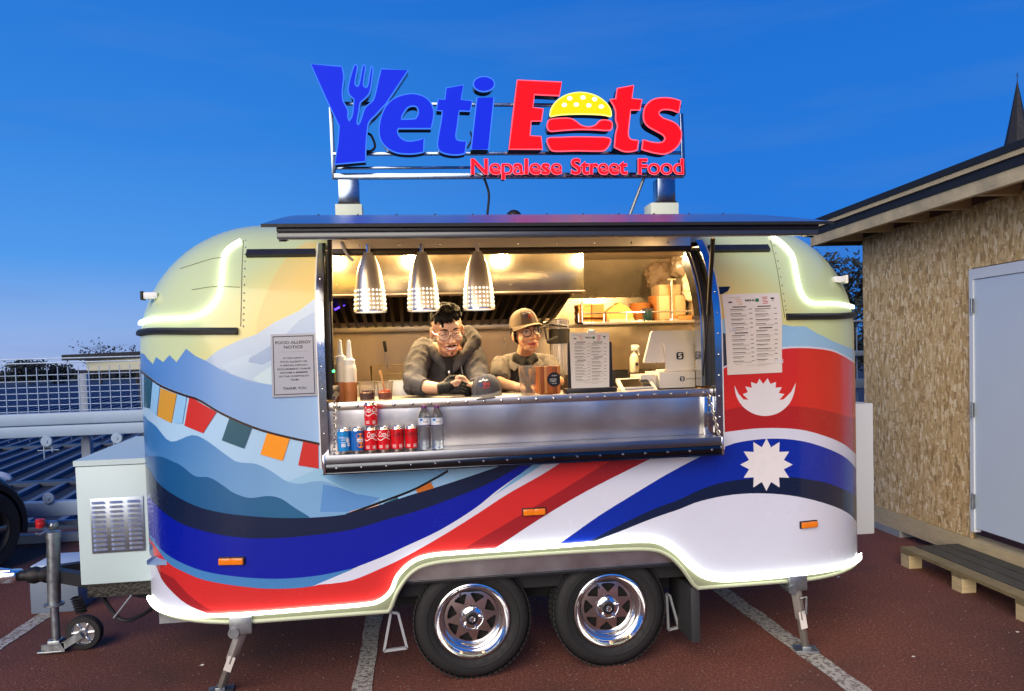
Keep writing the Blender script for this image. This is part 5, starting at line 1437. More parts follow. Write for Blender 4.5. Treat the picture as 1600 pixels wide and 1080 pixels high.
# right side runs behind the rounded corner of the trailer
xg1b = XL+.16
m = MB(); m.box((xg0, GY, zg0), (xg1b, GY+.10, zg1-.004), .004); m.box((xg0, GY+.10, zg0), (xg1, GY+.86, zg1-.004), .004); m.build('cabinet', GW, GB)
m = MB(); dz = .03
m.add([(xg0-.006, GY-.006, zg1), (xg1b, GY-.006, zg1), (xg1b, GY+.10, zg1+dz*.3), (xg0-.006, GY+.88, zg1+.035),
       (xg0-.006, GY-.006, zg1+.028), (xg1b, GY-.006, zg1+.028), (xg1b, GY+.10, zg1+.034), (xg0-.006, GY+.88, zg1+.065), (xg1, GY+.88, zg1+.035), (xg1, GY+.88, zg1+.065), (xg1, GY+.11, zg1+.01), (xg1, GY+.11, zg1+.036)],
      [(0, 1, 5, 4), (4, 5, 6, 11, 9, 7), (0, 4, 7, 3), (3, 7, 9, 8), (1, 2, 6, 5), (2, 10, 11, 6), (10, 8, 9, 11), (0, 3, 8, 10, 2, 1)]); m.build('lid', GW, GB, smooth=0)
m = MB(); m.box((xg0+.02, GY+.02, zg0-.075), (xg1b-.01, GY+.8, zg0-.001)); m.build('base_tray', mat('chequer_plate', (58, 56, 52), .5, .5, var=.4, vs=40, bump=.6, bs=60), GB)
va, vb = on_y(140.5, 779, GY), on_y(228, 860, GY)
m = MB(); m.box((va.x, GY-.006, vb.z), (vb.x, GY-.0005, va.z), .001); vp = m.build('vent_plate', mat('vent_aluminium', (150, 160, 170), .35, .9, var=.15, vs=12), GB)
lv = None; cw = (vb.x-va.x)/3; rh = (va.z-vb.z-.02)/11
for cix in range(3):
    for r in range(11):
        c = Vector((va.x+cw*(cix+.5), GY-.006, va.z-.012-rh*(r+.5)))
        if lv is None:
            m = MB(); w_ = cw*.40; vs = []; n = 8
            for i in range(n+1):
                u = -1+2*i/n; d_ = .012*max(0, 1-abs(u)**6)**.5; x = c.x+u*w_
                vs += [(x, c.y+.001, c.z+rh*.30), (x, c.y-d_, c.z-rh*.22), (x, c.y+.001, c.z-rh*.26)]
            m.add(vs, [(i*3+k, (i+1)*3+k, (i+1)*3+k+1, i*3+k+1) for i in range(n) for k in range(2)])
            lv = m.build('louvre', mat('louvre_bright', (206, 212, 216), .28, .9), vp, smooth=60); lc = c
        else: dup(lv, Matrix.Translation(c-lc))
m = MB(); m.tube(crom([(xg0+.05, GY+.1, zg0-.08), (xg0+.2, GY+.0, zg0-.20), (xg0+.34, GY+.1, zg0-.16), (xg0+.45, GY+.2, zg0-.08)], 6), .010, 8); m.build('cable', BLACK, GB)
m = MB(); q = on_y(206, 930, .5); m.tube([q, on_y(178, 966, .5)], .006, 6); m.build('stay_rod', GALV, GB)
m = MB()
hc_ = on_y(120, 935, .45)
for k in range(6): m.lathe([(.022, -.006), (.030, 0), (.022, .006)], hc_+Vector((0.012*k*.3, 0, -.014*k)), 14)
m.build('corrugated_hose', BLACK, GB)
# lidded box on the ground further back
a_, b_ = on_y(45, 905, 1.62), on_y(118, 936, 1.62)
eb = thing('equipment_box', (a_.x+.2, 1.8, 0), 'low grey box with white lid on the asphalt behind the jockey wheel', 'box')
m = MB(); m.box((a_.x, 1.62, .0), (b_.x+.02, 1.95, a_.z), .01); m.build('box_base', mat('box_grey', (112, 126, 144), .5), eb)
c_ = on_y(48, 884, 1.62); m = MB(); m.box((a_.x+.01, 1.61, a_.z+.001), (b_.x+.02, 1.94, c_.z), .015); m.build('lid', mat('box_lid', (172, 192, 214), .4), eb)
m = MB(); m.box((b_.x-.12, 1.60, a_.z+.02), (b_.x+.02, 1.612, c_.z-.02), .004); m.build('socket', BLACK, eb)

# ------------------------------------------------------------------ dark car at the left edge
def build_car(nose, ang):
    c = thing('parked_car', nose, 'dark parked car whose front wheel and wing show at left edge', 'car', rz=ang)
    CP = mat('car_paint', (16, 20, 28), .18, coat=1., spec=.6); GL = mat('car_glass', (10, 14, 20), .06, spec=.8)
    prof = [(0.0, .30), (.04, .55), (.16, .74), (.55, .86), (1.15, .95), (1.75, 1.38), (2.3, 1.47), (3.2, 1.44), (3.9, 1.1), (4.25, .98), (4.32, .6), (4.28, .30)]
    pr = crom([(a, b, 0) for a, b in prof], 4); m = MB()
    secs = [(-.90, .86, -.02), (-.86, .97, 0), (-.70, 1.0, 0), (0, 1.01, 0), (.70, 1.0, 0), (.86, .97, 0), (.90, .86, -.02)]
    vs = []; n = len(pr)
    def edge(p, y, sc):
        tum = max(0, p.y-.92)*.32*(1 if abs(y) > .3 else 0)
        nr = 1-.10*max(0, (.5-p.x)/.5)**2-.08*max(0, (p.x-3.9)/.4)**2
        return Vector((-(p.x if abs(y) < .8 else .10+p.x*.96), y*nr*(1-tum), .30+(p.y-.30)*sc))
    for (y, sc, _) in secs: vs += [edge(p, y, sc) for p in pr]
    fs = [(i*n+k, i*n+(k+1) % n, (i+1)*n+(k+1) % n, (i+1)*n+k) for i in range(len(secs)-1) for k in range(n)]
    fs += [tuple(range(n)), tuple((len(secs)-1)*n+k for k in range(n-1, -1, -1))]
    m.add(vs, fs); m.build('body', CP, c, smooth=50, raw=True)
    for sy in (-1, 1):
        m = MB(); m.add([(-1.32, sy*.80, 1.0), (-1.85, sy*.735, 1.34), (-2.35, sy*.72, 1.40), (-2.35, sy*.82, .98)], [(0, 1, 2, 3)]); m.build('window', GL, c, smooth=0, raw=True)
        m = MB(); m.add([(-2.42, sy*.82, .98), (-2.42, sy*.72, 1.40), (-3.1, sy*.725, 1.38), (-3.55, sy*.81, 1.02)], [(0, 1, 2, 3)]); m.build('window', GL, c, smooth=0, raw=True)
        for x in (-.52, -3.3):
            w = bpy.data.objects.new('wheel', None); COL.objects.link(w); w.parent = c; w.location = (x, sy*.82, .335)
            m = MB(); m.lathe([(.22, -.10), (.30, -.11), (.33, -.08), (.335, 0), (.33, .08), (.30, .11), (.22, .10)], (0, 0, 0), 40, 'Y', closed=True); m.build('tyre', TYR, w, raw=True)
            m = MB(); m.lathe([(.225, sy*.09), (.21, sy*.10), (.20, sy*.05), (.19, sy*.0)], (0, 0, 0), 32, 'Y')
            for k in range(5):
                rot = Matrix.Rotation(-k*2*pi/5, 3, 'Y'); m.obb(rot @ Vector((.11, 0, 0))+Vector((0, sy*.075, 0)), (.2, .03, .05), rot, .008)
            m.lathe([(0, sy*.10), (.05, sy*.095), (.055, sy*.06)], (0, 0, 0), 20, 'Y'); m.build('rim', mat('car_rim', (120, 122, 126), .3, .9), w, raw=True)
            m = MB(); m.lathe([(.335, sy*.055), (.40, sy*.05), (.41, sy*.075), (.385, sy*.095), (.34, sy*.09)], (x, sy*.82, .345), 30, 'Y', a0=-.25, a1=pi+.25); m.build('wheel_arch', BLACK, c, raw=True)
        m = MB(); m.ball((-.16, sy*.62, .70), (.10, .17, .07), 2); m.build('headlight', mat('lamp_glass', (190, 200, 214), .1, spec=.8), c, raw=True)
    m = MB(); m.box((-.02, -.5, .42), (.02, .5, .62), .01); m.build('grille', BLACK, c, raw=True)
    m = MB(); m.box((-.01, -.26, .36), (.028, .26, .41), .004); m.build('number_plate', PAPER, c, raw=True)
    return c
wp = on_z(-34, 899, 0)
ca = radians(70)
nose = wp - (Matrix.Rotation(ca, 3, 'Z') @ Vector((-.52, -.82, 0)))
build_car(nose, ca)
# ------------------------------------------------------------------ things on and behind the counter
def lathe_thing(*a): pass
CY = .16
def base(px, py, Y): 
    p = on_y(px, py, Y); return Vector((p.x, Y, ZC+.001))
# squeeze bottles
CLEARP = mat('squeeze_plastic', (236, 222, 200), .35, trans=.0, spec=.4)
SAUCE = mat('mustard_brown_sauce', (196, 120, 66), .4)
for i, (px, Y) in enumerate(((534, .13), (548, .11))):
    p = base(px, 620, Y); zt = on_y(px, 566 if i == 0 else 571, Y).z; zc_ = on_y(px, 549, Y).z; zn = on_y(px, 533, Y).z
    zs = on_y(px, 597, Y).z; r = .031
    t = thing('squeeze_bottle', p, ['squeeze bottle of brown sauce at the left end of the counter', 'squeeze bottle of brown sauce beside the sauce tubs'][i], 'bottle', 'squeeze bottles on the counter')
    MB().lathe([(0, p.z), (r, p.z), (r+.001, p.z+.01), (r+.001, zs)], p.xy.to_3d(), 24).build('sauce', SAUCE, t)
    MB().lathe([(r+.0012, zs), (r+.001, zt-.02), (r*.92, zt), (r*.8, zt+.006)], p.xy.to_3d(), 24).build('bottle', CLEARP, t)
    MB().lathe([(r*.86, zt+.004), (r*.86, zt+.026), (r*.5, zt+.034), (.012, zc_), (.009, zn), (.004, zn+.006), (0, zn+.007)], p.xy.to_3d(), 24).build('nozzle_cap', PLASW, t)
# clear sauce tubs
TUB = mat('clear_tub', (250, 240, 226), .08, trans=.92, ior=1.15, alpha=.55)
SPICE = [mat('dark_chilli', (86, 20, 10), .35, var=.5, vs=60), mat('orange_chutney', (206, 86, 16), .35, var=.5, vs=50)]
for i, (px, w) in enumerate(((574, 28), (602, 26))):
    Y = .12; p = base(px, 625, Y); zt = on_y(px, 598, Y).z; r = w/2/1150*(Y+3.5)
    t = thing('sauce_tub', p, ['clear tub of dark red chilli pickle on the counter', 'clear tub of orange chutney with a spoon standing in it'][i], 'tub', 'clear sauce tubs on the counter')
    MB().lathe([(0, p.z), (r*.8, p.z), (r*.98, zt), (r*1.06, zt+.001), (r*1.06, zt+.006), (r*.96, zt+.005), (r*.78, p.z+.003), (0, p.z+.003)], p.xy.to_3d(), 28).build('tub', TUB, t)
    m = MB(); zf = p.z+(zt-p.z)*.42; m.lathe([(0, p.z+.004), (r*.77, p.z+.004), (r*.84, zf), (r*.5, zf+.006), (0, zf+.002)], p.xy.to_3d(), 20)
    rn = random.Random(i)
    for k in range(60):
        a = rn.uniform(0, 6.3); q = rn.uniform(0, r*.78); m.ball(Vector((p.x+q*cos(a), p.y+q*sin(a), zf+rn.uniform(0, .012))), rn.uniform(.002, .006), 1)
    m.build('pickle', SPICE[i], t)
    if i: 
        sp_ = thing('spoon', p, 'wooden spoon leaning in the tub of orange chutney', 'spoon'); m = MB()
        m.tube([p+Vector((.005, 0, .02)), on_y(594, 580, Y-.01)], [.004, .006], 8); m.ball(on_y(594, 583, Y-.01), (.007, .004, .014), 2); m.build('handle', mat('pale_wood', (212, 160, 96), .6, var=.15, vs=30), sp_)
# cans on the lower flap
def can(px, pyb, pyt, Y, m_body, label, art, z=None, grp='drink cans standing on the hatch shelf'):
    p = on_y(px, pyb, Y); zb_ = ZLED+.0105 if z is None else z; p.z = zb_; H = .115; R = .0305
    t = thing('drink_can', p, label, 'can', grp)
    al = mat('can_aluminium', (206, 206, 208), .22, 1.)
    c = p.xy.to_3d()
    MB().lathe([(R*.72, zb_+.004), (R*.78, zb_), (R*.84, zb_+.002), (R, zb_+.011)], c, 28).build('can_base', al, t)
    MB().lathe([(R, zb_+.0105), (R, zb_+H-.013)], c, 32).build('body', m_body, t, smooth=60)
    MB().lathe([(R, zb_+H-.0135), (R*.86, zb_+H-.002), (R*.88, zb_+H), (R*.82, zb_+H+.0005), (R*.80, zb_+H-.004), (0, zb_+H-.004)], c, 28).build('can_lid', al, t)
    def wrap(u, v, d=0, e=.0004): a = u/R-pi/2; return Vector((p.x+(R+e)*cos(a), p.y+(R+e)*sin(a), zb_+v))
    art(t, wrap); return t
def patch(mb, wrap, u0, u1, v0, v1, e=.0004, n=10):
    vs = []
    for i in range(n+1):
        u = u0+(u1-u0)*i/n; vs += [wrap(u, v0, 0, e), wrap(u, v1, 0, e)]
    return mb.add(vs, [(2*i, 2*i+2, 2*i+3, 2*i+1) for i in range(n)])
def pdisc(mb, wrap, u, v, ru, rv, e=.0004, n=18):
    vs = [wrap(u, v, 0, e)]+[wrap(u+ru*cos(2*pi*k/n), v+rv*sin(2*pi*k/n), 0, e) for k in range(n)]
    return mb.add(vs, [(0, 1+k, 1+(k+1) % n) for k in range(n)])
CW = mat('can_white_print', (238, 236, 236), .35); CR = mat('can_red', (206, 18, 30), .25, coat=.5); CB = mat('can_blue', (24, 134, 206), .25, coat=.5); CBK = mat('can_black_print', (30, 14, 16), .4)
CBL = mat('can_blue_deep', (20, 96, 178), .25, coat=.5); COR = mat('can_orange', (246, 150, 20), .4)
def art_cola(shift, col=CW, badge=True):
    def f(t, w):
        m = MB(); text(m, 'Coca-Cola', lambda u, v, d: w(u+.10*v, v), shift, .070, .026, .072, off=.015, shear=.25); m.build('lettering', col, t, smooth=0)
        m = MB(); 
        if col is CW:
            vs = []; n = 24
            for i in range(n+1):
                u = -.036+.072*i/n; v = .060+.006*sin(u*120+shift*80); vs += [w(u, v-.0018), w(u, v+.0018)]
            m.add(vs, [(2*i, 2*i+2, 2*i+3, 2*i+1) for i in range(n)])
        else: text(m, 'ZERO SUGAR', lambda u, v, d: w(u, v), shift, .058, .005, .034)
        m.build('wave', col, t, smooth=0)
        if badge:
            m = MB()
            for a in ((.009, .024, .016, .0175), (.009, .024, .0295, .031), (.009, .0105, .016, .031), (.0225, .024, .016, .031)): patch(m, w, *a)
            patch(m, w, .013, .020, .020, .027); m.build('badge', CW, t, smooth=0)
        m = MB()
        for k in range(3): patch(m, w, -.024, -.006, .018+.005*k, .020+.005*k)
        m.build('small_print', CW, t, smooth=0)
    return f
def art_fizz(t, w):
    m = MB(); patch(m, w, -.010, .012, .05, .052); patch(m, w, -.010, .012, .062, .064)
    for k in range(5): patch(m, w, -.009+.004*k, -.0065+.004*k, .030, .046)
    text(m, 'Rubicon', lambda u, v, d: w(u, v), .001, .070, .009, .040); m.build('lettering', CW, t, smooth=0)
    m = MB(); pdisc(m, w, .022, .060, .008, .012); pdisc(m, w, .026, .040, .008, .010); m.build('emblem', CW, t, smooth=0)
def art_orange(t, w):
    m = MB(); pdisc(m, w, .018, .078, .020, .013); pdisc(m, w, .020, .036, .018, .014); m.build('fruit', COR, t, smooth=0)
    m = MB(); patch(m, w, .0, .036, .050, .066, .0007); m.build('label', CW, t, smooth=0)
    m = MB(); text(m, 'Rubicon', lambda u, v, d: w(u, v, 0, .0010), .012, .054, .007, .030); m.build('lettering', CBL, t, smooth=0)
SYc = -.06
can(538, 708, 671, SYc, CB, 'light blue drink can, leftmost on the shelf', art_fizz)
can(559, 707, 670, SYc, CBL, 'blue drink can with orange fruit and white label', art_orange)
cz = can(580.5, 706, 668, SYc, CR, 'red cola can under the stacked can, with white lettering', art_cola(.012))
can(580, 668, 631, SYc, CR, 'red cola can stacked on top of another can', art_cola(-.004), z=ZLED+.0105+.1155)
can(600.5, 705, 668, SYc, CR, 'red cola can with white lettering right of the can stack', art_cola(.004))
can(621.5, 704, 667, SYc, CR, 'red cola can with black lettering, left one of two', art_cola(.006, CBK))
can(643.5, 703, 666, SYc, CR, 'red cola can with black lettering next to the water bottles', art_cola(.002, CBK))
# water bottles
WAT = mat('bottle_water', (236, 244, 250), .04, trans=.95, ior=1.33)
for i, px in enumerate((664.5, 684.5)):
    p = on_y(px, 704, SYc); p.z = ZLED+.0105; H = on_y(px, 634, SYc).z-p.z; r = .0285; c = p.xy.to_3d(); z = p.z
    t = thing('water_bottle', p, ['clear water bottle with purple cap beside the cola cans', 'clear water bottle with purple cap, right one of two'][i], 'bottle', 'water bottles on the hatch shelf')
    pr = [(0, z+.004), (r*.7, z), (r*.98, z+.008)]
    for k in range(7): pr += [(r, z+.012+k*.0135), (r*.94, z+.0185+k*.0135)]
    pr += [(r, z+H*.54), (r, z+H*.72), (r*.92, z+H*.79), (r*.5, z+H*.92), (r*.42, z+H*.93), (r*.42, z+H*.955)]
    MB().lathe(pr, c, 28).build('bottle', WAT, t, smooth=60)
    MB().lathe([(r*.46, z+H*.94), (r*.46, z+H), (r*.40, z+H+.003), (0, z+H+.003)], c, 20).build('cap', mat('purple_cap', (92, 40, 104), .4), t)
    def wrapb(u, v, d=0, e=.0008): a = u/r-pi/2; return Vector((p.x+(r+e)*cos(a), p.y+(r+e)*sin(a), z+v))
    m = MB(); patch(m, wrapb, -.088, .088, H*.55, H*.73, .0006, 30); lb = m.build('label', mat('bottle_label', (196, 208, 226), .4), t, smooth=60)
    m = MB(); patch(m, wrapb, -.088, .088, H*.545, H*.565, .0012, 30); m.build('label_stripe', mat('label_purple', (70, 44, 96), .4), lb, smooth=0)
    m = MB(); pdisc(m, wrapb, .006, H*.64, .018, .010, .0012); m.build('label_oval', CW, lb, smooth=0)
    m = MB(); text(m, 'WATER', lambda u, v, d: wrapb(u, v, 0, .0018), .006, H*.62, .008, .024); m.build('lettering', INK, lb, smooth=0)
    m = MB(); patch(m, wrapb, -.022, -.008, H*.66, H*.71, .0012); m.build('label_mark', mat('label_blue', (40, 110, 190), .4), lb, smooth=0)

# cap left on the counter
def cap_mesh(t, Mx, crown, brim_m, panel, rs=.088, hh=.115):
    """baseball cap in its own frame: front faces -Y, base at z=0"""
    m = MB(); n, k = 40, 12; vs = []
    for i in range(k+1):
        ph = (pi/2)*i/k
        for j in range(n):
            a = 2*pi*j/n; r = cos(ph)**.72 if ph < pi/2 else 0; fr = 1+.06*(-sin(a))
            z = hh*sin(ph)*(1+.06*max(0, -sin(a))*sin(ph*1.4))
            vs.append(Mx @ Vector((rs*.92*r*cos(a), rs*1.08*r*sin(a), z)))
    m.add(vs, [(i*n+j, i*n+(j+1) % n, (i+1)*n+(j+1) % n, (i+1)*n+j) for i in range(k) for j in range(n)])
    m.ball(Mx @ Vector((0, .0, hh*1.0)), .006, 2); cr = m.build('crown', crown, t, smooth=70)
    # panel seams
    sm = MB()
    for j in range(6):
        a = -pi/2+pi/6+j*pi/3; pts = []
        for i in range(k):
            ph = (pi/2)*i/k; r = cos(ph)**.72*1.006; z = hh*sin(ph)*(1+.06*max(0, -sin(a))*sin(ph*1.4))+.0006
            pts.append(Mx @ Vector((rs*.92*r*cos(a), rs*1.08*r*sin(a), z)))
        sm.tube(pts, .0011, 4)
    sm.build('seam', panel, cr)
    b = MB(); vs = []; nn = 22; kk = 6
    for i in range(nn+1):
        a = -pi*.5+(i/nn-.5)*pi*.86
        for j in range(kk+1):
            q = j/kk; r0 = Vector((rs*.92*cos(a), rs*1.08*sin(a), .004)); ext = .068*cos((i/nn-.5)*pi*.96)**.6 if abs(i/nn-.5) < .499 else 0
            p = r0+Vector((cos(a)*.2, -1, 0)).normalized()*ext*q; p.z = .004-.22*max(0, abs(p.x)-.02)**1.25*q*1.6-.010*q*q
            vs.append(p)
    N = len(vs); w = kk+1
    top = [Mx @ p for p in vs]; bot = [Mx @ (p+Vector((0, 0, -.0035))) for p in vs]
    fs = [(i*w+j, (i+1)*w+j, (i+1)*w+j+1, i*w+j+1) for i in range(nn) for j in range(kk)]
    fs2 = [tuple(x+N for x in f[::-1]) for f in fs]
    rim = [(i*w+kk, (i+1)*w+kk, (i+1)*w+kk+N, i*w+kk+N) for i in range(nn)]
    b.add(top+bot, fs+fs2+rim); b.build('brim', brim_m, t, smooth=50)
    # logo on the front: white peak, blue and red blocks of lettering
    def lg(u, v, d=0):
        ph = asin(min(.99, v/hh/1.05)); a = -pi/2+u/(rs*.95*max(.3, cos(ph)**.72)); r = cos(ph)**.72*1.018
        z = hh*sin(ph)*(1+.06*max(0, -sin(a))*sin(ph*1.4)); return Mx @ Vector((rs*.92*r*cos(a), rs*1.08*r*sin(a)-d*.3, z))
    def poly(L, mt, nm):
        bm = fill2d([L]); bmesh.ops.subdivide_edges(bm, edges=bm.edges[:], cuts=3, use_grid_fill=True); bm.verts.index_update(); q = MB(); q.add([lg(v.co.x, v.co.y) for v in bm.verts], [[v.index for v in f.verts] for f in bm.faces]); bm.free(); q.build(nm, mt, cr, smooth=0)
    poly([(-.028, .066), (-.016, .074), (-.010, .070), (0, .080), (.010, .071), (.018, .075), (.028, .067), (.012, .065), (0, .070), (-.012, .065)], mat('thread_white', (232, 230, 226), .7), 'logo_peak')
    q = MB(); text(q, 'Yeti', lambda u, v, d: lg(u, v, .002), -.019, .046, .016, .030, off=.04); q.build('logo_lettering', mat('thread_blue', (56, 66, 132), .7), cr, smooth=0)
    q = MB(); text(q, 'Eats', lambda u, v, d: lg(u, v, .002), .017, .046, .016, .032, off=.04); q.build('logo_lettering', mat('thread_red', (206, 60, 50), .7), cr, smooth=0)
    q = MB(); text(q, 'Street', lambda u, v, d: lg(u, v, .002), .012, .034, .008, .036, off=.03); q.build('logo_lettering', mat('thread_red', (206, 60, 50), .7), cr, smooth=0)
CAPG = mat('cap_grey', (86, 84, 88), .85, bump=.25, bs=260, var=.08, vs=30); CAPS = mat('cap_seam', (66, 64, 68), .85)
p = base(760, 618, .14)
cp_ = thing('baseball_cap', p, 'grey baseball cap with small logo lying on the counter', 'cap')
zc2 = on_y(762, 584, .14).z
cap_mesh(cp_, Matrix.Translation(p+Vector((.005, 0, .018))) @ Matrix.Rotation(-.12, 4, 'Y') @ Matrix.Rotation(-.25, 4, 'Z') @ Matrix.Rotation(.08, 4, 'X'), CAPG, CAPG, CAPS, .083, zc2-p.z-.02)
# cup of wooden cutlery
p = base(825, 617, .13); zt = on_y(825, 571, .13).z; r = .047
t = thing('plastic_cup', p, 'tall clear plastic cup on the counter before the woman', 'cup')
MB().lathe([(0, p.z), (r*.74, p.z), (r*.76, p.z+.004), (r, zt-.006), (r*1.06, zt-.005), (r*1.06, zt), (r*.97, zt-.001), (r*.72, p.z+.005), (0, p.z+.005)], p.xy.to_3d(), 32).build('cup', mat('cup_plastic', (252, 246, 236), .12, trans=.85, ior=1.08, alpha=.62), t)
WD = mat('cutlery_wood', (214, 166, 100), .65, var=.15, vs=20)
rn = random.Random(4)
for k in range(8):
    a = rn.uniform(0, 6.3); q = Vector((r*.5*cos(a), r*.4*sin(a), .008)); e = Vector((r*.8*cos(a+2.6+rn.uniform(-.4, .4)), r*.5*sin(a+2.6), (zt-p.z)*rn.uniform(.72, .92)))
    m = MB(); m.bar(p+q, p+e, .011, .003, up=(0, 1, 0)); m.ball(p+e, (.010, .003, .017), 1)
    m.build('wooden_fork', WD, None, label='pale wooden fork in the clear cup on the counter', cat='cutlery', group='wooden forks in the cup', loc=p)
# wooden caddy with round black sticker
pa, pb = on_y(841, 573, .12), on_y(876, 615, .12)
t = thing('wooden_caddy', ((pa.x+pb.x)/2, .15, ZC), 'striped wooden caddy with round black sticker on counter', 'caddy')
cols = [(196, 118, 58), (150, 78, 34), (210, 138, 74), (176, 92, 40), (140, 70, 30), (198, 116, 54)]
ws = [.10, .16, .14, .26, .2, .14]; x = pa.x; W_ = pb.x-pa.x
for k, (c, w_) in enumerate(zip(cols, ws)):
    m = MB(); m.box((x+.0004, .12, ZC+.001), (x+w_*W_-.0004, .145, pa.z+.001*(k % 2)), .0015); m.build('stave', mat('caddy_wood%d' % k, c, .5, var=.25, vs=14, stretch=(3, 3, .6)), t); x += w_*W_
m = MB(); m.box((pa.x+.001, .1455, ZC+.001), (pa.x+.012, .215, pa.z-.001)); m.box((pb.x-.012, .1455, ZC+.001), (pb.x-.001, .215, pa.z-.001)); m.box((pa.x+.001, .2155, ZC+.001), (pb.x-.001, .228, pa.z-.001)); m.build('back', mat('caddy_wood1', cols[1], .5), t)
c = on_y(866, 593, .1195); m = MB(); rr_ = .0365; 
L = [(rr_*cos(a), rr_*1.0*sin(a)) for a in [2*pi*k/32 for k in range(32)]]
fl = lambda u, v, d: Vector((c.x+u, .1195-d, c.z+v)); prism(m, [[(min(u, pb.x-c.x-.001), v) for u, v in L]], fl, .0012, 0); sk_ = m.build('sticker', mat('sticker_black', (22, 22, 24), .35), t, smooth=0)
m = MB(); fl2 = lambda u, v, d: Vector((c.x+u, .1178, c.z+v))
text(m, 'ENJOY', fl2, .002, .017, .006, .028); text(m, 'HAND MADE', fl2, -.006, -.002, .0075, .034); text(m, 'STREET', fl2, -.006, -.012, .0075, .034); text(m, 'FOOD', fl2, -.001, -.023, .006, .026); m.build('lettering', CW, sk_, smooth=0)
# menu in its stand
MY = .09
ms = thing('menu_stand', on_y(922, 612, MY), 'black counter stand holding a tall printed menu', 'menu stand')
def quad(mb, cs, d=Vector((0, .004, 0))):
    cs = [Vector(q) for q in cs]; return mb.add(cs+[q+d for q in cs], [(0, 1, 2, 3), (7, 6, 5, 4), (0, 4, 5, 1), (1, 5, 6, 2), (2, 6, 7, 3), (3, 7, 4, 0)])
a_ = [on_y(887, 534, MY+.012), on_y(955.5, 534, MY+.012), on_y(958, 610, MY+.012), on_y(888, 612, MY+.012)]
m = MB(); quad(m, a_, Vector((0, .012, 0))); m.build('back_board', mat('stand_black', (34, 34, 36), .4), ms, smooth=0)
pa, pb = on_y(884, 608, MY), on_y(963, 615, MY); m = MB(); m.box((pa.x, MY-.02, ZC+.001), (pb.x, MY+.07, pa.z+.002), .003); m.build('base', mat('stand_black', (34, 34, 36), .4), ms)
def menu_print(sheet, f, asp, heads):
    """two columns of small print; f(u, v) with u, v in 0..1"""
    dk = MB(); lt = MB(); rn = random.Random(11)
    def bar(mb, u0, u1, v0, v1): mb.add([f(u0, v0), f(u1, v0), f(u1, v1), f(u0, v1)], [(0, 1, 2, 3)])
    for col, (ua, ub) in enumerate(((.11, .50), (.54, .93))):
        v = .83
        while v > .15:
            if rn.random() < .16 or v > .82: bar(dk, ua+.05, ua+.05+(ub-ua)*.6, v-.004, v+.009); v -= .028
            bar(dk, ua, ua+(ub-ua)*rn.uniform(.45, .7), v-.0025, v+.0045); bar(dk, ub-.06, ub-.01, v-.002, v+.0045)
            bar(lt, ua, ub-.01, v-.0075, v-.0062); v -= .019
            for _ in range(rn.choice((1, 1, 2))): bar(lt, ua, ua+(ub-ua)*rn.uniform(.4, .95), v-.002, v+.003); v -= .014
            v -= .020
    bar(lt, .515, .518, .15, .84)
    for k in range(3): bar(lt, .14+.2*k, .9-.1*k, .12-.014*k, .123-.014*k)
    bar(lt, .08, .32, .953, .957)
    dk.build('print', mat('print_dark', (60, 52, 48), .6), sheet, smooth=0, kind='stuff'); lt.build('fine_print', mat('print_fine', (150, 140, 128), .6), sheet, smooth=0, kind='stuff')
    m = MB(); n = 16
    for (cu, cv, ru, rv, half) in ((.13, .885, .038, .02, True), (.87, .93, .034, .012, False), (.87, .895, .018, .008, True)):
        pts = [f(cu+ru*cos(a), cv+rv*sin(a)) for a in [(pi if half else 2*pi)*k/n for k in range(n+1)]]; m.add(pts, [tuple(range(len(pts)-(0 if half else 1)))])
    m.build('emblem', mat('print_black', (24, 24, 26), .6), sheet, smooth=0)
    m = MB(); text(m, 'MENU', lambda u, v, d: f(u, v), .485, .90, .026, .19, off=.04); m.build('heading', mat('print_grey', (70, 84, 76), .6), sheet, smooth=0)
    m = MB(); pts = [f(.60+.035*cos(a), .912+.024*sin(a)) for a in [2*pi*k/16 for k in range(16)]]; m.add(pts, [tuple(range(16))]); m.build('green_mark', mat('print_green', (40, 120, 76), .6), sheet, smooth=0)
    m = MB()
    for k in range(5): bar(m, .69+.01*(k % 2), .79-.012*(k % 3), .945-.02*k, .953-.02*k)
    m.build('red_print', mat('print_red', (196, 60, 80), .6), sheet, smooth=0)
    m = MB()
    for k in range(3): bar(m, .22+.02*k, .32+.01*k, .925-.03*k, .932-.03*k)
    m.build('orange_print', mat('print_orange', (206, 130, 60), .6), sheet, smooth=0)
cs = [on_y(890, 520, MY), on_y(952, 520, MY), on_y(952, 607, MY), on_y(893, 608, MY)]
m = MB(); quad(m, cs, Vector((0, .003, 0))); sh_ = m.build('menu_sheet', PAPER, ms, smooth=0)
def fq(u, v, cs=cs): 
    p = cs[3].lerp(cs[2], u).lerp(cs[0].lerp(cs[1], u), v); return p+Vector((0, -.001, 0))
menu_print(sh_, fq, 1, None)
pa = on_y(924, 519, MY); m = MB(); m.box((pa.x-.02, MY-.004, pa.z-.01), (pa.x+.02, MY+.008, pa.z+.012), .003); m.build('clip', PLASW, ms)
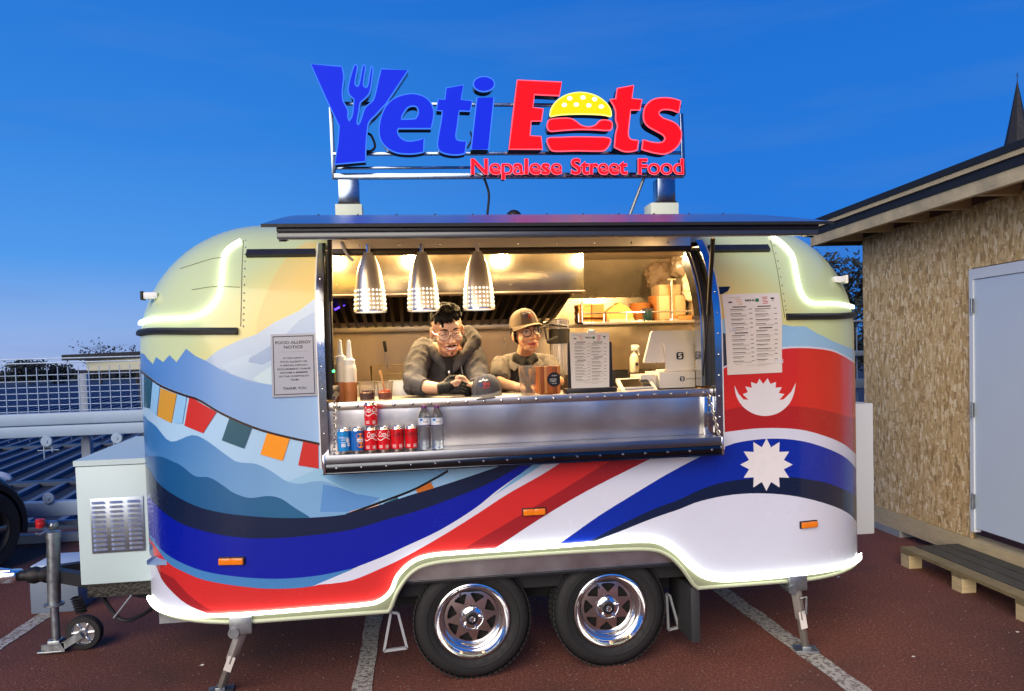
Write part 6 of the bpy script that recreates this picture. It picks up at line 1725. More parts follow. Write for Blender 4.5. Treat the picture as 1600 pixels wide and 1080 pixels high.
# tablet lying on the counter
cs = [on_z(962, 592, ZC+.05), on_z(1015, 589, ZC+.05), on_z(1028, 608, ZC+.012), on_z(971, 611, ZC+.012)]
cs = [on_y(962, 592, .22), on_y(1014, 589, .22), on_y(1028, 608.5, .07), on_y(972, 612, .07)]
t = thing('tablet', (cs[0]+cs[2])/2, 'white framed tablet lying tilted on the counter by the till', 'tablet')
m = MB(); quad(m, cs, Vector((0, .004, -.016))); m.build('frame', PLASW, t, smooth=0)
cc_ = sum(cs, Vector())/4; nn_ = (cs[1]-cs[0]).cross(cs[3]-cs[0]).normalized(); nn_ = nn_ if nn_.z > 0 else -nn_
m = MB(); m.add([cc_+(q-cc_)*.80+nn_*.001+(cs[1]-cs[0]).normalized()*.0 for q in cs], [(0, 1, 2, 3)]); m.build('screen', mat('screen_black', (14, 14, 16), .08, spec=.6), t, smooth=0)
m = MB(); m.box((min(q.x for q in cs)+.02, .09, ZC+.001), (max(q.x for q in cs)-.02, .21, ZC+.02)); m.build('stand', PLASW, t)
# till: box with logo, screen on a stand
pa, pb = on_y(1000, 585, .20), on_y(1106, 607, .20)
t = thing('till_box', ((pa.x+pb.x)/2, .3, ZC), 'flat white box with small black logo under the till screen', 'box')
bx_top = on_y(1040, 581, .20).z
m = MB(); m.box((on_y(1030, 590, .16).x, .16, ZC+.002), (XO1-.037, .40, bx_top), .004); m.build('box', mat('carton_white', (226, 216, 200), .5), t)
m = MB(); m.box((pa.x, .19, ZC+.002), (on_y(1029, 590, .16).x, .38, bx_top-.012), .004); m.build('box_flap', mat('carton_white', (226, 216, 200), .5), t)
m = MB(); m.box((pa.x+.02, .13, ZC+.0005), (XO1-.037, .158, ZC+.006)); m.build('tape', BLACK, t)
def s_logo(mb, f, u, v, s):
    prism(mb, [[(u+s*(.5*cos(a)*abs(cos(a))**-.5 if abs(cos(a)) > 1e-6 else 0), v+s*(.5*sin(a)*abs(sin(a))**-.5 if abs(sin(a)) > 1e-6 else 0)) for a in [2*pi*(k+.5)/32 for k in range(32)]]], f, .001, 0)
def s_mark(mb, f, u, v, s):
    pts = crom([(.20, .22, 0), (.05, .30, 0), (-.14, .24, 0), (-.16, .10, 0), (0, .0, 0), (.16, -.10, 0), (.14, -.24, 0), (-.05, -.30, 0), (-.20, -.22, 0)], 5)
    mb.tube([f(u+p.x*s, v+p.y*s, .0015) for p in pts], s*.085, 6)
c = on_y(1066, 592, .16); f_ = lambda u, v, d: Vector((c.x+u, .1598-d, c.z+v))
m = MB(); s_logo(m, f_, 0, 0, .026); lg_ = m.build('logo', INK, t, smooth=0); m = MB(); s_mark(m, f_, 0, 0, .026); m.build('logo_mark', CW, lg_)
m = MB(); text(m, 'sumup', lambda u, v, d: f_(u, v, .0005), .020, -.005, .013, .052, 'l'); m.build('lettering', mat('logo_grey', (96, 88, 78), .6), t, smooth=0)
TY = .26
cs = [on_y(1016, 517, TY+.03), on_y(1103.5, 515, TY+.03), on_y(1096, 566, TY-.02), on_y(1009, 567, TY-.02)]
t = thing('till_screen', ((cs[2]+cs[3])/2), 'white till screen seen from behind on its stand', 'till screen')
m = MB(); rot = None
c = sum(cs, Vector())/4; ux_ = (cs[1]-cs[0]).normalized(); uy_ = (cs[0]-cs[3]).normalized(); uz_ = ux_.cross(uy_)
L = []
wS, hS = (cs[1]-cs[0]).length, (cs[0]-cs[3]).length
sk = ((cs[0]-cs[3]).dot(ux_))/hS
for sx, sy, a0 in ((1, 1, 0), (-1, 1, pi/2), (-1, -1, pi), (1, -1, 1.5*pi)):
    for k in range(5): a = a0+pi/2*k/4; L.append((sx*(wS/2-.012)+.012*cos(a), sy*(hS/2-.012)+.012*sin(a)))
fsn = lambda u, v, d: c+ux_*(u+.02*v/hS)+uy_*v+Vector((0, d, 0)); prism(m, [L], fsn, 0, .022); m.build('screen_back', mat('till_white', (230, 222, 210), .4), t, smooth=30)
pa, pb = on_y(1037, 537, TY-.012), on_y(1082, 578, TY-.012)
m = MB(); q = [Vector((pa.x, TY-.02, pa.z)), Vector((on_y(1081, 537, TY).x, TY-.02, pa.z)), Vector((pb.x, TY-.045, bx_top+.001)), Vector((pa.x, TY-.045, bx_top+.001))]
quad(m, q, Vector((0, .016, 0))); m.box((pa.x-.01, TY-.06, bx_top+.0005), (pb.x+.01, TY+.10, bx_top+.010), .003); m.build('stand', mat('till_white', (230, 222, 210), .4), t, smooth=20)
c2 = on_y(1062, 556, TY-.034); f_ = lambda u, v, d: Vector((c2.x+u, TY-.034-d-.004, c2.z+v))
m = MB(); s_logo(m, f_, 0, 0, .040); lg_ = m.build('logo', INK, t, smooth=0); m = MB(); s_mark(m, f_, 0, 0, .040); m.build('logo_mark', CW, lg_)

# back shelf with packaging
ZSH = on_y(1000, 503, 1.30).z
SHX0, SHX1 = on_y(903, 500, 1.30).x, IN1-.01
m = MB(); m.box((SHX0, 1.16, ZSH-.02), (SHX1, 1.62, ZSH), .003); m.build('back_shelf', STEEL, TR)
m = MB(); zr = on_y(950, 489, 1.17).z; m.tube([(SHX0, 1.17, zr), (SHX1, 1.17, zr)], .005, 8)
for px in (904, 944, 979): 
    x = on_y(px, 495, 1.17).x; m.tube([(x, 1.17, ZSH), (x, 1.17, zr)], .005, 8)
m.tube([(SHX0, 1.17, ZSH), (SHX0, 1.17, on_y(903, 470, 1.17).z)], .006, 8); m.build('shelf_rail', CHROME, TR)
KR = mat('kraft_card', (196, 136, 72), .75, var=.12, vs=18); KR2 = mat('kraft_card_dark', (172, 112, 56), .75, var=.12, vs=18)
def stack(px0, px1, pyt, Y, label, nm, cat, n=14, m_=KR, grp=None):
    a, b = on_y(px0, pyt, Y), on_y(px1, pyt, Y); H_ = a.z-ZSH; t = thing(nm, (a.x, Y, ZSH), label, cat, grp)
    rn = random.Random(px0); m = MB(); h = H_/n; first = None
    for k in range(n):
        j = rn.uniform(-.003, .003); m = MB(); m.box((a.x+j, Y+abs(j), ZSH+.0005+h*k), (b.x+j, Y+.14, ZSH+h*(k+1)-.0015), .002); m.build('tray', m_, t)
    return t
stack(904, 923.5, 475, 1.20, 'tall stack of kraft paper trays at left end of back shelf', 'tray_stack', 'paper trays', 14, KR, 'stacks of paper trays on the back shelf')
stack(925, 945, 475, 1.20, 'tall stack of kraft paper trays beside the gabled box', 'tray_stack', 'paper trays', 14, KR2, 'stacks of paper trays on the back shelf')
a_, b_, tp = on_y(947, 490, 1.30), on_y(990, 490, 1.30), on_y(969, 475, 1.30)
t = thing('takeaway_box', (tp.x, 1.3, ZSH), 'gabled kraft takeaway box on the back shelf', 'takeaway box')
m = MB(); w_ = b_.x-a_.x; pr = [(a_.x, ZSH+.001), (b_.x, ZSH+.001), (b_.x-.004, a_.z+.01), (tp.x+w_*.20, tp.z-.01), (tp.x+w_*.06, tp.z), (tp.x+w_*.03, tp.z+.012), (tp.x-w_*.03, tp.z+.012), (tp.x-w_*.06, tp.z), (tp.x-w_*.20, tp.z-.01), (a_.x+.004, a_.z+.01)]
prism(m, [pr], lambda u, v, d: Vector((u, 1.30+d, v)), 0, .13); m.build('carton', KR, t, smooth=0)
a_, b_ = on_y(952, 499, 1.21), on_y(991, 514, 1.21)
t = thing('clear_lid_tray', (a_.x, 1.21, ZSH), 'grey rounded plastic tray leaning before the gabled takeaway box', 'tray')
m = MB(); m.box((a_.x, 1.20, ZSH+.001), (b_.x, 1.26, a_.z), .012); m.build('tray', mat('tray_plastic', (206, 180, 146), .35), t)
t = thing('bowl_stack', on_y(1000, 505, 1.38), 'stack of round kraft bowls on shelf behind the dark tumbler', 'bowls', None)
c = on_y(1000, 500, 1.38); c.z = ZSH
for k in range(6): MB().lathe([(0, .001+.02*k), (.055, .001+.02*k), (.075, .028+.02*k), (.077, .030+.02*k), (.073, .030+.02*k), (.05, .006+.02*k)], c, 24).build('bowl', KR2, t)
t = thing('bowl_stack', on_y(1033, 505, 1.4), 'taller stack of round kraft bowls right of the dark tumbler', 'bowls', None)
c = on_y(1033, 500, 1.42); c.z = ZSH
for k in range(8): MB().lathe([(0, .001+.021*k), (.065, .001+.021*k), (.088, .03+.021*k), (.090, .032+.021*k), (.085, .032+.021*k), (.06, .006+.021*k)], c, 24).build('bowl', KR2, t)
c = on_y(1012.5, 516, 1.19); zt = on_y(1012, 482, 1.19).z; c.z = ZSH+.001
t = thing('tumbler', c, 'dark green drinks tumbler standing on the back shelf', 'tumbler')
MB().lathe([(0, 0), (.027, 0), (.030, .01), (.036, zt-c.z-.05), (.036, zt-c.z-.02)], c, 24).build('cup', mat('tumbler_green', (18, 44, 44), .25, coat=.4), t); MB().lathe([(.038, zt-c.z-.02), (.038, zt-c.z-.002), (.030, zt-c.z), (0, zt-c.z)], c, 24).build('lid', BLACK, t)
t = thing('card_box', on_y(998, 507, 1.2), 'small white card box on shelf left of the tumbler', 'box')
a_, b_ = on_y(996, 500, 1.20), on_y(1007, 514, 1.20); m = MB(); m.box((a_.x, 1.20, ZSH+.001), (b_.x, 1.26, a_.z), .002); m.build('carton', PAPER, t)
# roll holder, bags and cartons in the right-hand corner
c = on_y(1051, 520, 1.22); zt = on_y(1051, 438, 1.22).z
t = thing('paper_roll_holder', (c.x, 1.22, ZSH), 'upright steel roll holder standing on the back shelf', 'holder')
MB().lathe([(0, ZSH+.001), (.05, ZSH+.001), (.05, ZSH+.010), (.009, ZSH+.014), (.009, zt), (0, zt+.002)], (c.x, 1.22, 0), 16).build('pole', CHROME, t); m = MB(); m.bar((c.x-.03, 1.22, zt+.006), (c.x+.03, 1.22, zt+.006), .012, .01); m.build('cross_bar', CHROME, t)
def crumple(c, r, seed, amp=.25, sub=4):
    rn = Vector((seed*3.1, seed*1.7, seed)); vs, fs = ico(sub); out = []
    for v in vs:
        n = noise.noise(v*2.2+rn)*amp+abs(noise.noise(v*5+rn))*amp*.7+noise.noise(v*11+rn)*amp*.25; k = 1+n
        out.append(Vector((c[0]+v.x*r[0]*k, c[1]+v.y*r[1]*k, max(c[2]-r[2]*.95, c[2]+v.z*r[2]*k))))
    return MB().add(out, fs)
CB1 = mat('clear_film', (226, 204, 172), .16, trans=.45, ior=1.1)
for (px, py, Y, r, lb, nm, m_, sd) in ((1084, 447, 1.25, (.075, .07, .11), 'crumpled clear plastic bag in the right corner of the kitchen', 'plastic_bag', CB1, 3),
        (1082, 415, 1.45, (.14, .10, .14), 'large crumpled grey plastic sack piled in the top right corner', 'plastic_sack', mat('grey_film', (112, 96, 78), .3, spec=.6), 5),
        (1036, 432, 1.60, (.13, .08, .12), 'crumpled brown paper sack against the back wall', 'paper_sack', mat('brown_paper', (84, 66, 48), .7), 8)):
    c = on_y(px, py, Y); crumple((c.x, Y, c.z), r, sd).build(nm, m_, None, smooth=25, label=lb, cat='bag', loc=c)
for (p0_, p1_, Y, dp_, lb, m_) in (((1030, 462), (1072, 502), 1.30, .2, 'plain cardboard carton on shelf behind the roll holder', mat('grey_card', (168, 138, 100), .7, var=.1, vs=10)), ((1060, 492), (1104, 520), 1.19, .2, 'open brown cardboard box at right end of back shelf', KR2), ((1030, 445), (1064, 461), 1.33, .18, 'smaller grey carton stacked on the plain cardboard carton', mat('grey_card2', (150, 124, 90), .7))):
    a_, b_ = on_y(*p0_, Y), on_y(*p1_, Y); t = thing('carton', (a_.x, Y, max(ZSH, b_.z)), lb, 'carton')
    m = MB(); m.box((a_.x, Y, max(ZSH+.001, b_.z)), (min(b_.x, IN1-.02), Y+dp_, a_.z), .003); m.build('carton', m_, t)
    m = MB(); x_ = (a_.x+min(b_.x, IN1-.02))/2; m.box((x_-.02, Y-.0012, max(ZSH+.002, b_.z)), (x_+.02, Y+.001, a_.z-.002)); m.build('tape', mat('parcel_tape', (150, 112, 66), .3), t)
# lower worktop at the back, spray bottle, boxes
ZW = on_y(975, 583, .95).z
m = MB(); m.box((.12, .93, IFL), (IN1-.01, IB-.02, ZW), .006); m.build('worktop', mat('dark_worktop', (70, 58, 48), .35, .8), TR)
c = on_y(991, 578, 1.02); c.z = ZW+.001
t = thing('spray_bottle', c, 'small white trigger spray bottle behind the menu stand', 'spray bottle')
k = (on_y(991, 538, 1.02).z-c.z)/.2
MB().lathe([(0, 0), (.030*k, 0), (.032*k, .01*k), (.032*k, .10*k), (.022*k, .125*k), (.012*k, .135*k), (.012*k, .15*k)], c, 20).build('bottle', mat('spray_white', (222, 206, 180), .4), t)
m = MB(); m.box(c+Vector((-.018, -.012, .15))*k, c+Vector((.032, .012, .195))*k, .006*k); m.bar(c+Vector((.03, 0, .16))*k, c+Vector((.036, 0, .12))*k, .010*k); m.ball(c+Vector((.03, 0, .18))*k, .012*k, 2); m.build('trigger', PLASW, t)
m = MB(); m.box(c+Vector((.0, -.0345, .045))*k, c+Vector((.02, -.030, .07))*k); m.build('label', INK, t)
for (pa, pb, Y, lb) in (((956, 579), (982, 592), .72, 'small black device on counter edge behind the tablet'),):
    a_, b_ = on_y(*pa, Y), on_y(*pb, Y); t = thing('card_reader', (a_.x, Y, ZC), lb, 'device'); m = MB(); m.box((a_.x, Y, ZC-.06), (b_.x, Y+.1, a_.z), .005); m.build('case', BLACK, t)
    m = MB(); m.box((a_.x+.01, Y+.0, a_.z+.0003), (b_.x-.01, Y+.08, a_.z+.003)); m.build('keypad', DARKM, t)
m = MB(); m.box((.25, .66, IFL), (.75, .86, ZC-.061), .004); m.build('side_cabinet', STEEL2, TR)
# tall steel urn with black collar
c = on_y(876, 600, 1.02); zt = on_y(876, 500, 1.02).z; r = .057; c.z = ZW
t = thing('steel_urn', c, 'tall ribbed steel urn with black collar right of the woman', 'urn')
H_ = zt-ZW; n = 22
m = MB(); prof = [(0, ZW+.001), (r*.98, ZW+.001), (r*.98, zt), (r*.8, zt+.006), (0, zt+.008)]; m.lathe(prof, c.xy.to_3d(), 44)
for k in range(22):
    a = 2*pi*k/22; m.tube([Vector((c.x+r*cos(a), c.y+r*sin(a), ZW+.01)), Vector((c.x+r*cos(a), c.y+r*sin(a), zt-.004))], .0055, 6)
m.build('body', LSH, t, smooth=40)
zc0, zc1 = on_y(876, 537, 1.0).z, on_y(876, 515, 1.0).z
MB().lathe([(r*1.12, zc0), (r*1.18, zc0+.004), (r*1.18, zc1), (r*1.1, zc1+.004)], c.xy.to_3d(), 36).build('collar', BLACK, t)
m = MB(); q = Vector((c.x, c.y-r, (zc0+zc1)/2)); m.bar(q+Vector((-.03, -.03, -.005)), q+Vector((-.10, -.05, -.035)), .02, .022, ch=.004); m.tube([q+Vector((-.10, -.05, -.02)), q+Vector((-.115, -.05, .06)), q+Vector((-.08, -.05, .075)), q+Vector((.03, -.04, .06))], .007, 8); m.build('handle', BLACK, t)

# ------------------------------------------------------------------ notices taped to the body
cs_ = [hit(423.5, 523), hit(493, 521), hit(496, 618), hit(426, 621)]
pl = thing('allergy_notice', shell(cs_[3].x, cs_[3].y, 0), 'grey framed food allergy notice fixed left of the hatch', 'notice')
def fn(u, v, o): q = cs_[3].lerp(cs_[2], u).lerp(cs_[0].lerp(cs_[1], u), v); return shell(q.x, q.y, o)
def slab(mb, f, u0, u1, v0, v1, o0, o1, nu=6, nv=8):
    vs = [f(u0+(u1-u0)*i/nu, v0+(v1-v0)*j/nv, o) for o in (o1, o0) for i in range(nu+1) for j in range(nv+1)]; w = nv+1; N = (nu+1)*w
    fs = [(i*w+j, (i+1)*w+j, (i+1)*w+j+1, i*w+j+1) for i in range(nu) for j in range(nv)]
    ring = [i*w for i in range(nu+1)]+[nu*w+j for j in range(1, nv+1)]+[i*w+nv for i in range(nu-1, -1, -1)]+[j for j in range(nv-1, 0, -1)]
    fs += [(ring[k], ring[(k+1) % len(ring)], ring[(k+1) % len(ring)]+N, ring[k]+N) for k in range(len(ring))]
    return mb.add(vs, fs)
O0 = .010
slab(MB(), fn, 0, 1, 0, 1, .005, O0).build('plaque', mat('notice_grey', (158, 164, 178), .4), pl, smooth=0)
m = MB()
for a in ((.045, .955, .955, .967), (.045, .955, .033, .045), (.045, .060, .045, .955), (.940, .955, .045, .955)): slab(m, fn, *a, O0+.0001, O0+.0012, 3, 4)
m.build('border', INK, pl, smooth=0)
m = MB(); tf = lambda u, v, d: fn(u, v, O0+.0015)
def sc_line(body, cx, v, h, w): text(m, body, tf, cx, v, h, w, off=.008)
sc_line('FOOD ALLERGY', .50, .845, .046, .80); sc_line('NOTICE', .50, .77, .046, .42)
for k, (b_, w) in enumerate((('IF YOU HAVE A', .46), ('FOOD ALLERGY OR', .60), ('A SPECIAL DIETARY', .62), ('REQUIREMENT, PLEASE', .74), ('INFORM A MEMBER', .62), ('OF THE HOSPITALITY', .68), ('TEAM', .18))): sc_line(b_, .50, .605-k*.058, .026, w)
sc_line('THANK YOU', .5, .115, .040, .52); m.build('lettering', INK, pl, smooth=0)
m = MB(); slab(m, fn, .16, .86, .715, .718, O0+.0001, O0+.001, 2, 2); m.build('rule', mat('print_fine', (150, 140, 128), .6), pl, smooth=0)
cs2 = [hit(1126, 461), hit(1216, 458.5), hit(1221, 582), hit(1136, 586)]
pm = thing('menu_poster', shell(cs2[3].x, cs2[3].y, 0), 'large white printed menu taped right of the hatch', 'menu poster')
def fp(u, v, o=.0085): q = cs2[3].lerp(cs2[2], u).lerp(cs2[0].lerp(cs2[1], u), v); return shell(q.x, q.y, o+.002*sin(v*7)*sin(u*5))
m = MB(); slab(m, fp, 0, 1, 0, 1, .006, .0075, 8, 14); sh_ = m.build('sheet', mat('poster_paper', (226, 218, 206), .38, coat=.4), pm, smooth=40)
menu_print(sh_, lambda u, v: fp(u, v, .0083), 1, None)
for a in ((.86, 1.02, .115, .165), (.06, .18, .53, .58)):
    m = MB(); slab(m, fp, *a, .0088, .0094, 4, 3); m.build('clear_tape', mat('clear_tape', (236, 240, 244), .12, alpha=.45), pm, smooth=60)
# ------------------------------------------------------------------ people
SKIN = mat('skin', (216, 164, 132), .5, var=.06, vs=30, spec=.4); SKIN2 = mat('skin_fair', (214, 162, 126), .5, var=.06, vs=30, spec=.4)
HAIRM = mat('black_hair', (20, 17, 16), .8, var=.3, vs=80, spec=.15)
def sculpt(name, prims, m, parent, voxel=.005, smooth_it=4, disp=None):
    """one continuous skin round balls and tapered limbs"""
    b = bmesh.new()
    def hull(sp):
        vs_, fs_ico = ico(2); allv = []
        for c, r, rot in sp:
            r = r if isinstance(r, (tuple, list)) else (r, r, r)
            for v in vs_:
                p = Vector((v.x*r[0], v.y*r[1], v.z*r[2])); allv.append(b.verts.new(Vector(c)+(rot @ p if rot else p)))
        res = bmesh.ops.convex_hull(b, input=allv)
        kill = [g for g in res['geom_interior'] if isinstance(g, bmesh.types.BMVert)]
        if kill: bmesh.ops.delete(b, geom=kill, context='VERTS')
    for q in prims:
        if q[0] == 'b': hull([(q[1], q[2], q[3] if len(q) > 3 else None)])
        else:
            P = q[1]
            for i in range(len(P)-1): hull([(P[i][0], P[i][1], None), (P[i+1][0], P[i+1][1], None)])
    me = bpy.data.meshes.new(name); b.to_mesh(me); b.free()
    o = bpy.data.objects.new(name, me); COL.objects.link(o)
    r = o.modifiers.new('r', 'REMESH'); r.mode = 'VOXEL'; r.voxel_size = voxel
    s = o.modifiers.new('s', 'SMOOTH'); s.factor = .5; s.iterations = smooth_it
    dg = bpy.context.evaluated_depsgraph_get(); dg.update()
    me2 = bpy.data.meshes.new_from_object(o.evaluated_get(dg)); bpy.data.objects.remove(o); bpy.data.meshes.remove(me)
    vs = [v.co.copy() for v in me2.vertices]; ns = [v.normal.copy() for v in me2.vertices]; fs = [tuple(p.vertices) for p in me2.polygons]; bpy.data.meshes.remove(me2)
    if disp: vs = [v+n*disp(v) for v, n in zip(vs, ns)]
    mb = MB(); mb.v = vs; mb.f = fs; return mb.build(name, m, parent, smooth=180)
def folds(sc, amp, axis=(1, 1, .35)):
    def f(p):
        q = Vector((p.x*axis[0], p.y*axis[1], p.z*axis[2]))*sc
        n = noise.noise(q+Vector((noise.noise(q*.5)*1.5, 0, 0))); return amp*(1-abs(n)*2.2)+amp*.5*noise.noise(p*sc*2.3)
    return f
def head_prims(M, slim=1.0, smile=0.):
    R = M.to_3x3(); S = M.to_scale()[0]
    def T(x, y, z): return M @ Vector((x*slim, y, z))
    def bl(c, r): return ('b', T(*c), tuple(q*S*(slim if i == 0 else 1) for i, q in enumerate(r)), R.normalized())
    L = [bl((0, .015, .035), (.077, .097, .088)), bl((0, -.018, -.025), (.067, .075, .082)), bl((0, -.040, -.080), (.046, .044, .034)), bl((0, -.066, -.100), (.022, .018, .018)),
         bl((.038, -.055, -.030), (.027, .026, .026)), bl((-.038, -.055, -.030), (.027, .026, .026)), bl((0, -.070, .040), (.050, .020, .022)),
         bl((.079, .012, -.012), (.010, .020, .032)), bl((-.079, .012, -.012), (.010, .020, .032)),
         ('c', [(T(0, -.088, .012), .0085*S), (T(0, -.103, -.018), .0105*S), (T(0, -.108, -.030), .0125*S)]), bl((.013, -.094, -.033), (.0095, .010, .009)), bl((-.013, -.094, -.033), (.0095, .010, .009)),
         ('c', [(T(-.032, -.083, .026), .0095*S), (T(.032, -.083, .026), .0095*S)]),
         ('c', [(T(-.022, -.083, -.076), .0065*S), (T(0, -.090, -.080), .0085*S), (T(.022, -.083, -.076), .0065*S)]), ('c', [(T(-.024, -.084, -.058), .006*S), (T(0, -.092, -.056), .008*S), (T(.024, -.084, -.058), .006*S)])]
    return L
def face_parts(M, t, slim, smile, brow_w, tash, shut=False, iris=(40, 24, 16), gl=(170, 150, 140), lens_alpha=.16, lip=(170, 84, 78), lid=.5):
    R = M.to_3x3().normalized(); S = M.to_scale()[0]
    def T(x, y, z): return M @ Vector((x*slim, y, z))
    LIPM = mat('lips_%d' % lip[0], lip, .45); EYW = mat('eye_white', (226, 220, 212), .2); EYD = mat('eye_dark', iris, .15); LID = t['_skin'] if '_skin' in t else None
    for sx in (-1, 1):
        if shut:
            for z_, r_ in ((.004, .0022), (-.004, .0012)): MB().tube([T(sx*.017, -.083, z_-.001), T(sx*.031, -.0885, z_+.004 if r_ > .002 else z_-.003), T(sx*.047, -.078, z_-.001)], r_*S, 6).build('eyelash' if r_ > .002 else 'eyelid', HAIRM if r_ > .002 else mat('eyelid_skin', (168, 112, 88), .5), t)
        e = None if shut else MB().ball(T(sx*.032, -.0735, .006), (.0125*S, .0115*S, .0075*S), 2, R).build('eye', EYW, t)
        if e: MB().ball(T(sx*.032, -.0825, .0045), (.0052*S, .004*S, .0052*S), 2, R).build('iris', EYD, e)
        if not shut: MB().tube([T(sx*.018, -.080, .010), T(sx*.030, -.088, .0145), T(sx*.046, -.078, .009)], .0026*S, 6).build('eyelash', HAIRM, t)
        MB().tube([T(sx*.014, -.092, .028), T(sx*.030, -.096, .036), T(sx*.050, -.084, .030)], [brow_w*S, brow_w*1.1*S, brow_w*.5*S], 8).build('eyebrow', HAIRM, t)
    # mouth
    m = MB(); w = .027+.006*smile; n = 12; vs = []
    for i in range(n+1):
        u = -1+2*i/n; y = -.0985+.016*u*u; zc_ = -.067+.010*smile*u*u; hh_ = .0016+.0045*smile*(1-u*u)
        vs += [T(u*w, y, zc_+hh_), T(u*w, y-.0006, zc_-hh_)]
    m.add(vs, [(2*i, 2*i+2, 2*i+3, 2*i+1) for i in range(n)]); m.build('teeth' if smile > .5 else 'mouth', mat('teeth', (232, 224, 212), .3) if smile > .5 else mat('mouth_dark', (96, 40, 36), .5), t)
    for up in (1, -1):
        P = []
        for i in range(9):
            u = -1+i/4; y = -.0965+.016*u*u; z = -.067+.010*smile*u*u+up*(.0026+(.0048*smile+.001)*(1-u*u)); P.append(T(u*w*1.06, y, z))
        MB().tube(P, [.0018*S+.0022*S*(1-abs(-1+i/4)**2) for i in range(9)], 8).build('lip', LIPM, t)
    if tash:
        for sx in (-1, 1): MB().tube([T(sx*.003, -.104, -.049), T(sx*.016, -.099, -.050), T(sx*.032, -.084, -.059)], [.0024*S, .0034*S, .0014*S], 8).build('moustache', HAIRM, t)
        MB().ball(T(0, -.083, -.098), (.008*S, .004*S, .006*S), 2, R).build('chin_tuft', mat('stubble', (92, 62, 48), .7), t)
    g = MB(); lens = MB(); rr = .0265*S
    for sx in (-1, 1):
        P = [T(sx*.034+.0275*cos(a), -.104+.010*abs(cos(a))*(1 if cos(a)*sx > 0 else 0), .004+.0235*sin(a)) for a in [2*pi*k/26 for k in range(26)]]
        g.tube(P, .0019*S, 6, closed=True); c = sum(P, Vector())/len(P); lens.add([c]+P, [(0, 1+k, 1+(k+1) % 26) for k in range(26)])
        g.tube([T(sx*.0605, -.096, .010), T(sx*.076, -.05, .008), T(sx*.081, .01, .006)], .0017*S, 6)
    g.tube([T(-.008, -.105, .006), T(0, -.108, .009), T(.008, -.105, .006)], .0018*S, 6)
    gg = g.build('glasses', mat('glasses_%d' % gl[0], gl, .25, .6), t); lens.build('lens', mat('spectacle_lens', (230, 236, 240), .05, alpha=lens_alpha, spec=.8), gg, smooth=0)
def hand_prims(wr, d, up, side, S=1., curl=.9, thumb=1):
    """palm and five curled fingers; wr wrist, d along the hand, up = back of the hand, side = thumb side"""
    wr = Vector(wr); d = Vector(d).normalized(); up = Vector(up).normalized(); s = Vector(side).normalized(); L = []
    pc = wr+d*.045*S
    L.append(('c', [(wr, .026*S), (wr+d*.03*S, .028*S)]))
    for k in (-1.2, -.4, .4, 1.2): L.append(('c', [(wr+d*.012*S+s*k*.014*S, .015*S), (wr+d*.082*S+s*k*.0185*S, .0115*S)]))
    tips = []
    for k, (q, ln) in enumerate(((1.25, .92), (.42, 1.05), (-.42, 1.0), (-1.25, .8))):
        p = wr+d*.085*S+s*q*.0185*S; dirn = d.copy(); P = [(p, .0105*S)]; a = 0
        for j, seg in enumerate((.040, .026, .020)):
            a += curl*(.75 if j == 0 else .95); v = d*cos(a)-up*sin(a); p = p+v*seg*ln*S; P.append((p, (.0098, .0088, .0078)[j]*S))
        L.append(('c', P))
    t0 = wr+d*.018*S+s*.022*S; t1 = t0+(s*.75+d*.55-up*.15)*.034*S; t2 = t1+(d*.85+s*.15-up*.25*thumb)*.030*S; t3 = t2+(d*.85-s*.25-up*.35*thumb)*.024*S
    L.append(('c', [(t0, .0155*S), (t1, .013*S), (t2, .0115*S), (t3, .009*S)])); return L
def ell(p, Y, dz=0): q = on_y(p[0], p[1], Y); return q
# ---------- the man leaning on the counter
MAN = thing('person', (on_y(700, 600, .7).x, .80, IFL), 'man in grey hooded top and glasses leaning on the counter, one black glove', 'person')
hc = on_y(699, 516, .34)
HM_ = Matrix.Translation(hc) @ Matrix.Rotation(.10, 4, 'Z') @ Matrix.Rotation(-.10, 4, 'Y') @ Matrix.Rotation(.34, 4, 'X') @ Matrix.Scale(1.04, 4)
SHL, SHR = on_y(663, 547, .56), on_y(734, 549, .56)
ELL, ELR = on_y(646, 603, .30), on_y(750, 602, .33)
WRL, WRR = on_y(686, 607, .155), on_y(736, 608, .20)
neck0 = HM_ @ Vector((0, .025, -.07)); neck1 = on_y(700, 556, .54)
pel = Vector((on_y(702, 600, .92).x, .95, 1.36)); chest = on_y(700, 575, .60)
def body_lower(p, w, sk):
    x, y, z = p; L = []
    for sx in (-1, 1): L.append(('c', [((x+sx*.09, y, z-.02), .085), ((x+sx*.10, y-.02, z-.42), .058), ((x+sx*.10, y+.03, IFL+.09), .042), ((x+sx*.10, y-.10, IFL+.035), .034)]))
    L.append(('c', [((x-.07, y, z), .105), ((x+.07, y, z), .105)])); return L
prims = head_prims(HM_, 1.0)+[('c', [(neck0, .052), (neck1, .058)]), ('c', [(SHL, .055), (neck1, .06), (SHR, .055)]), ('c', [(chest, .12), (pel, .12)])]
prims += body_lower(pel, .1, 0)
prims += [('c', [(SHL, .05), (ELL, .042)]), ('c', [(ELL, .042), (WRL, .029)]), ('c', [(SHR, .05), (ELR, .042)]), ('c', [(ELR, .042), (WRR, .029)])]
for z in (WRL, WRR): z.z = max(z.z, ZC+.030)
for z in (ELL, ELR): z.z = max(z.z, ZC+.046)
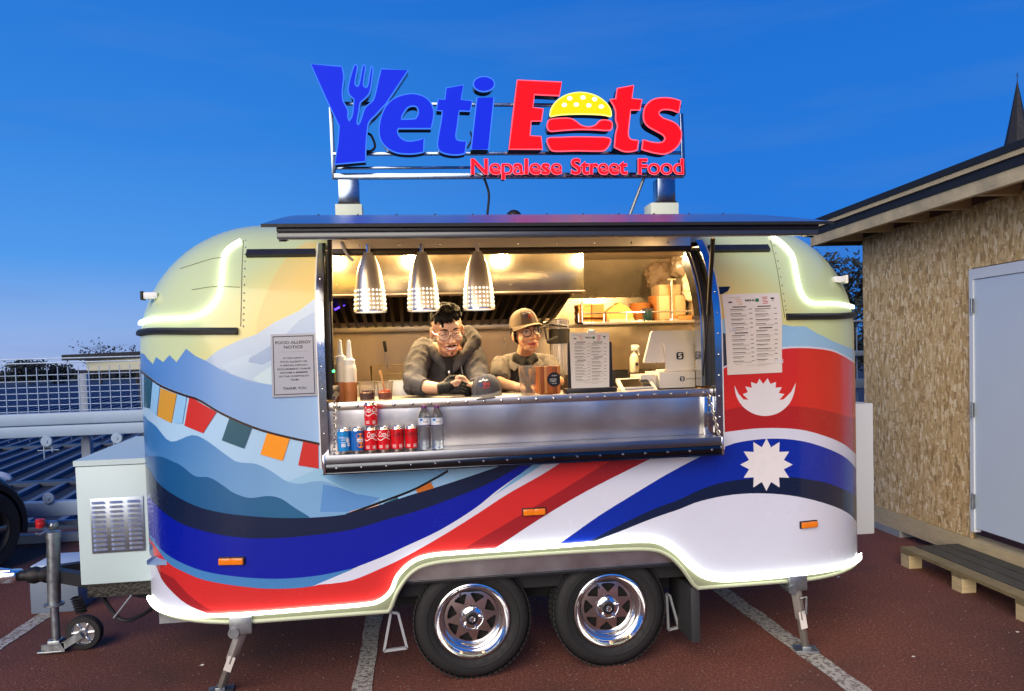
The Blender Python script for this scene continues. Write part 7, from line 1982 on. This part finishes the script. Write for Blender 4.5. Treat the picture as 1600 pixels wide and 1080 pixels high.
# bare (viewer's right) hand: a loose fist, knuckles to the viewer
dR = (on_y(716, 606, .145)-WRR); prims += hand_prims(on_y(734, 606, .185)+Vector((0, 0, .004)), dR, (.25, -.75, .45), (-.1, -.2, 1), .98, 1.0, .3)
sculpt('body', prims, SKIN, MAN, .0045, 3)
dL = on_y(712, 603, .14)-WRL; dL.z = .0
gl_ = hand_prims(WRL+dL.normalized()*.016+Vector((0, -.002, .004)), dL, (-.15, -.72, .55), (.0, .35, 1), 1.12, .95, .6)+[('c', [(WRL+dL.normalized()*.012, .034), (WRL+dL.normalized()*.03, .033)])]
sculpt('glove', gl_, mat('black_glove', (7, 7, 8), .5, spec=.3, bump=.3, bs=120), MAN, .004, 2)
# hooded top
HOOD = mat('grey_fleece', (76, 73, 74), .9, var=.10, vs=14, bump=.35, bs=320)
UAL = SHL.lerp(ELL, .5)+Vector((-.012, .02, .01)); UAR = SHR.lerp(ELR, .5)+Vector((.012, .02, .01))
FL, FR_ = ELL.lerp(WRL, .34), ELR.lerp(WRR, .40)
hp = [('c', [(SHL, .068), (neck1+Vector((-.03, .03, -.035)), .075), (neck1+Vector((.03, .03, -.035)), .075), (SHR, .068)]), ('b', chest+Vector((0, .0, .0)), (.190, .130, .165)), ('b', chest+Vector((0, -.03, -.09)), (.175, .10, .11)), ('b', chest+Vector((0, .10, -.10)), (.17, .15, .18)), ('c', [(chest+Vector((-.07, .05, -.05)), .12), (pel+Vector((-.05, 0, .02)), .13)]), ('c', [(chest+Vector((.07, .05, -.05)), .12), (pel+Vector((.05, 0, .02)), .13)]),
      ('c', [(SHL, .068), (UAL, .066), (ELL+Vector((0, 0, .010)), .056)]), ('c', [(ELL+Vector((0, 0, .010)), .056), (FL, .047)]), ('c', [(SHR, .068), (UAR, .066), (ELR+Vector((0, 0, .010)), .056)]), ('c', [(ELR+Vector((0, 0, .010)), .056), (FR_, .047)])]
def man_fold(p):
    b = folds(15, .0065, (1, 1, .5))(p)
    for q, k in ((ELL, 1), (ELR, 1)):
        d = (p-q).length
        if d < .17: b += .0055*(1-d/.17)*sin(95*(p.z*.9+p.x*.55*k))
    return b
top = sculpt('hooded_top', hp, HOOD, MAN, .0065, 7, man_fold)
for c, dr_ in ((FL, (WRL-ELL).normalized()), (FR_, (WRR-ELR).normalized())): MB().tube([c-dr_*.02, c+dr_*.005, c+dr_*.03], [.049, .048, .0435], 20).build('cuff', mat('rib_knit', (80, 77, 78), .9, bump=.5, bs=200), top)
# hood: a thick rolled collar round the neck, standing up behind
nk = neck1; hd_pts = [nk+Vector(q) for q in ((-.010, -.110, -.085), (-.052, -.098, -.020), (-.092, -.045, .030), (-.098, .03, .055), (-.055, .085, .085), (.04, .095, .115), (.125, .055, .125), (.150, -.005, .075), (.105, -.065, .010), (.050, -.105, -.045), (.006, -.112, -.092))]
hoodp = [('c', [(p, (.012, .026, .032, .036, .038, .042, .044, .042, .036, .027, .012)[i]) for i, p in enumerate(hd_pts)])]
sculpt('hood', hoodp, HOOD, top, .006, 6, folds(22, .003))
inn = [nk+Vector(q) for q in ((.02, .045, .085), (.075, .035, .085), (.095, -.01, .055))]
sculpt('hood_lining', [('c', [(inn[0], .040), (inn[1], .040), (inn[2], .034)])], mat('black_cloth', (26, 24, 25), .9), top, .006, 3)
sculpt('t_shirt', [('c', [(nk+Vector((-.045, -.035, -.005)), .038), (nk+Vector((0, -.085, -.035)), .042), (nk+Vector((.045, -.035, -.005)), .038)]), ('c', [(nk+Vector((0, -.085, -.035)), .042), (nk+Vector((-.002, -.108, -.085)), .028)])], mat('black_cloth', (26, 24, 25), .9), MAN, .006, 4)
zp = [nk+Vector(q) for q in ((-.004, -.150, -.085), (-.004, -.152, -.12), (-.003, -.148, -.16), (-.002, -.14, -.20))]
MB().tube(zp, .0032, 6).build('zip', mat('zip_grey', (70, 68, 68), .5, .4), top); m = MB(); m.box(zp[0]+Vector((-.005, -.008, -.012)), zp[0]+Vector((.005, -.002, .004)), .001); m.build('zip_pull', CHROME, top)
dc = [nk+Vector(q) for q in ((.062, -.118, -.05), (.066, -.140, -.09), (.067, -.145, -.15), (.066, -.140, -.20))]
MB().tube(dc, .0032, 6).build('drawcord', mat('cord_grey', (120, 116, 114), .8), top)
face_parts(HM_, MAN, 1.0, 1.0, .0034, True, True, lens_alpha=.12, gl=(150, 130, 122))
# hair: short at the sides, tousled on top
Rm = HM_.to_3x3().normalized(); SHm = HM_.to_scale()[0]
rn = random.Random(2)
hp = [('b', HM_ @ Vector((0, .032, .062)), (.082, .092, .078), Rm), ('b', HM_ @ Vector((0, .06, .02)), (.080, .062, .085), Rm)]
for k in range(46):
    a = rn.uniform(0, 2*pi); q = sqrt(rn.random()); x, y = .062*q*cos(a), .005+.070*q*sin(a); z = .062+.072*sqrt(max(0, 1-(x/.085)**2-((y-.015)/.10)**2))
    p = Vector((x, y, z-.008)); hp.append(('c', [(HM_ @ p, .014), (HM_ @ (p+Vector((rn.uniform(-.018, .020), -.014+rn.uniform(-.016, .010), rn.uniform(.000, .012)))), .005)]))
for k in range(13):
    x = -.058+.0097*k; hp.append(('c', [(HM_ @ Vector((x, -.040, .102-.25*x*x/.06)), .016), (HM_ @ Vector((x+rn.uniform(-.012, .012), -.086+4*x*x, .078+rn.uniform(-.020, .012)-2*x*x+.25*x)), .0065)]))
sculpt('hair', hp, HAIRM, MAN, .0036, 1, lambda p: .0022*noise.noise(p*120))
# ---------- the woman in cap and polo shirt
WOM = thing('person', (on_y(820, 600, .9).x, .95, IFL), 'woman in grey polo shirt, tan cap and round glasses behind the cup', 'person')
hc = on_y(822, 520, .60)
HW = Matrix.Translation(hc) @ Matrix.Rotation(.20, 4, 'Z') @ Matrix.Rotation(-.15, 4, 'Y') @ Matrix.Rotation(.02, 4, 'X') @ Matrix.Scale(.97, 4)
nw = on_y(818, 559, .74); SL_, SR_ = on_y(782, 572, .74), on_y(857, 570, .76); EL_, ER_ = on_y(781, 606, .50), on_y(872, 606, .56); WL_, WR2 = on_y(808, 608, .33), on_y(852, 610, .34)
for z in (WL_, WR2): z.z = ZC+.030
for z in (EL_, ER_): z.z = max(z.z, ZC+.044)
pw = Vector((on_y(820, 600, .98).x, 1.0, 1.36)); cw_ = on_y(820, 592, .78)
prims = head_prims(HW, .97)+[('c', [(HW @ Vector((0, .025, -.07)), .046), (nw, .048)]), ('c', [(SL_+Vector((0, 0, -.015)), .040), (nw+Vector((0, .02, -.05)), .045), (SR_+Vector((0, 0, -.015)), .040)]), ('c', [(cw_, .11), (pw, .11)])]+body_lower(pw, .1, 0)
prims += [('c', [(SL_, .045), (EL_, .038), (WL_, .026)]), ('c', [(SR_, .045), (ER_, .038), (WR2, .026)])]
prims += hand_prims(WL_, WL_-EL_, (0, 0, 1), (.3, -.9, 0), .92, .35, .5)+hand_prims(WR2, Vector((-.7, -.5, 0)), (0, 0, 1), (.5, -.8, 0), .92, .4, .5)
sculpt('body', prims, SKIN2, WOM, .0045, 3)
POLO = mat('grey_polo', (82, 76, 72), .85, var=.08, vs=14, bump=.3, bs=400)
pp_ = [('c', [(SL_, .060), (nw+Vector((-.03, .03, -.035)), .066), (nw+Vector((.03, .03, -.035)), .066), (SR_, .060)]), ('b', cw_+Vector((0, 0, .0)), (.160, .115, .13)), ('c', [(cw_+Vector((-.05, .05, -.05)), .11), (pw+Vector((-.04, 0, .02)), .12)]), ('c', [(cw_+Vector((.05, .05, -.05)), .11), (pw+Vector((.04, 0, .02)), .12)]),
       ('c', [(SL_, .060), (SL_.lerp(EL_, .75), .056)]), ('c', [(SR_, .060), (SR_.lerp(ER_, .80), .056)])]
tp_ = sculpt('polo_shirt', pp_, POLO, WOM, .0065, 4, folds(14, .006, (1.3, 1, .4)))
# collar wings and dark undershirt
CH_ = nw+Vector((.0, -.10, -.055))
for sx in (-1, 1):
    P = [nw+Vector((sx*.030, .058, .035)), nw+Vector((sx*.070, .0, .020)), nw+Vector((sx*.078, -.062, -.015)), nw+Vector((sx*.040, -.105, -.040))]
    m = MB(); q = crom(P, 4); vs = []
    for i, p in enumerate(q):
        o_ = Vector((sx*.028, -.014, -.030))*(.7+.5*i/len(q)); vs += [p, p+o_, p+o_+Vector((0, .004, -.003)), p+Vector((0, .006, -.004))]
    m.add(vs, [(i*4+k, i*4+(k+1) % 4, (i+1)*4+(k+1) % 4, (i+1)*4+k) for i in range(len(q)-1) for k in range(4)]+[(0, 1, 2, 3), ((len(q)-1)*4+3, (len(q)-1)*4+2, (len(q)-1)*4+1, (len(q)-1)*4)]); m.build('collar', POLO, tp_, smooth=60)
sculpt('undershirt', [('c', [(nw+Vector((-.045, -.045, .004)), .030), (nw+Vector((0, -.080, -.030)), .036), (nw+Vector((.045, -.045, .004)), .030)]), ('c', [(nw+Vector((0, -.085, -.035)), .036), (nw+Vector((.004, -.100, -.085)), .022)])], mat('black_cloth', (26, 24, 25), .9), WOM, .006, 4)
face_parts(HW, WOM, .97, .45, .0032, False, gl=(60, 54, 52), lens_alpha=.14, lip=(176, 74, 74))
Rw = HW.to_3x3().normalized()
sculpt('hair', [('b', HW @ Vector((0, .045, .010)), (.078, .068, .085), Rw), ('c', [(HW @ Vector((-.070, -.01, .03)), .012), (HW @ Vector((-.075, .0, -.035)), .007)]), ('c', [(HW @ Vector((.070, -.01, .03)), .012), (HW @ Vector((.075, .0, -.03)), .007)]), ('b', HW @ Vector((0, .105, -.03)), (.030, .03, .035), Rw)], HAIRM, WOM, .005, 2)
ch = bpy.data.objects.new('cap', None); COL.objects.link(ch); ch.parent = WOM; ch.location = hc-WOM.location
cap_mesh(ch, HW @ Matrix.Translation((0, .012, .040)) @ Matrix.Rotation(-.06, 4, 'X'), mat('cap_tan', (122, 106, 86), .85, bump=.25, bs=260, var=.1, vs=25), mat('cap_tan', (122, 106, 86), .85), mat('cap_tan_seam', (100, 86, 68), .85), .092, .098)
